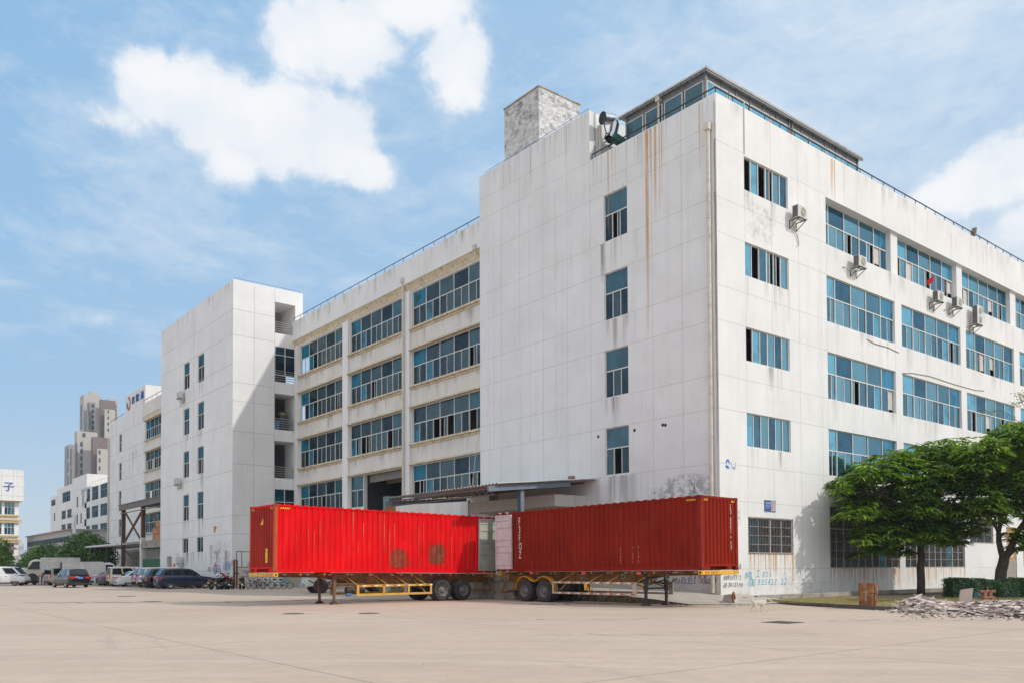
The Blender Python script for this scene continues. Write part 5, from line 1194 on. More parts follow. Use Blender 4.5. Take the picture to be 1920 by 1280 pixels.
for (px, py, s_, sz, mt, du) in ((389.5, 1070, '办证1392', .5, BK, .34), (401, 1071, '刻章', .6, BU, .5), (402, 1073.5, '回收空调', .45, BU, .42), (418, 1066.5, '办证快速', .62, pm('spray_sky', (.06, .2, .42)), .48), (406, 1065, '电焊', .5, PU, .5), (419, 1056, '1380028', .4, PU, .36), (434, 1057.5, '证', .5, RD, .4), (402, 1062, '招', .5, RD, .5), (441, 1074, '水电安装', .4, pm('spray_blue2', (.08, .18, .4)), .42), (410, 1036, '5', .7, BK, .5)):
    if px < 436: p = at(px, py, X=TXx); graffiti(s_, gt, p.y, p.z, sz, dL, mt, MAIN, du=du, v=-.008)
    else: p = at(px, py, Y=TY0); graffiti(s_, fs, p.x, p.z, sz, dR, mt, MAIN, du=du, v=-.008)
p = at(423, 1035, X=TXx)
for (px0, py0, px1, py1, mt) in ((401.5, 986, 405, 991, RD), (401, 991, 404.5, 997, pm('paper_orange', (.62, .22, .04))), (406, 986.5, 408, 989, MATS['paper_orange']), (402, 1057, 407, 1062, pm('paper_pink', (.55, .10, .12))), (426, 1037, 430, 1047, pm('paper_cream', (.55, .53, .42))), (393.5, 1021, 398.5, 1031, pm('paper_grey', (.52, .52, .50))), (401.5, 1032, 404.5, 1037, pm('paper_mustard', (.45, .40, .18))), (325, 1056, 329, 1062, MATS['paper_pink'])):
    a, c = at(px0, py0, X=TXx), at(px1, py1, X=TXx); bx('paper_notice', (TXx-.014, TXx-.004, c.y, a.y, c.z, a.z), mt, MAIN)
SG = empty('notice_board', 'small blue and grey notice plate with red characters above the first barred window', 'sign')
a, c = at(1434.5, 937.5, Y=-.04), at(1455, 957.5, Y=-.04); xm = a.x+(c.x-a.x)*.55
bx('panel', (a.x, xm, -.04, -.012, c.z, a.z), BLUE, SG); bx('panel', (xm+.002, c.x, -.04, -.012, c.z, a.z), pm('sign_grey', (.42, .42, .48)), SG)
bx('board_frame', [(a.x-.02, c.x+.02, -.045, -.01, a.z+.001, a.z+.03), (a.x-.02, c.x+.02, -.045, -.01, c.z-.03, c.z-.001)], STEEL, SG)
w_ = xm-a.x; h_ = a.z-c.z
for i, ch in enumerate('招租部'): text(ch, h_*.26, (a.x+.05+i*w_*.29, -.043, c.z+h_*.68), dR, (0, 0, 1), WHT, SG, depth=.001)
for i, ch in enumerate('园区办公'): text(ch, h_*.2, (a.x+.05+i*w_*.22, -.043, c.z+h_*.42), dR, (0, 0, 1), WHT, SG, depth=.001)
text('TEL 8620519', h_*.13, (a.x+.05, -.043, c.z+h_*.22), dR, (0, 0, 1), WHT, SG, depth=.001)
for i in range(3):
    for j in range(2): text('禁停安全防火'[i*2+j], h_*.22, (xm+.04+j*.19, -.043, c.z+h_*(.70-.24*i)), dR, (0, 0, 1), RD, SG, depth=.001)
EMB = pm('emblem_blue', (.02, .18, .45)); b = MB(); c = at(1365, 868, Y=-.008)
for k in range(8):
    a0, a1 = k*pi/8, (k+1)*pi/8; b.poly([(c.x+cos(a0)*.07, -.008, c.z+sin(a0)*.10), (c.x+cos(a0)*.16, -.008, c.z+sin(a0)*.2), (c.x+cos(a1)*.16, -.008, c.z+sin(a1)*.2), (c.x+cos(a1)*.07, -.008, c.z+sin(a1)*.10)])
b.poly([(c.x-.17, -.008, c.z-.2), (c.x+.08, -.008, c.z-.26), (c.x+.08, -.008, c.z-.12), (c.x-.17, -.008, c.z-.07)]); b.build('painted_emblem', EMB, MAIN)
for i in range(3): text('防', .16, (c.x+.26+i*.1, -.008, c.z-.25), dR, (0, 0, 1), EMB, MAIN, name='painted_letter', depth=.001) if i == 1 else bx('painted_letter', (c.x+.25+i*.15, c.x+.28+i*.15, -.012, -.004, c.z-.2, c.z+.1), pm('paint_bluegrey', (.3, .42, .58)), MAIN)

# ================================================================ AIR CONDITIONERS
ACW = pm('ac_cream', (.62, .61, .56), .5, dirt=(.35, .30, .22), dirt_amt=.4, dscale=3); ACD = pm('ac_grille', (.14, .14, .14), .6); ACB = pm('ac_bracket', (.02, .09, .07), .6)
def ac(label, loc, rz, hose=(0.2, -1.0), tall=False, group='outdoor air conditioner units hung on the walls'):
    """local: wall plane y=0, outside -y, x along wall"""
    r = empty('air_conditioner', label, 'air conditioner', loc, rz, group); w_, d_, h_ = .82, .33, (1.25 if tall else .62); y0_ = -.58; 
    o = bx('casing', (-w_/2, w_/2, y0_, y0_+d_, 0, h_), ACW, r, bevel=.02)
    for k in range(2 if tall else 1):
        c = (.06, y0_-.006, .31+k*.6); b = MB(); b.disc(c, (0, 1, 0), .24, 20); b.build('fan_grille', pm('fan_grey', (.34, .33, .30)), r)
        b = MB()
        for q in (.07, .13, .19): b.lathe((c[0], y0_-.008, c[2]), (0, -1, 0), [(0, q), (.012, q+.006), (0, q+.014)], 20)
        b.lathe((c[0], y0_-.01, c[2]), (0, -1, 0), [(0, .05), (.012, .045), (.012, .001)], 12); b.build('fan_guard', ACW, r)
    b = MB()
    for i in range(int(h_/.045)-1): b.box(-w_/2-.012, -w_/2-.002, y0_+.03, y0_+d_-.02, .03+i*.045, .05+i*.045)
    b.box(-w_/2-.003, -w_/2+.001, y0_+.02, y0_+d_-.015, .02, h_-.03); b.build('side_louvre', ACD, r)
    b = MB()
    for x in (-.3, .3): b.box(x-.02, x+.02, -.62, -.004, -.05, -.012); b.box(x-.02, x+.02, -.03, -.003, -.45, -.051); b.beam((x, -.03, -.42), (x, -.58, -.04), .03, .03)
    b.box(-.34, .34, -.62, -.59, -.05, -.011) ; b.build('bracket', ACB, r)
    b = MB(); hx, hz = hose; b.tube([(-w_/2+.05, -.2, .1), (-w_/2+hx*.3, -.12, -.25), (-w_/2+hx, -.06, hz*.6), (-w_/2+hx*1.2, -.04, hz*.9), (-w_/2+hx, -.03, hz)], .022, 6); b.build('hose', pm('hose_tan', (.42, .34, .22), .7), r)
    return r
p = at(1481, 412, Y=0); ac('outdoor unit with round fan below the top barless corner window', (p.x+.25, 0, p.z-.05), 0, (.75, -1.2))
p = at(1596, 505, Y=0); ac('outdoor unit under the first wide window of the top floor', (p.x+.2, 0, p.z), 0, (-.6, -.1))
p = at(1744, 568, Y=0); ac('outdoor unit left of two lower ones under the red flag', (p.x+.2, 0, p.z), 0, (.5, -.6))
p = at(1780, 579, Y=0); ac('small outdoor unit just right of the flagged window, middle of the three in that row', (p.x+.2, 0, p.z), 0, (-.5, -.3))
p = at(1818, 611, Y=0); ac('tall outdoor unit with two fans, rightmost on the facade', (p.x+.25, 0, p.z), 0, (-.3, -.2), tall=True)
for (px, py, lb) in ((345, 747, 'dirty outdoor unit high on the left tower wall below the top slim window'), (339.5, 908, 'rusted outdoor unit at mid height on the left tower wall'), (343, 1055, 'dirty outdoor unit low on the left tower wall above the parked cars')):
    p = at(px, py, X=TXx); ac(lb, (TXx, p.y, p.z), -pi/2, (-.5, -.6))
p = at(1738, 540, Y=.0); e = empty('red_flag', 'small red flag hanging from the top floor window', 'flag', (p.x, -.05, p.z)); b = MB(); b.tube([(0, 0, 0), (.15, -.5, 1.05)], .014, 5); b.build('pole', RAIL, e); e.scale = (.7, .7, .7)
b = MB(); P = [[(.14-.05*i+.02*sin(j*2.2), -.5+.12*i+.03*sin(i*2+j), 1.02-.17*j-.10*i) for j in range(4)] for i in range(5)]
for i in range(4):
    for j in range(3): b.poly([P[i][j], P[i+1][j], P[i+1][j+1], P[i][j+1]])
b.build('cloth', pm('flag_red', (.75, .02, .02), .7), e)
e = empty('wall_lamp_arm', 'thin bracket arm on the wall above the ground floor window behind the left tree', 'wall bracket'); p = at(1594, 948, Y=0); b = MB(); b.tube([(p.x, -.04, p.z), (p.x, -.04, p.z+1.0)], .02, 5); b.tube([(p.x, -.04, p.z+.95), (p.x+.5, -.5, p.z+.1), (p.x, -.04, p.z+.1)], .015, 5); b.build('arm', RAIL, e)
# gate frame by the tower
e = empty('gate_frame', 'rusty tube gate frame in front of the left tower beside the bicycles', 'gate'); yy = 44.6; a = at(443.5, 1033, Y=yy); c = at(470, 1033, Y=yy); x1_ = c.x+.6; b = MB()
for x in (a.x, a.x+.45, a.x+1.35): b.tube([(x, yy, 1.75), (x, yy, a.z)], .03, 6)
b.tube([(a.x, yy, a.z), (x1_, yy, a.z)], .035, 6); b.tube([(a.x, yy, 1.75), (x1_, yy, 1.75)], .035, 6); b.tube([(x1_, yy, 0), (x1_, yy, a.z)], .035, 6); b.build('frame', pm('gate_dark', (.09, .06, .06), .7), e)
b = MB(); b.box(a.x-.25, a.x-.1, yy-.06, yy+.06, 0, 2.3); b.box(a.x-.02, a.x+.1, yy-.05, yy+.05, 0, 2.3); b.box(a.x-.25, a.x+.1, yy-.05, yy+.05, 2.301, 2.36); b.build('post', BR, e); bx('infill', (a.x+.12, x1_, yy-.02, yy+.02, .3, 1.7), DIRTYW, e)
text('办证', .45, (a.x+.9, yy-.03, 1.83), dR, (0, 0, 1), BK, e, name='graffiti', depth=.001); text('138265', .36, (a.x+.4, yy-.026, 1.25), dR, (0, 0, 1), BU, e, name='graffiti', depth=.001); text('水电', .36, (a.x+.4, yy-.026, .8), dR, (0, 0, 1), PU, e, name='graffiti', depth=.001)
# low yard wall behind bicycles
tag(bx('low_wall', (-.9, .0, 27.95, 46.5, 0, 1.5), pm('low_wall_grey', (.35, .33, .27), .9, dirt=(.15, .13, .1)), None), 'low dirty wall along the foot of the recessed facade', 'wall')

# ================================================================ VEHICLES
def paint(name, col, metal=.0): return pm(name, col, .16, metal, .04, 1.0, dirt=tuple(c*.7+.02 for c in col), dirt_amt=.25, dscale=1.5, coat=.4)
TL = pm('tail_lamp', (.62, .015, .012), .2); HLAMP = pm('head_lamp', (.75, .76, .78), .12); PLB = pm('plate_blue', (.02, .14, .62), .4); PLY = pm('plate_yellow', (.75, .42, .02), .4); TRIM = pm('car_trim', (.03, .03, .032), .55); CHR = pm('chrome', (.7, .7, .7), .15, 1.0, var=.02); ALLOY = pm('alloy_rim', (.55, .55, .56), .3, .8); STR = pm('steel_rim', (.30, .29, .28), .5, .4)
#  type: L, W, lower top profile [(x from rear, z)], greenhouse (rear base, rear top, front top, front base), belt z, roof z, bottom z, wheel r, axle x rear/front
CT = {
 'sedan': (4.65, 1.78, [(0, .92), (.08, 1.0), (.95, 1.03), (2.9, .98), (3.3, .95), (4.4, .76), (4.62, .60)], (.55, 1.25, 2.45, 3.35), .98, 1.45, .24, .32, .95, 3.75),
 'suv': (4.65, 1.86, [(0, .95), (.08, 1.08), (2.9, 1.06), (3.35, 1.05), (4.4, .90), (4.62, .72)], (.12, .55, 2.55, 3.45), 1.06, 1.68, .28, .36, .92, 3.70),
 'minivan': (4.6, 1.74, [(0, .98), (.05, 1.04), (3.5, 1.02), (3.8, 1.0), (4.4, .82), (4.58, .66)], (.08, .28, 3.0, 3.95), 1.03, 1.78, .26, .31, .85, 3.70),
 'microvan': (4.0, 1.60, [(0, 1.02), (.05, 1.06), (3.3, 1.04), (3.6, 1.0), (3.9, .85), (3.98, .7)], (.06, .14, 3.0, 3.72), 1.04, 1.86, .26, .28, .75, 3.10),
 'van': (4.9, 1.85, [(0, 1.12), (.05, 1.15), (3.9, 1.12), (4.25, 1.05), (4.75, .90), (4.88, .72)], (.06, .14, 3.75, 4.55), 1.12, 1.95, .28, .33, .95, 3.95)}
def car(kind, pt, label, loc, rz, rims=None, lamps='bar', win=None, nowin=0, plate=True, name='parked_car', cat='car', group='cars and vans parked in a row at the left tower', stripe=None, roofm=None):
    L, Wd, low, gh, zb, zr, z0, wr, xa, xf = CT[kind]; r = empty(name, label, cat, loc, rz, group); hw = Wd/2; b = MB()
    def sect(x, zt, k=1.0):
        e_ = .80 if x < .04 or x > L-.06 else (.93 if x < .25 or x > L-.4 else 1.0); h = hw*e_; rise = .1 if x > L-.5 else (.06 if x < .2 else 0)
        P = [(h*.90, z0+rise), (h*.985, z0+.14+rise), (h, z0+(zt-z0)*.55), (h*.985, zt-.10), (h*.90, zt)]
        return [(x, y, z) for y, z in P]+[(x, -y, z) for y, z in P[::-1]]
    xs_ = sorted({x for x, _ in low} | {.25, L-.4, L*.5, xa-wr-.06, xa+wr+.06, xf-wr-.06, xf+wr+.06}); pr_ = []
    for x in xs_:
        for (xa_, za_), (xb_, zb__) in zip(low, low[1:]):
            if xa_ <= x <= xb_+1e-6: pr_.append((x, za_+(zb__-za_)*(x-xa_)/max(1e-6, xb_-xa_))); break
        else: pr_.append((x, low[-1][1] if x > low[-1][0] else low[0][1]))
    rings = [[b.p(q) for q in sect(x, zt)] for x, zt in pr_]
    for A, B_ in zip(rings, rings[1:]):
        for k in range(10): b.face((A[k], A[(k+1) % 10], B_[(k+1) % 10], B_[k]))
    b.face(rings[0][::-1]); b.face(rings[-1])
    rb, rt_, ft_, fbx = gh; hb, ht = hw*.90, hw*(.74 if kind in ('sedan', 'suv') else .82)
    def gp(sx, t, side): # point on greenhouse side: sx 0..1 rear to front, t 0 belt..1 roof
        xl = rb+(fbx-rb)*sx; xu = rt_+(ft_-rt_)*sx; cz = .035*sin(pi*sx)
        return Vector((xl+(xu-xl)*t, side*(hb+(ht-hb)*t), zb-.03+(zr-.05+cz-zb)*t))
    N_ = 8; top = []; 
    for i in range(N_+1):
        s_ = i/N_; A = gp(s_, 0, -1); B_ = gp(s_, 1, -1); C_ = gp(s_, 1, 1); D_ = gp(s_, 0, 1); m1 = Vector((B_.x, -ht*.82, B_.z+.045)); m2 = Vector((B_.x, ht*.82, B_.z+.045)); m0 = Vector((B_.x, 0, B_.z+.06))
        top.append([b.p(q) for q in (A, B_, m1, m0, m2, C_, D_)])
    for A, B_ in zip(top, top[1:]):
        for k in range(6): b.face((A[k], A[k+1], B_[k+1], B_[k]))
    b.face(top[0][::-1]); b.face(top[-1])
    body = b.build('body', pt, r, bevel=.03, fix=True); body.data.polygons.foreach_set('use_smooth', [True]*len(body.data.polygons))
    # glass
    G_ = MB(); off = .02
    def patch_(s0, s1, t0, t1, side):
        n_ = 4; pts = []
        for i in range(n_+1):
            s_ = s0+(s1-s0)*i/n_; pts.append((gp(s_, t0, side)+Vector((0, side*off, 0)), gp(s_, t1, side)+Vector((0, side*off, .0))))
        for (a0, a1), (c0, c1) in zip(pts, pts[1:]): G_.poly([a0, c0, c1, a1])
    cuts = win or {'sedan': ((.10, .46), (.50, .90)), 'suv': ((.06, .26), (.30, .56), (.60, .92)), 'minivan': ((.05, .28), (.32, .62), (.66, .94)), 'microvan': ((.05, .30), (.34, .62), (.67, .95)), 'van': ((.06, .30), (.34, .66), (.70, .95))}[kind]
    cuts = cuts[nowin:] if nowin else cuts
    for (s0, s1) in cuts:
        for side in (-1, 1): patch_(s0, s1, .16, .88, side)
    for (bxx, txx, sg) in ((rb, rt_, -1), (fbx, ft_, 1)):
        if sg < 0 and nowin and kind == 'van' and nowin > 1: continue
        zt_ = zr-.05
        P = [Vector((bxx+(txx-bxx)*.14, -hb*.86, zb+(zt_-zb)*.12)), Vector((bxx+(txx-bxx)*.14, hb*.86, zb+(zt_-zb)*.12)), Vector((bxx+(txx-bxx)*.9, ht*.90, zb+(zt_-zb)*.9)), Vector((bxx+(txx-bxx)*.9, -ht*.90, zb+(zt_-zb)*.9))]
        G_.poly([q+Vector((sg*.03, 0, .015)) for q in P])
    G_.build('window', GL_C, r)
    # wheels and arches
    for x in (xa, xf):
        for side in (-1, 1):
            wheel(r, (x, side*(hw-.11), wr), (0, side, 0), wr, .2, wr*.66, rim=rims or ALLOY)
            b = MB(); pts = [(x+cos(a)*(wr+.07), wr+sin(a)*(wr+.07)) for a in [k*pi/12 for k in range(13)]]
            y_ = side*(hw+.004); b.poly([(px_, y_-side*.016, max(pz, z0)) for px_, pz in pts]+[(x-wr-.07, y_-side*.016, z0+.02), (x+wr+.07, y_-side*.016, z0+.02)][:0]); b.build('wheel_arch', TRIM, r)
    b = MB(); b.box(.0, .16, -hw*.8, hw*.8, z0-.02, z0+.26) ; b.box(L-.16, L+.01, -hw*.78, hw*.78, z0+.02, z0+.22); b.box(xa+wr+.1, xf-wr-.1, -hw*.99, hw*.99, z0-.05, z0+.06); b.build('bumper', TRIM if kind != 'sedan' else pt, r, bevel=.02)
    tz = zb-.22 if kind != 'sedan' else .80
    for side in (-1, 1):
        b = MB()
        if lamps == 'tall': b.box(-.015, .10, side*hw*.80-.07, side*hw*.80+.07, tz-.15, tz+.32)
        elif lamps == 'slant': b.hexa([(-.01, side*hw*.50, tz-.02), (-.01, side*hw*.80, tz-.08), (-.01, side*hw*.80, tz+.05), (-.01, side*hw*.50, tz+.05)], [(.25, side*hw*.62, tz), (.25, side*(hw+.006), tz+.05), (.25, side*(hw+.006), tz+.22), (.25, side*hw*.62, tz+.2)])
        else: b.hexa([(-.02, side*hw*.42, tz), (-.02, side*hw*.80, tz), (-.02, side*hw*.80, tz+.15), (-.02, side*hw*.42, tz+.13)], [(.22, side*hw*.42, tz), (.22, side*(hw+.004), tz+.02), (.22, side*(hw+.004), tz+.15), (.22, side*hw*.42, tz+.13)])
        b.build('tail_light', TL, r)
        b = MB(); b.hexa([(L-.45, side*hw*.62, .66), (L-.45, side*(hw-.02), .68), (L-.45, side*(hw-.02), .82), (L-.45, side*hw*.62, .80)], [(L-.12, side*hw*.45, .60), (L-.16, side*hw*.82, .60), (L-.16, side*hw*.82, .74), (L-.12, side*hw*.45, .74)]); b.build('headlight', HLAMP, r)
        b = MB(); b.hexa([(fbx-.55, side*(hw-.02), zb+.02), (fbx-.45, side*(hw-.02), zb+.02), (fbx-.45, side*(hw-.02), zb+.16), (fbx-.55, side*(hw-.02), zb+.16)], [(fbx-.55, side*(hw+.17), zb+.0), (fbx-.42, side*(hw+.17), zb+.0), (fbx-.42, side*(hw+.17), zb+.15), (fbx-.55, side*(hw+.17), zb+.15)]); b.build('mirror', TRIM if kind != 'van' else pt, r)
        b = MB()
        for x in (L*.42, L*.62): b.box(x, x+.18, side*(hw+.0)-.012, side*(hw+.0)+.014, zb-.17, zb-.14)
        for x in (L*.34, L*.55, L*.74): b.box(x-.006, x+.006, side*(hw-.004)-.008, side*(hw-.004)+.006, z0+.2, zb-.1)
        b.build('door_handle', TRIM, r)
    if plate:
        b = MB(); b.box(-.028, -.01, -.24, .24, tz-.04 if kind != 'van' else .62, tz+.10 if kind != 'van' else .76); o = b.build('number_plate', PLB, r)
        z_ = tz-.0 if kind != 'van' else .66; text('A·8K265', .11, (-.031, .20, z_), (0, -1, 0), (0, 0, 1), WHT, o, depth=.0005)
        b = MB(); b.box(L+.0, L+.02, -.22, .22, .42, .55); b.build('number_plate', PLB, r)
    if stripe: b = MB(); b.box(-.02, .0, -hw*.5, hw*.5, z0+.08, z0+.13); b.build('bumper_trim', CHR, r)
    return r
def row(px, Y, dX=0): return at(px, 1098, Y=Y).x+dX
NAVY = paint('paint_navy', (.008, .016, .055)); BLKP = paint('paint_black', (.005, .005, .006)); WHP = paint('paint_white_car', (.72, .73, .74)); SIL = paint('paint_silver', (.42, .44, .45), .5); BEI = paint('paint_beige', (.66, .58, .40)); GRY = paint('paint_grey', (.14, .145, .15), .4); CRM = paint('paint_cream', (.72, .70, .55)); LBL = paint('paint_pale_blue', (.55, .60, .63))
car('suv', NAVY, 'dark navy SUV with alloy wheels, nearest car of the row by the tower', (row(298, 46.4), 47.35, 0), -.03, stripe=1)
car('suv', BLKP, 'black SUV with slanted red tail lamps just behind the navy SUV', (row(275.5, 49.2), 50.15, 0), 0, lamps='slant', stripe=1)
car('minivan', CRM, 'cream roofed minivan behind the black SUV with slanted lamps', (row(268, 52), 52.9, 0), 0, lamps='tall', rims=STR)
car('minivan', SIL, 'silver minivan with tall tail lamps between cream minivan and white sedan', (row(256, 54.8), 55.7, 0), 0, lamps='tall', rims=STR)
car('sedan', WHP, 'white sedan with red tail lamps in front of the beige van', (row(221, 58), 58.95, 0), .02)
car('microvan', BEI, 'beige microvan with red lettering on its rear', (row(205.5, 61.2), 62.0, 0), 0, lamps='tall', rims=STR, name='parked_van', cat='van')
car('sedan', GRY, 'dark grey sedan left of the beige van', (row(187, 64.2), 65.1, 0), .03)
car('sedan', LBL, 'pale silver blue sedan between the black SUV and the grey sedan', (row(177.5, 67), 67.9, 0), 0)
car('suv', BLKP, 'black SUV standing apart at the left with its rear towards the yard', (at(152, 1101, Z=0).x, at(152, 1101, Z=0).y+.3, 0), 1.72, stripe=1, group=None)
car('van', WHP, 'white minibus with side windows behind the black SUV at the left', (row(150, 71), 72.2, 0), .1, rims=STR, name='parked_van', cat='van')
p = at(-42, 1098, Z=0); car('van', WHP, 'white panel van side on at the far left edge', (p.x, p.y+1.6, 0), -.5, nowin=2, plate=False, rims=STR, name='parked_van', cat='van', group=None)
p = at(60, 1096, Z=0); car('microvan', WHP, 'small white van seen from behind beside the box truck cab', (p.x-.3, p.y+3, 0), .45, lamps='tall', rims=STR, name='parked_van', cat='van', group=None)
p = at(106, 1097, Z=0); car('microvan', paint('paint_tan', (.42, .36, .28)), 'tan grey van seen from behind beside the container truck', (p.x-.6, p.y+1.5, 0), .35, lamps='tall', rims=STR, name='parked_van', cat='van', group=None)
def truck(label, loc, rz, cabm, boxm, L=6.4, bl=4.3, bh=2.15, group=None, ribs=True, cabgap=.15, name='box_truck', boxz=.95, dual=False, wr=.38, plate=PLB, rear=None, lift=0):
    r = empty(name, label, 'truck', loc, rz, group); W2 = 1.05
    b = MB(); S = [(L-1.75, .55, 2.15), (L-1.7, .55, 2.3), (L-1.05, .50, 2.33), (L-.75, .48, 2.2), (L-.25, .46, 1.35), (L-.1, .46, 1.15), (L, .5, .62)]
    rings = []
    for x, za, zt in S:
        w_ = .93 if zt > 1.5 else .97; rings.append([b.p(q) for q in ((x, -w_, za), (x, -w_, min(zt, 1.25)), (x, -w_*.93, zt-.06), (x, -w_*.8, zt), (x, w_*.8, zt), (x, w_*.93, zt-.06), (x, w_, min(zt, 1.25)), (x, w_, za))])
    for A, B_ in zip(rings, rings[1:]):
        for k in range(8): b.face((A[k], A[(k+1) % 8], B_[(k+1) % 8], B_[k]))
    b.face(rings[0][::-1]); b.face(rings[-1]); b.build('cab', cabm, r, fix=True, bevel=.03)
    b = MB(); b.poly([(L-.79, -.78, 2.13), (L-.79, .78, 2.13), (L-.235, .86, 1.38), (L-.235, -.86, 1.38)][::-1]); 
    for sd in (-1, 1): b.poly([(L-1.5, sd*.995, 1.28), (L-.42, sd*.995, 1.28), (L-.85, sd*.92, 2.08), (L-1.5, sd*.92, 2.12)])
    b = MB() if False else b
    for v_ in b.v: pass
    b.v = [((v[0]+.03 if abs(v[1]) < .9 and v[0] > L-.9 and v[2] in (2.13, 1.38) else v[0]), v[1], v[2]) for v in b.v]; b.build('window', GL_C, r)
    bx('cargo_box', (0, bl, -W2, W2, boxz, boxz+bh), boxm, r)
    if ribs:
        b = MB(); n = int(bl/.22)
        for i in range(n+1): x = i*bl/n; b.box(x-.03, x+.03, -W2-.02, -W2-.001, boxz+.05, boxz+bh-.05); b.box(x-.03, x+.03, W2+.001, W2+.02, boxz+.05, boxz+bh-.05)
        b.box(-.02, bl+.02, -W2-.03, -W2-.021, boxz+bh-.07, boxz+bh+.01) ; b.box(-.02, bl+.02, W2+.021, W2+.03, boxz+bh-.07, boxz+bh+.01); b.build('rib', boxm, r)
    if rear: bx('rear_door', (-.03, -.004, -W2+.04, W2-.04, boxz+.03, boxz+bh-.03), rear, r)
    bx('chassis', [(-.1, L-1, -.45, -.33, .62, .80), (-.1, L-1, .33, .45, .62, .80), (0, bl, -W2+.02, W2-.02, .86, .94)], TRD, r)
    for x in (L-.85, 1.15):
        for sd in (-1, 1): wheel(r, (x, sd*.85, wr), (0, sd, 0), wr, .26 if x > 2 else .4, wr*.6, rim=STR)
    b = MB()
    for sd in (-1, 1): b.disc((L-.85, sd*(.975), wr+.04), (0, 1, 0), wr+.07, 20)
    b.build('wheel_arch', TRIM, r); bx('bumper', (L-.06, L+.06, -.95, .95, .42, .68), cabm, r, bevel=.03)
    for sd in (-1, 1): bx('headlight', (L-.03, L+.015, sd*.72-.14, sd*.72+.14, .74, .92), HLAMP, r); b = MB(); b.box(L-.45, L-.38, sd*1.02-.03, sd*1.02+.14*sd+.03, 1.35, 1.7); b.build('mirror', TRIM, r)
    o = bx('number_plate', (L+.061, L+.07, -.22, .22, .46, .60), plate, r); bx('tail_light', [(-.05, -.031, .7, .95, .7, .82), (-.05, -.031, -.95, -.7, .7, .82)], TL, r); return r
TWH = pm('truck_white', (.66, .64, .60), .5, dirt=(.35, .28, .2), dirt_amt=.4, streak=True); TCR = pm('truck_cream', (.68, .64, .50), .4, dirt=(.35, .28, .2), dirt_amt=.4)
p = at(60, 1088, Z=0); p = atd(61, 1090, 86)   # cab faces left
truck('old cream cab box truck facing left behind the vans', (atd(148, 1090, 92).x, atd(148, 1090, 92).y, .38), pi-.12, TCR, TWH, L=5.3, bl=3.6, bh=1.62, boxz=.9)
q_ = atd(115, 1090, 86); truck('white ribbed container truck with dark open rear door facing right', (q_.x, q_.y, 0), -.08, paint('paint_truck_white', (.7, .7, .7)), TWH, L=5.5, bl=3.75, bh=1.55, rear=pm('truck_rear_dark', (.04, .035, .035)), boxz=.85)
p = at(556, 1112, Z=0)
truck('white light truck with blue number plate facing left under the bright red container', (-2.05, 25.9, 0), pi-.22, paint('paint_truck_pale', (.60, .63, .56)), pm('flatbed_grey', (.20, .20, .21)), L=5.9, bl=3.7, bh=.35, ribs=False, name='light_truck', wr=.42, boxz=.95)
e = empty('oil_drum_rack', 'low dark rack with pale jars beside the box truck', 'rack', (at(95, 1096, Z=0).x, at(95, 1096, Z=0).y, 0), -.65)
bx('rail', [(-1.2, 1.5, -.1, .1, .95, 1.03), (-1.2, 1.5, -.1, .1, .1, .18), (-1.2, 1.5, -.05, .05, .5, .58)], TRD, e)
for i in range(8): bx('slat', (-1.1+i*.33, -.95+i*.33, -.12, -.101, .1, .95), TWH, e)

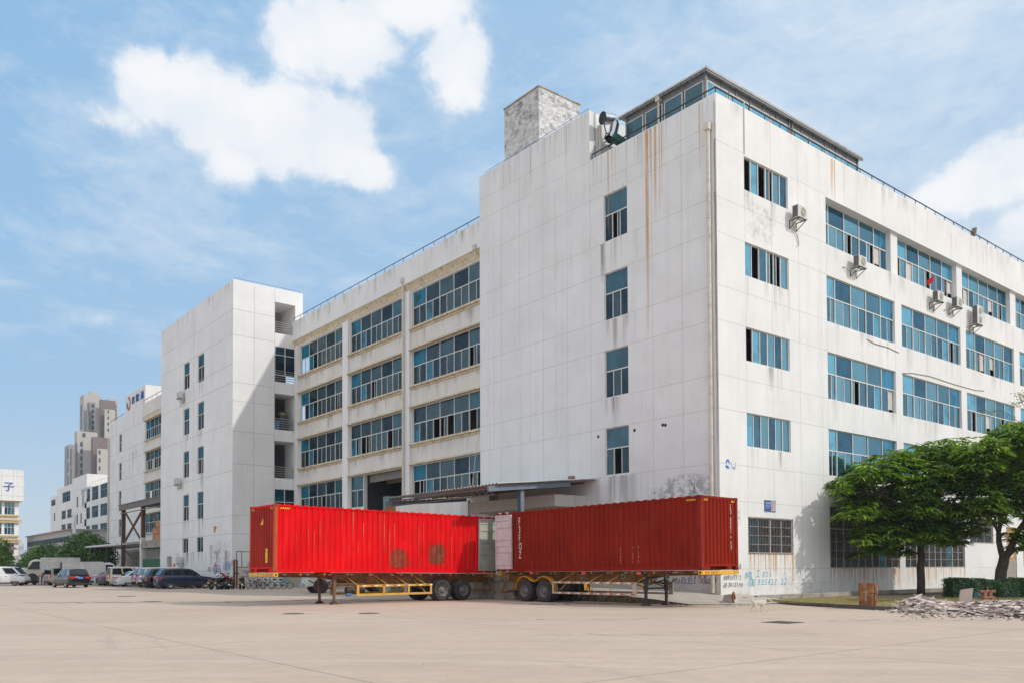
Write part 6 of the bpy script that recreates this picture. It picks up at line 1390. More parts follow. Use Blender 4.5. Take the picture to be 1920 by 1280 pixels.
# ---------------------------------------------------------------- motorcycles and bicycles
def motorcycle(label, loc, rz, bodym, box=False, helmet=None, plate=PLY):
    r = empty('motorcycle', label, 'motorcycle', loc, rz, 'motorcycles and scooters parked beside the navy SUV')
    for x in (.32, 1.55): wheel(r, (x, 0, .29), (0, 1, 0), .29, .1, .2, rim=pm('moto_rim', (.3, .3, .3), .4, .6))
    b = MB(); b.tube([(.32, .06, .29), (.6, .07, .42), (.75, .07, .34)], .03, 6); b.tube([(.32, -.06, .29), (.6, -.07, .42), (.75, -.07, .34)], .03, 6); b.tube([(.75, 0, .34), (1.2, 0, .38), (1.36, 0, .78)], .035, 6); b.tube([(.45, 0, .68), (1.36, 0, .78)], .035, 6)
    b.tube([(1.55, .07, .29), (1.36, .06, .8)], .022, 6); b.tube([(1.55, -.07, .29), (1.36, -.06, .8)], .022, 6); b.build('frame', TRD, r)
    b = MB(); b.box(.75, 1.12, -.12, .12, .28, .55); b.lathe((.95, 0, .5), (0, 1, 0), [(-.16, .03), (-.15, .11), (.15, .11), (.16, .03)], 10); b.build('engine', pm('engine_grey', (.22, .21, .20), .4, .5), r)
    b = MB(); b.tube([(1.0, -.14, .3), (.5, -.16, .3), (.12, -.18, .38)], [.03, .04, .055], 8); b.build('exhaust', CHR, r)
    b = MB(); b.lathe((.98, 0, .78), (1, 0, 0), [(-.25, .05), (-.15, .15), (.1, .17), (.26, .1), (.3, .02)], 12); b.tube([(.05, 0, .72), (.35, 0, .66), (.75, 0, .62)], [.05, .1, .1], 8); b.tube([(1.3, 0, .9), (1.42, 0, .62), (1.32, 0, .4)], [.08, .13, .1], 8)
    b.lathe((1.55, 0, .29), (0, 1, 0), [(-.06, .31), (-.05, .34), (.05, .34), (.06, .31)], 16); b.build('body', bodym, r, smooth=True)
    b = MB(); b.tube([(.1, 0, .82), (.45, 0, .80), (.8, 0, .83)], [.07, .12, .08], 8); b.build('seat', TRIM, r, smooth=True)
    b = MB(); b.tube([(1.28, -.34, 1.03), (1.3, -.15, 1.02), (1.36, 0, .9), (1.3, .15, 1.02), (1.28, .34, 1.03)], .016, 6); b.build('handlebar', TRD, r)
    for sd in (-1, 1): b = MB(); b.tube([(1.3, sd*.26, 1.03), (1.28, sd*.32, 1.22)], .01, 5); b.lathe((1.27, sd*.33, 1.25), (1, 0, 0), [(-.01, .01), (-.01, .06), (.02, .05), (.03, .005)], 10); b.build('mirror', TRIM, r)
    b = MB(); b.lathe((1.42, 0, .88), (1, 0, 0), [(-.05, .09), (.04, .09), (.05, .01)], 12); b.build('headlight', HLAMP, r); b = MB(); b.lathe((.02, 0, .70), (-1, 0, 0), [(0, .06), (.04, .05), (.05, .005)], 10); b.build('tail_light', TL, r)
    b = MB(); b.box(-.03, -.015, -.11, .11, .44, .58); b.build('number_plate', plate, r); b = MB(); b.hexa([(0, -.07, .64), (.1, -.07, .62), (.1, .07, .62), (0, .07, .64)], [(-.06, -.08, .36), (.0, -.08, .36), (.0, .08, .36), (-.06, .08, .36)]); b.build('mudguard', TRIM, r)
    if box: b = MB(); b.lathe((.05, 0, .88), (0, 0, 1), [(0, .12), (.02, .19), (.13, .2), (.2, .15), (.22, .01)], 12); b.build('top_box', pm('box_maroon', (.16, .02, .02), .3), r, smooth=True)
    if helmet: b = MB(); b.lathe((1.3, .2, 1.05), (0, 0, 1), [(0, .08), (.04, .13), (.12, .13), (.19, .08), (.21, .005)], 12); b.build('helmet', helmet, r, smooth=True)
    b = MB(); b.tube([(.85, .1, .3), (.8, .3, .02)], .014, 5); b.build('kickstand', TRD, r); return r
MK = pm('moto_black', (.02, .02, .022), .3); MR = pm('moto_red', (.30, .02, .025), .3); MS = pm('moto_silver', (.30, .31, .32), .3, .5)
def gp_(px, py): p = at(px, py, Z=0); return (p.x, p.y, 0)
motorcycle('silver and black motorcycle with white helmet, leftmost of the row', gp_(391, 1104.5), .55, MS, helmet=pm('helmet_white', (.75, .73, .66), .2)); motorcycle('black motorcycle with red helmet on the handlebar', gp_(404, 1104.5), .6, MK, helmet=pm('helmet_red', (.7, .02, .05), .2))
motorcycle('black motorcycle with yellow plate beside the red scooter', gp_(411.5, 1104), .9, MK); motorcycle('dark red scooter with round top box', gp_(424, 1104), .9, MR, box=True, plate=pm('plate_teal', (.05, .30, .26))); motorcycle('black motorcycle standing alone right of the scooters with yellow plate', gp_(449, 1104), 1.0, MK)
def bicycle(label, loc, rz, fm, r_=.3, sc=1.0):
    r = empty('bicycle', label, 'bicycle', loc, rz, 'bicycles parked under the nose of the bright red container'); r.scale = (sc, sc, sc)
    for x in (.3, 1.28):
        b = MB(); b.lathe((x, 0, r_), (0, 1, 0), [(-.022, r_-.03), (-.02, r_-.005), (0, r_), (.02, r_-.005), (.022, r_-.03), (0, r_-.045), (-.022, r_-.03)], 22); w_ = b.build('wheel', TYRE, r)
        b = MB()
        for k in range(9): a = k*2*pi/9; b.tube([(x, 0, r_), (x+cos(a)*(r_-.04), 0, r_+sin(a)*(r_-.04))], .006, 4)
        b.build('spokes', ALLOY, w_)
    b = MB(); 
    for P in ([(.3, 0, r_), (.68, 0, .3), (.58, 0, .72)], [(.3, 0, r_), (.6, 0, .62)], [(.68, 0, .3), (1.1, 0, .72)], [(.62, 0, .62), (1.08, 0, .76)], [(1.28, 0, r_), (1.08, 0, .78), (1.03, 0, .95)]): b.tube(P, .022, 6)
    b.build('frame', fm, r); b = MB(); b.tube([(.42, 0, .76), (.58, 0, .77), (.72, 0, .76)], [.07, .06, .02], 8); b.build('saddle', TRIM, r); b = MB(); b.tube([(.92, -.26, .98), (1.03, -.1, .97), (1.03, .1, .97), (.92, .26, .98)], .014, 6); b.build('handlebar', TRIM, r)
    b = MB(); b.lathe((.68, 0, .3), (0, 1, 0), [(-.03, .01), (-.03, .09), (-.02, .09), (-.02, .01)], 12); b.tube([(.68, -.1, .3), (.68, -.1, .14)], .012, 5); b.tube([(.68, .1, .3), (.68, .1, .46)], .012, 5); b.build('pedals', TRD, r); return r
for (px, lb, c_, rz, sc) in ((468, 'blue child bicycle, leftmost of the bicycles by the gate frame', (.04, .12, .35), .9, .9), (476, 'pink child bicycle among the parked bicycles', (.62, .10, .30), .4, .8), (486, 'purple bicycle leaning beside the pink one', (.30, .08, .35), 1.0, .95), (496, 'dark bicycle with blue frame under the container end', (.03, .05, .12), .8, 1), (508, 'silver bicycle with white wheels and orange front fork', (.55, .50, .45), .2, 1.0), (520, 'light blue bicycle, rightmost of the parked bicycles', (.10, .36, .50), -.1, .95)):
    p = gp_(px-6, 1103.5); bicycle(lb, p, rz-.3, pm('bike_'+lb.split()[0], c_, .4), sc=sc)

# ================================================================ DOG
DOG = empty('dog', 'small white dog with brown face walking to the right across the yard', 'dog', at(1409, 1146.3, Z=0), math.atan2(-.6266, .7794)+.05)
def skin_obj(name, nodes, edges, mats, parent, sub=2):
    me = bpy.data.meshes.new(name); me.from_pydata([n_[0] for n_ in nodes], edges, []); o = bpy.data.objects.new(name, me); COL.objects.link(o)
    md = o.modifiers.new('skin', 'SKIN'); md.use_smooth_shade = True
    sv = me.skin_vertices[0].data if me.skin_vertices else None
    if sv is None:
        bm = bmesh.new(); bm.from_mesh(me); bm.verts.layers.skin.verify(); bm.to_mesh(me); bm.free(); sv = me.skin_vertices[0].data
    for i, n_ in enumerate(nodes): sv[i].radius = (n_[1][0]*1.22, n_[1][1]*1.22); sv[i].use_root = (i == 0)
    s2 = o.modifiers.new('sub', 'SUBSURF'); s2.levels = sub; s2.render_levels = sub
    me.materials.append(mats); o.parent = parent; return o
dm = bpy.data.materials.new('dog_coat'); dm.use_nodes = True; g = G(dm.node_tree); tc = g.new('TexCoord').outputs['Object']; x, y, z = g.sep(tc)
fc = g.m('MULTIPLY', g.mr(x, .545, .56), g.mr(x, .625, .605)); br_ = g.m('MULTIPLY', g.mr(g.noise(tc, 16, 3), .44, .54), g.mr(g.m('ADD', x, g.m('MULTIPLY', z, .4)), .66, .70))
g.set(g.n['Principled BSDF'].inputs['Base Color'], g.mix(g.m('MAXIMUM', g.m('MULTIPLY', fc, .8), br_), g.mix(g.noise(tc, 9, 4), (.70, .66, .58), (.50, .45, .38)), (.20, .11, .06))); g.n['Principled BSDF'].inputs['Roughness'].default_value = .9
N_ = [((.10, 0, .335), (.065, .07)), ((.22, 0, .33), (.062, .072)), ((.34, 0, .325), (.072, .088)), ((.44, 0, .34), (.065, .075)), ((.52, 0, .385), (.042, .045)), ((.58, 0, .41), (.058, .056)), ((.64, 0, .392), (.034, .032)), ((.685, 0, .38), (.023, .021)),
      ((.11, .045, .27), (.045, .04)), ((.07, .05, .185), (.024, .022)), ((.015, .05, .12), (.016, .015)), ((.02, .05, .015), (.013, .013)), ((.05, .05, .008), (.013, .010)),
      ((.13, -.045, .27), (.045, .04)), ((.17, -.05, .185), (.024, .022)), ((.13, -.05, .12), (.016, .015)), ((.165, -.05, .015), (.013, .013)), ((.195, -.05, .008), (.013, .010)),
      ((.41, .05, .26), (.036, .032)), ((.37, .055, .17), (.02, .018)), ((.385, .055, .09), (.015, .014)), ((.36, .055, .015), (.012, .012)), ((.39, .055, .008), (.013, .010)),
      ((.42, -.05, .26), (.036, .032)), ((.46, -.055, .17), (.02, .018)), ((.51, -.055, .10), (.015, .014)), ((.555, -.055, .02), (.012, .012)), ((.585, -.055, .012), (.013, .010)),
      ((.04, 0, .375), (.024, .024)), ((.005, 0, .45), (.018, .018)), ((-.035, 0, .53), (.012, .012))]
E_ = [(0, 1), (1, 2), (2, 3), (3, 4), (4, 5), (5, 6), (6, 7), (0, 8), (8, 9), (9, 10), (10, 11), (11, 12), (0, 13), (13, 14), (14, 15), (15, 16), (16, 17), (3, 18), (18, 19), (19, 20), (20, 21), (21, 22), (3, 23), (23, 24), (24, 25), (25, 26), (26, 27), (0, 28), (28, 29), (29, 30)]
body = skin_obj('body', N_, E_, dm, DOG)
for sd in (-1, 1):
    b = MB(); b.hexa([(.555, sd*.028, .435), (.59, sd*.03, .435), (.59, sd*.045, .43), (.555, sd*.045, .43)], [(.575, sd*.052, .40), (.60, sd*.052, .39), (.605, sd*.058, .39), (.58, sd*.058, .40)]); b.build('ear', pm('dog_ear', (.12, .07, .04), .9), DOG)
    b = MB(); b.lathe((.617, sd*.036, .42), (.6, sd*.8, .2), [(0, .007), (.004, .001)], 8); b.build('eye', BLACK, DOG)
b = MB(); b.lathe((.705, 0, .385), (1, 0, 0), [(-.008, .012), (0, .010), (.006, .001)], 8); b.build('nose', BLACK, DOG)

# ================================================================ BIN, GRATE, KERB THINGS
bp = at(1633, 1141, Z=0); BIN = empty('rusty_bin', 'tall rusty metal rubbish bin on small feet at the edge of the lawn', 'rubbish bin', (bp.x, bp.y+.1, 0), -.6)
RB = bpy.data.materials.new('bin_rust'); RB.use_nodes = True; g = G(RB.node_tree); tc = g.new('TexCoord').outputs['Object']; n = g.noise(tc, 3, 8, .75); n2_ = g.noise(g.vm('MULTIPLY', tc, (1, 1, .3)), 7, 6, .7)
c = g.mix(g.mr(n, .38, .62), (.12, .045, .02), (.36, .15, .05)); c = g.mix(g.mr(n2_, .55, .66, 0, .8), c, (.42, .33, .26)); g.set(g.n['Principled BSDF'].inputs['Base Color'], c); g.n['Principled BSDF'].inputs['Roughness'].default_value = .9
b = MB(); b.lathe((0, 0, 0), (0, 0, 1), [(.09, .01), (.09, .31), (.30, .318), (.31, .332), (.34, .332), (.35, .322), (.60, .328), (.61, .342), (.64, .342), (.65, .332), (.93, .335), (.935, .35), (.97, .35), (.975, .32), (.80, .318), (.80, .01)], 18); b.build('drum', RB, BIN)
b = MB()
for k in range(3): a_ = k*2*pi/3+.6; b.box(cos(a_)*.27-.035, cos(a_)*.27+.035, sin(a_)*.27-.035, sin(a_)*.27+.035, 0, .089)
b.build('leg', TRD, BIN); b = MB(); b.box(-.345, -.325, -.03, .03, .1, .93); b.box(.1, .14, -.34, -.318, .1, .93); b.build('seam', RB, BIN)
gpnt = at(1468, 1166, Z=0); e = empty('drain_grate', 'dark square drain grate set flat in the yard in front of the dog', 'drain grate', (gpnt.x, gpnt.y, 0), 0); e.scale = (.55, .55, 1)
bx('frame', [(-.78, .78, -.78, -.7, .001, .012), (-.78, .78, .7, .78, .001, .012), (-.78, -.7, -.699, .699, .001, .012), (.7, .78, -.699, .699, .001, .012)], pm('grate_iron', (.09, .085, .08), .7), e); bx('bar', [(-.69, .69, -.66+i*.1, -.61+i*.1, .002, .011) for i in range(14)], MATS['grate_iron'], e); bx('pit', (-.7, .7, -.7, .7, .0006, .0015), BLACK, e)
# flat dark lids and stains on the yard
for (px, py, r_, lb) in ((238, 1117, .5, 'small dark lid farthest out in the yard, in front of the parked cars'), (285, 1127, .45, 'small dark lid in the yard, second from the parked cars'), (550, 1149.5, .34, 'dark drain lid on the yard left of the red container legs'), (692, 1149, .34, 'dark drain lid on the yard below the yellow side guard')):
    p = at(px, py, Z=0); b = MB(); b.lathe((0, 0, 0), (0, 0, 1), [(.001, r_*1.15), (.008, r_*1.1), (.008, r_*1.0), (.005, r_*.98), (.005, .01)], 18); e = tag(b.build('manhole_cover', MATS['grate_iron']), lb, 'manhole cover'); e.location = (p.x, p.y, 0)
b = MB(); b.uv = []; rr = random.Random(5)
for (px, py, w_, h_, s_) in ((300, 1128, 14, 2.0, 5), (700, 1124, 10, 2.5, 6), (1120, 1131, 9, 1.6, 6), (1300, 1188, 8, 1.2, 1), (1050, 1160, 8, .9, 2), (1700, 1162, 6, 1.0, 2)):
    p = at(px, py, Z=0); a = Vector((.779, -.627, 0)); c = Vector((.627, .779, 0)); z = .004+.0006*len(b.v)/4
    for sx_, sy_ in ((-1, -1), (1, -1), (1, 1), (-1, 1)): b.v.append(tuple(Vector((p.x, p.y, z))+a*sx_*w_/2+c*sy_*h_/2))
    n_ = len(b.v); b.face((n_-4, n_-3, n_-2, n_-1)); b.uv += [(s_+.002, 0), (s_+.998, 0), (s_+.998, 1), (s_+.002, 1)]
tag(b.build('ground_stains', OIL), 'dark dirt and oil stains on the concrete yard', None, kind='structure')
# small litter and pebbles
b = MB(); rr = random.Random(6)
def pebble(b, p, r_):
    k = 5; top = b.p((p[0], p[1], p[2]+r_*rr.uniform(.25, .5))); ring = [b.p((p[0]+cos(i*2*pi/k+r_)*r_*rr.uniform(.7, 1.3), p[1]+sin(i*2*pi/k+r_)*r_*rr.uniform(.7, 1.2), p[2])) for i in range(k)]
    for i in range(k): b.face((ring[i], ring[(i+1) % k], top))
for i in range(260): p = at(rr.uniform(1255, 1420), rr.uniform(1130, 1137), Z=0); pebble(b, (p.x, p.y, 0), rr.uniform(.015, .07))
for i in range(300): p = at(rr.uniform(0, 1920), rr.uniform(1118, 1275), Z=0); pebble(b, (p.x, p.y, 0), rr.uniform(.006, .022))
for i in range(120): p = at(rr.uniform(1640, 1720), rr.uniform(1135, 1144), Z=0); pebble(b, (p.x, p.y, 0), rr.uniform(.015, .06))
tag(b.build('pebbles', pm('pebble', (.42, .36, .30), .9, var=.3, island=.5)), 'loose pebbles and crumbs scattered on the yard', None, kind='stuff')
p = at(1365, 1121, Z=.25); e = empty('rubble_block', 'broken pale concrete block and rusty bent tube at the foot of the ramp', 'rubble', (p.x, p.y, .02), .4); b = MB(); b.hexa([(0, -.3, 0), (.95, -.35, 0), (1.0, .2, 0), (.1, .3, 0)], [(.1, -.15, .42), (.55, -.25, .22), (.7, .1, .2), (.15, .2, .38)]); b.build('block', CONCL, e)
b = MB(); b.tube([(-.25, -.3, .1), (-.45, -.3, .35), (-.25, -.3, .5), (0, -.25, .45), (.05, -.3, .2)], .045, 6); b.build('bent_tube', RB, e)

# ================================================================ RUBBLE PILE, VALVE, HEDGE
PLS = pm('plaster_debris', (.50, .41, .36), .9, var=.35, scale=2, dirt=(.20, .12, .08), dirt_amt=.75, dscale=2.5, island=.6)
b = MB(); rr = random.Random(8)
def slab(b, c, sz, rot):
    M = Matrix.Translation(c) @ Matrix.Rotation(rot[2], 4, 'Z') @ Matrix.Rotation(rot[0], 4, 'X') @ Matrix.Rotation(rot[1], 4, 'Y'); lx, ly, lz = (k/2 for k in sz); k = 6; A = []; B_ = []
    for i in range(k):
        a = i*2*pi/k+rr.uniform(-.25, .25); q = (cos(a)*lx*rr.uniform(.8, 1.25), sin(a)*ly*rr.uniform(.8, 1.25)); A.append(b.p(M @ Vector((*q, -lz)))); B_.append(b.p(M @ Vector((*q, lz))))
    b.face(A[::-1]); b.face(B_)
    for i in range(k): b.face((A[i], A[(i+1) % k], B_[(i+1) % k], B_[i]))
def hpile(px): # heap height along the pile
    return .12+.38*math.exp(-((px-1722)/38)**2)+.22*math.exp(-((px-1860)/50)**2)+.24*math.exp(-((px-1930)/40)**2)
for i in range(2600):
    px = rr.uniform(1672, 1990); lo_ = 1129+(px-1680)*.03; hi_ = 1148+(px-1680)*.045; py = rr.uniform(lo_, hi_); p = at(px, py, Z=0); t = (py-lo_)/(hi_-lo_); d_ = 1-abs(t-.45)*1.5
    endf = max(0, min(1, (px-1668)/40)); z = rr.uniform(0, 1)**.7*hpile(px)*max(.08, d_)*endf; L_ = rr.choice((.08, .12, .18, .25, .35, .45))*(1 if rr.random() < .8 else 1.4)
    slab(b, Vector((p.x, p.y, z+.02)), (L_, L_*rr.uniform(.3, .7), rr.uniform(.015, .05)), (rr.uniform(-.35, .35), rr.uniform(-.35, .35), rr.uniform(-.9, .4)-.2))
for i in range(900): px = rr.uniform(1655, 1990); p = at(px, rr.gauss(1147+(px-1690)*.03, 4) if px > 1690 else rr.gauss(1140, 3), Z=0); slab(b, Vector((p.x, p.y, .02)), (rr.uniform(.04, .14),)*2+(.02,), (rr.uniform(-.4, .4), rr.uniform(-.4, .4), rr.uniform(0, 3)))
tag(b.build('rubble_pile', PLS), 'long heap of broken plaster and board debris along the kerb', None, kind='stuff')
p = at(1815, 1131, Z=0); e = empty('leaning_slab', 'upright broken board slab sticking out of the rubble heap', 'slab', (p.x, p.y+.2, .0), -.65); b = MB(); b.hexa([(-.25, -.12, 0), (.3, -.12, 0), (.3, -.04, 0), (-.25, -.04, 0)], [(-.02, .1, .58), (.52, .1, .66), (.52, .18, .66), (-.02, .18, .58)]); b.build('board', pm('board_pinkish', (.36, .27, .24), .9, dirt=(.2, .15, .12), dirt_amt=.5, dscale=4), e)
p = atd(1852, 1112, 37.2); VL = empty('rusty_valve_set', 'rusty pump with blue hand wheel in front of the hedge', 'pump', (p.x, p.y, .12), -.67); VL.scale = (.62, .62, .62); RV = pm('valve_rust', (.36, .14, .09), .8, var=.4, scale=6, dirt=(.55, .45, .38), dirt_amt=.5, dscale=8)
bx('base', [(-.42, .42, -.2, .2, .1, .22), (-.35, -.2, -.18, .18, 0, .099), (.2, .35, -.18, .18, 0, .099)], RV, VL); b = MB(); b.lathe((-.18, 0, .22), (0, 0, 1), [(0, .12), (.3, .12), (.36, .15), (.42, .15), (.42, .01)], 12); b.lathe((.2, 0, .22), (0, 0, 1), [(0, .12), (.3, .12), (.36, .15), (.42, .15), (.42, .01)], 12); b.tube([(-.5, 0, .56), (.5, 0, .56)], .09, 10); b.lathe((-.5, 0, .56), (1, 0, 0), [(-.03, .12), (.03, .12)], 12); b.lathe((.5, 0, .56), (1, 0, 0), [(-.03, .12), (.03, .12)], 12); b.tube([(0, 0, .5), (0, 0, .95)], .035, 8); b.build('housing', RV, VL)
b = MB(); b.lathe((-.8, -.1, .3), (.3, 1, 0), [(-.02, .17), (0, .19), (.02, .17), (0, .15), (-.02, .17)], 18)
for k in range(3): a = k*2*pi/3+.4; b.tube([(-.8, -.1, .3), (-.8+cos(a)*.16, -.1-cos(a)*.05, .3+sin(a)*.16)], .02, 5)
b.build('hand_wheel', pm('wheel_blue', (.05, .25, .36), .6), VL); b = MB(); b.tube([(-.8, -.1, .3), (-.4, 0, .3)], .03, 6); b.build('shaft', RV, VL)

def leaf_mat(name, c1, c2, trans=.25):
    m = bpy.data.materials.new(name); m.use_nodes = True; g = G(m.node_tree); p = g.n['Principled BSDF']; out = g.n['Material Output']
    ri = g.new('NewGeometry').outputs['Random Per Island']; tc = g.new('TexCoord').outputs['Object']; n = g.noise(tc, .9, 3, .6)
    f = g.m('ADD', g.m('MULTIPLY', ri, .55), g.mr(n, .3, .7, 0, .45)); c = g.mix(g.m('POWER', f, 1.4), c1, c2); c = g.mix(g.mr(g.m('FRACT', g.m('MULTIPLY', ri, 17.3)), .93, .95), c, tuple(min(1, k*1.5+.03) for k in c2))
    g.set(p.inputs['Base Color'], c); p.inputs['Roughness'].default_value = .5; p.inputs['Specular IOR Level'].default_value = .35
    t = g.new('BsdfTranslucent'); g.set(t.inputs[0], g.mix(1.0, c, (1.4, 1.5, .5), 'MULTIPLY')); mx = g.new('MixShader'); mx.inputs[0].default_value = trans; g.l.new(p.outputs[0], mx.inputs[1]); g.l.new(t.outputs[0], mx.inputs[2]); g.l.new(mx.outputs[0], out.inputs[0]); return m
LEAF = leaf_mat('feather_leaf', (.040, .110, .016), (.29, .42, .04), .42); LEAFH = leaf_mat('hedge_leaf', (.010, .035, .008), (.035, .10, .015), .15); LEAFF = leaf_mat('far_leaf', (.03, .085, .012), (.16, .26, .035), .25); LEAFB = leaf_mat('bamboo_leaf', (.08, .14, .03), (.30, .30, .10), .3)
BARK = pm('bark', (.075, .055, .042), .95, var=.4, scale=6, bump=.8, dirt=(.16, .13, .10), dirt_amt=.5, dscale=4)
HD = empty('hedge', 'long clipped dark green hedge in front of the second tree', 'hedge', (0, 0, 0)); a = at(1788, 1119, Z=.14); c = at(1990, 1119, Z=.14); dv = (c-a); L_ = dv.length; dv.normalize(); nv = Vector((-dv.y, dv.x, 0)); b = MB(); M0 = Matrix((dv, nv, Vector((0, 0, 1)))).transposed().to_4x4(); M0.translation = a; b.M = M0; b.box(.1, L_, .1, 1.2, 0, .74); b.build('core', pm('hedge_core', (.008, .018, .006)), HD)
b = MB(); rr = random.Random(14)
def leafq(b, c, n, L_, w_, rr):
    n = Vector(n).normalized(); t = n.cross(Vector((rr.uniform(-1, 1), rr.uniform(-1, 1), rr.uniform(-1, 1)))).normalized(); s_ = n.cross(t); c = Vector(c); b.poly([c-t*L_/2, c+s_*w_/2, c+t*L_/2, c-s_*w_/2])
for i in range(15000):
    u = rr.uniform(0, L_); f_ = rr.random(); bump_ = .05*sin(u*2.3)+.04*sin(u*5.1)+.03*sin(u*11)
    if f_ < .5: q = Vector((u, 0+rr.uniform(-.05, .09)+bump_, rr.uniform(0, .80+bump_))); nn = (rr.uniform(-.5, .5), -1, rr.uniform(-.3, .7))
    elif f_ < .85: q = Vector((u, rr.uniform(0, 1.25), .80+bump_+rr.uniform(-.06, .05))); nn = (rr.uniform(-.5, .5), rr.uniform(-.6, .3), 1)
    else: q = Vector((rr.uniform(-.04, .1)+bump_, rr.uniform(0, 1.2), rr.uniform(0, .86))); nn = (-1, rr.uniform(-.4, .4), .2)
    leafq(b, a+dv*q.x+nv*q.y+Vector((0, 0, q.z)), dv*nn[0]+nv*nn[1]+Vector((0, 0, nn[2])), rr.uniform(.06, .11), rr.uniform(.035, .06), rr)
b.build('leaves', LEAFH, HD)

# ================================================================ TREES
def frond(b, c, d, L_, w_, rr):
    """feathery pinna: tapering, drooping strip with notched sides"""
    d = Vector(d).normalized(); sd = d.cross(Vector((0, 0, 1)));
    if sd.length < .1: sd = Vector((1, 0, 0))
    sd.normalize(); sd = (sd+Vector((0, 0, rr.uniform(-.5, .5)))).normalized(); n = 3; prev = None; base = Vector(c)
    for i in range(n+1):
        t = i/n; q = base+d*L_*t-Vector((0, 0, L_*.35*t*t)); ww = w_*(.35+1.5*t-1.75*t*t) if i < n else w_*.12; cur = (b.p(q-sd*ww), b.p(q+sd*ww))
        if prev: b.face((prev[0], prev[1], cur[1], cur[0]))
        prev = cur
def feather_tree(name, label, base, H_, trunk_r, clumps, limbs, seed, dens=78, fsz=.52):
    rr = random.Random(seed); r = empty(name, label, 'tree', base); b = MB(); 
    for P, ra, rb_ in limbs:
        pts = [Vector(P[0])]
        for q in P[1:]: q = Vector(q); m_ = (pts[-1]+q)/2+Vector((rr.uniform(-.06, .06), rr.uniform(-.06, .06), rr.uniform(-.03, .03))); pts += [m_, q]
        n_ = len(pts); b.tube(pts, [ra+(rb_-ra)*i/(n_-1) for i in range(n_)], 9)
    tips = [Vector(P[-1]) for P, _, _ in limbs]
    for P, _, _ in limbs[1:]:
        for q0, q1 in zip(P[1:], P[2:]): tips += [Vector(q0).lerp(Vector(q1), k_/4) for k_ in range(4)]
    for (c, rad, hz) in clumps:
        c = Vector(c); t = min(tips, key=lambda q: (q-c).length); b.tube([t, t.lerp(c, .5)+Vector((rr.uniform(-.15, .15), rr.uniform(-.15, .15), -.12)), c-Vector((0, 0, hz*.4))], [.032, .022, .012], 5)
        for k in range(5): q = c+Vector((rr.uniform(-1, 1)*rad*.7, rr.uniform(-1, 1)*rad*.7, rr.uniform(-.3, .3)*hz)); b.tube([c-Vector((0, 0, hz*.4)), q], [.015, .006], 4)
    b.build('trunk', BARK, r, smooth=True); b = MB()
    for (c, rad, hz) in clumps:
        c = Vector(c)
        for i in range(int(dens*rad*rad*1.1)):
            a = rr.uniform(0, 2*pi); q = rad*sqrt(rr.random()); zz = hz*sqrt(max(0, 1-(q/rad)**2))*rr.uniform(-.75, 1)-.15*q
            p = c+Vector((cos(a)*q, sin(a)*q, zz)); out = Vector((cos(a), sin(a), 0))*(.4+q/rad)+Vector((rr.uniform(-.5, .5), rr.uniform(-.5, .5), rr.uniform(-.1, .35))); out.normalize(); k = rr.choice((4, 5, 6)); a0 = math.atan2(out.y, out.x)
            for j in range(k):
                aa = a0+(j-(k-1)/2)*.48+rr.uniform(-.12, .12); frond(b, p, (cos(aa), sin(aa), out.z*.5+rr.uniform(-.15, .2)), fsz*rr.uniform(.7, 1.2), fsz*.17, rr)
    b.build('crown', LEAF, r); return r
def clumps_from(pxs_, D0, base, rr, spread=1.7):
    out = []
    for (px, py, rad) in pxs_:
        for k in range(2):
            p = atd(px+rr.uniform(-8, 8), py+rr.uniform(-4, 4), D0+rr.uniform(-spread, spread)); out.append((p-Vector(base), rad*rr.uniform(.8, 1.1), rad*.75))
    return out
rr = random.Random(21); b1 = Vector((12.3, -3.3, .1)); D1 = (b1-CAM).x*UR[1]+(b1-CAM).y*UR[0]
c1_ = [(1590, 905, .8), (1575, 918, .45), (1618, 892, .9), (1650, 880, 1.0), (1685, 868, 1.0), (1722, 860, 1.1), (1762, 848, 1.1), (1800, 845, 1.0), (1640, 925, .9), (1628, 955, .8), (1660, 945, .9), (1700, 905, 1.0), (1745, 895, 1.1), (1790, 890, 1.1), (1815, 905, 1.0), (1685, 965, .8), (1725, 950, .9), (1770, 945, 1.0), (1815, 955, .9), (1640, 990, .7), (1620, 1010, .55), (1655, 1025, .55), (1610, 1040, .35), (1700, 1000, .7), (1735, 1005, .55), (1770, 990, .8), (1820, 990, .7), (1790, 1010, .4), (1690, 1030, .5), (1715, 985, .8), (1750, 975, .9), (1745, 1000, .6), (1775, 1015, .5), (1670, 1000, .8), (1650, 960, .9), (1600, 960, .6), (1730, 920, 1.1), (1700, 935, 1.0), (1590, 935, .55)]
cl = clumps_from(c1_, D1, b1, rr)
L1 = lambda px, py, dd=0: atd(px, py, D1+dd)-b1
limbs = [([(0, 0, -.1), L1(1726, 1060), L1(1726, 1030), L1(1731, 1008)], .21, .15), ([L1(1731, 1010), L1(1716, 985), L1(1690, 950, -.8), L1(1655, 925, -1.2)], .11, .04), ([L1(1731, 1010), L1(1738, 975), L1(1742, 930), L1(1750, 885, .6)], .12, .04), ([L1(1731, 1010), L1(1755, 985), L1(1785, 945, -.6), L1(1810, 905, -1)], .10, .04), ([L1(1716, 985), L1(1700, 960, 1), L1(1690, 905, 1.4)], .07, .03), ([L1(1720, 992), L1(1680, 985, -.5), L1(1630, 1000, -1)], .06, .02)]
feather_tree('feathery_tree', 'spreading feathery green tree with single trunk in front of the barred windows', b1, 7, .2, cl, limbs, 31)
p2 = atd(1872, 1092, 42.5); b2 = Vector((p2.x, p2.y, .1)); D2 = 42.5; L2 = lambda px, py, dd=0: atd(px, py, D2+dd)-b2
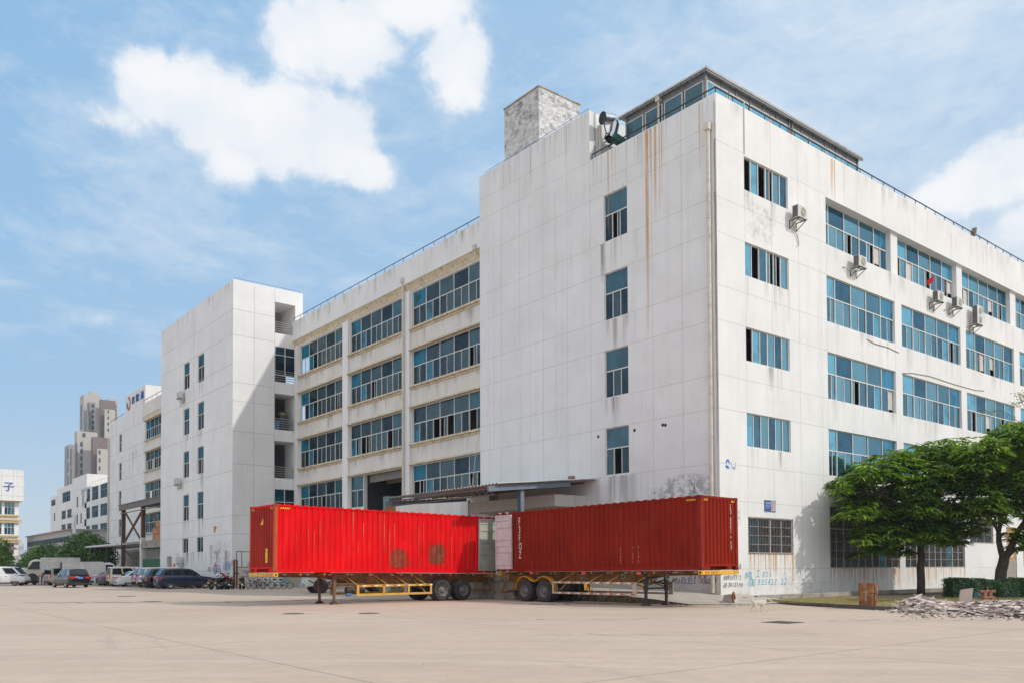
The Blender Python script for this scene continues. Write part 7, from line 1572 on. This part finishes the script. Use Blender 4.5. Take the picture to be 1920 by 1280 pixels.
c2_ = [(1850, 842, 1.0), (1885, 825, 1.1), (1920, 815, 1.1), (1960, 815, 1.1), (1830, 868, .9), (1870, 860, 1.1), (1910, 860, 1.1), (1955, 860, 1.1), (1850, 905, 1.0), (1890, 895, 1.0), (1930, 900, 1.0), (1975, 905, 1.1), (1850, 950, .8), (1890, 940, .9), (1935, 950, .9), (1975, 960, .9), (1905, 1000, .55), (1918, 1020, .5), (1950, 1010, .8), (1860, 975, .5), (1845, 930, .8), (2000, 860, 1.2), (2010, 930, 1.1)]
cl = clumps_from(c2_, D2, b2, rr, 1.9)
limbs = [([(0, 0, -.2), L2(1877, 1070), L2(1883, 1044)], .30, .24), ([L2(1882, 1048), L2(1873, 1015), L2(1876, 980), L2(1868, 925, .5)], .17, .06), ([L2(1884, 1046), L2(1900, 1015), L2(1912, 990), L2(1925, 965), L2(1950, 900, -.5)], .19, .06), ([L2(1874, 1000), L2(1860, 975), L2(1835, 958, -.6), L2(1812, 948, -1)], .09, .04), ([L2(1908, 995), L2(1925, 985), L2(1932, 960, -1), L2(1905, 900, -1)], .10, .04), ([L2(1876, 975), L2(1890, 930, 1), L2(1900, 870, 1.3)], .07, .03)]
feather_tree('feathery_tree', 'feathery green tree with forked dark trunk behind the hedge at the right edge', b2, 8, .3, cl, limbs, 32)
# bamboo-like sprays reaching in at the right edge
e0 = atd(1975, 1100, 45); BS = empty('bamboo', 'thin yellowish bamboo sprays reaching in above the tree crown at the right edge', 'bamboo', (e0.x, e0.y, .1)); b = MB(); lb_ = MB(); rr = random.Random(17)
for (P) in (((1975, 1095), (1960, 900), (1925, 790), (1880, 757), (1832, 760)), ((1980, 1095), (1965, 850), (1945, 760), (1920, 738), (1895, 748)), ((1985, 1095), (1970, 880), (1935, 800), (1900, 782), (1865, 788)), ((1980, 1095), (1975, 870), (1950, 770), (1925, 735), (1908, 722)), ((1985, 1095), (1975, 900), (1955, 810), (1915, 800), (1890, 812))):
    pts = [atd(px, py, 45)-e0 for px, py in P]; b.tube(pts, [.04, .03, .02, .012, .006], 6)
    for k in range(170):
        t = rr.uniform(1.6, 3.98); i = int(t); q = pts[i].lerp(pts[i+1], t-i)+Vector((rr.gauss(0, .12), rr.gauss(0, .12), rr.gauss(-.08, .12))); leafq(lb_, q, (rr.uniform(-1, 1), -1, rr.uniform(-1, 1)), rr.uniform(.16, .30), rr.uniform(.03, .05), rr)
b.build('stem', BARK, BS); lb_.build('leaves', LEAFB, BS)
# far shrubs and young trees at the left
def bush(name, label, pts, D0, seed, n=2600, sz=.3, trunk=True):
    rr = random.Random(seed); p0 = atd(pts[0][0], 1085, D0); r = empty(name, label, 'tree' if trunk else 'shrub', (p0.x, p0.y, 0), 0, 'green trees and shrubs behind the parked trucks'); b = MB(); P0 = Vector((p0.x, p0.y, 0))
    if trunk: b.tube([(0, 0, -.1), (.1, 0, 2), (0, .2, 3.5)], [.16, .12, .06], 7); b.build('trunk', BARK, r)
    b = MB()
    for (px, py, rad) in pts:
        c = atd(px, py, D0+rr.uniform(-2, 2))-P0
        for i in range(int(n*rad*rad/len(pts)/2.2)):
            v_ = Vector((rr.gauss(0, 1), rr.gauss(0, 1), rr.gauss(0, 1))).normalized()*rad*rr.uniform(.6, 1.08)*(1+.2*sin(v_.x*7) if False else 1)
            leafq(b, c+v_, v_+Vector((rr.uniform(-1, 1), rr.uniform(-1, 1), rr.uniform(-.5, 1))), sz*rr.uniform(.7, 1.3), sz*.6, rr)
    b.build('crown', LEAFF, r); return r
bush('young_tree', 'broad green tree between the long shed and the lean-to roof', [(150, 1028, 2.1), (165, 1018, 1.7), (178, 1035, 2.2), (135, 1040, 1.9), (192, 1045, 2), (160, 1050, 2.2), (125, 1050, 1.6), (145, 1060, 2)], 112, 41, 6500, .42)
bush('shrub', 'yellow green shrub in front of the long shed', [(62, 1052, 1.7), (80, 1045, 2.0), (98, 1045, 2.0), (72, 1062, 2.2), (92, 1062, 2.2), (112, 1058, 2.0), (52, 1065, 1.4), (106, 1070, 2)], 118, 42, 6500, .42, False)
bush('shrub', 'low green shrub beside the red roofed shelter', [(40, 1072, 1.3), (50, 1078, 1.5), (60, 1075, 1.5), (46, 1088, 1.4)], 105, 43, 2600, .32, False)
bush('young_tree', 'small green tree cut off by the left edge of the view', [(-4, 1030, 1.3), (5, 1022, .9), (8, 1050, 1.2), (2, 1062, 1.5), (-10, 1050, 2), (12, 1040, .6)], 100, 44, 3600, .30)
b = MB(); rr = random.Random(18)
for i in range(9000):
    u = rr.uniform(-.5, 16); v_ = rr.uniform(-1.1, .9) if rr.random() < .7 else rr.uniform(-3, 2); 
    x = -.8+u*.85; y = -4.3-u*.32+v_*1.6+.3
    if y > -1.4: continue
    leafq(b, (x, y, .13), (rr.uniform(-1, 1), rr.uniform(-1, 1), .25), rr.uniform(.05, .12), .012, rr)
tag(b.build('grass_blades', leaf_mat('dry_grass', (.28, .24, .07), (.42, .38, .12), .3)), 'short dry yellow grass tufts on the lawn strip', None, kind='stuff')
# ---- surface pattern goes into the part it lies on
PAT = ('grime_streak', 'rust_streak', 'peeled_patch', 'panel_joint')
bay = kids(MAIN, 'bay_wall')[0]
merge(WALL, kids(MAIN, *PAT)); merge(kids(BE, 'wall')[0], kids(BE, *PAT)); merge(kids(B3, 'wall')[0], kids(B3, *PAT)); merge(kids(OF, 'wall')[0], kids(OF, *PAT))
for c_ in (C1, C2):
    merge(kids(c_, 'side_panel')[0], kids(c_, 'paint_scratch', 'scratches', 'rust_spots', 'rust_patch'))
    L_ = kids(c_, 'lettering')
    if c_ == C2: a_ = [o for o in L_ if o.data.vertices[0].co.x > 5]; n_ = [o for o in L_ if o not in a_]; merge(a_[0], a_[1:]); merge(n_[0], n_[1:])
for r_ in kids(C1, 'number_plate'):
    L_ = kids(r_, 'lettering'); merge(L_[0], L_[1:])
# ================================================================ AIR
hm = bpy.data.materials.new('haze'); hm.use_nodes = True; hn = hm.node_tree; hn.nodes.clear(); ho = hn.nodes.new('ShaderNodeOutputMaterial'); hv = hn.nodes.new('ShaderNodeVolumePrincipled')
hv.inputs['Color'].default_value = (.86, .92, 1, 1); hv.inputs['Density'].default_value = .00032; hv.inputs['Anisotropy'].default_value = .2; hn.links.new(hv.outputs[0], ho.inputs['Volume'])
b = MB(); b.box(-260, 420, -130, 620, -1, 150); tag(b.build('haze', hm), 'thin summer haze over the whole yard', None, kind='stuff')
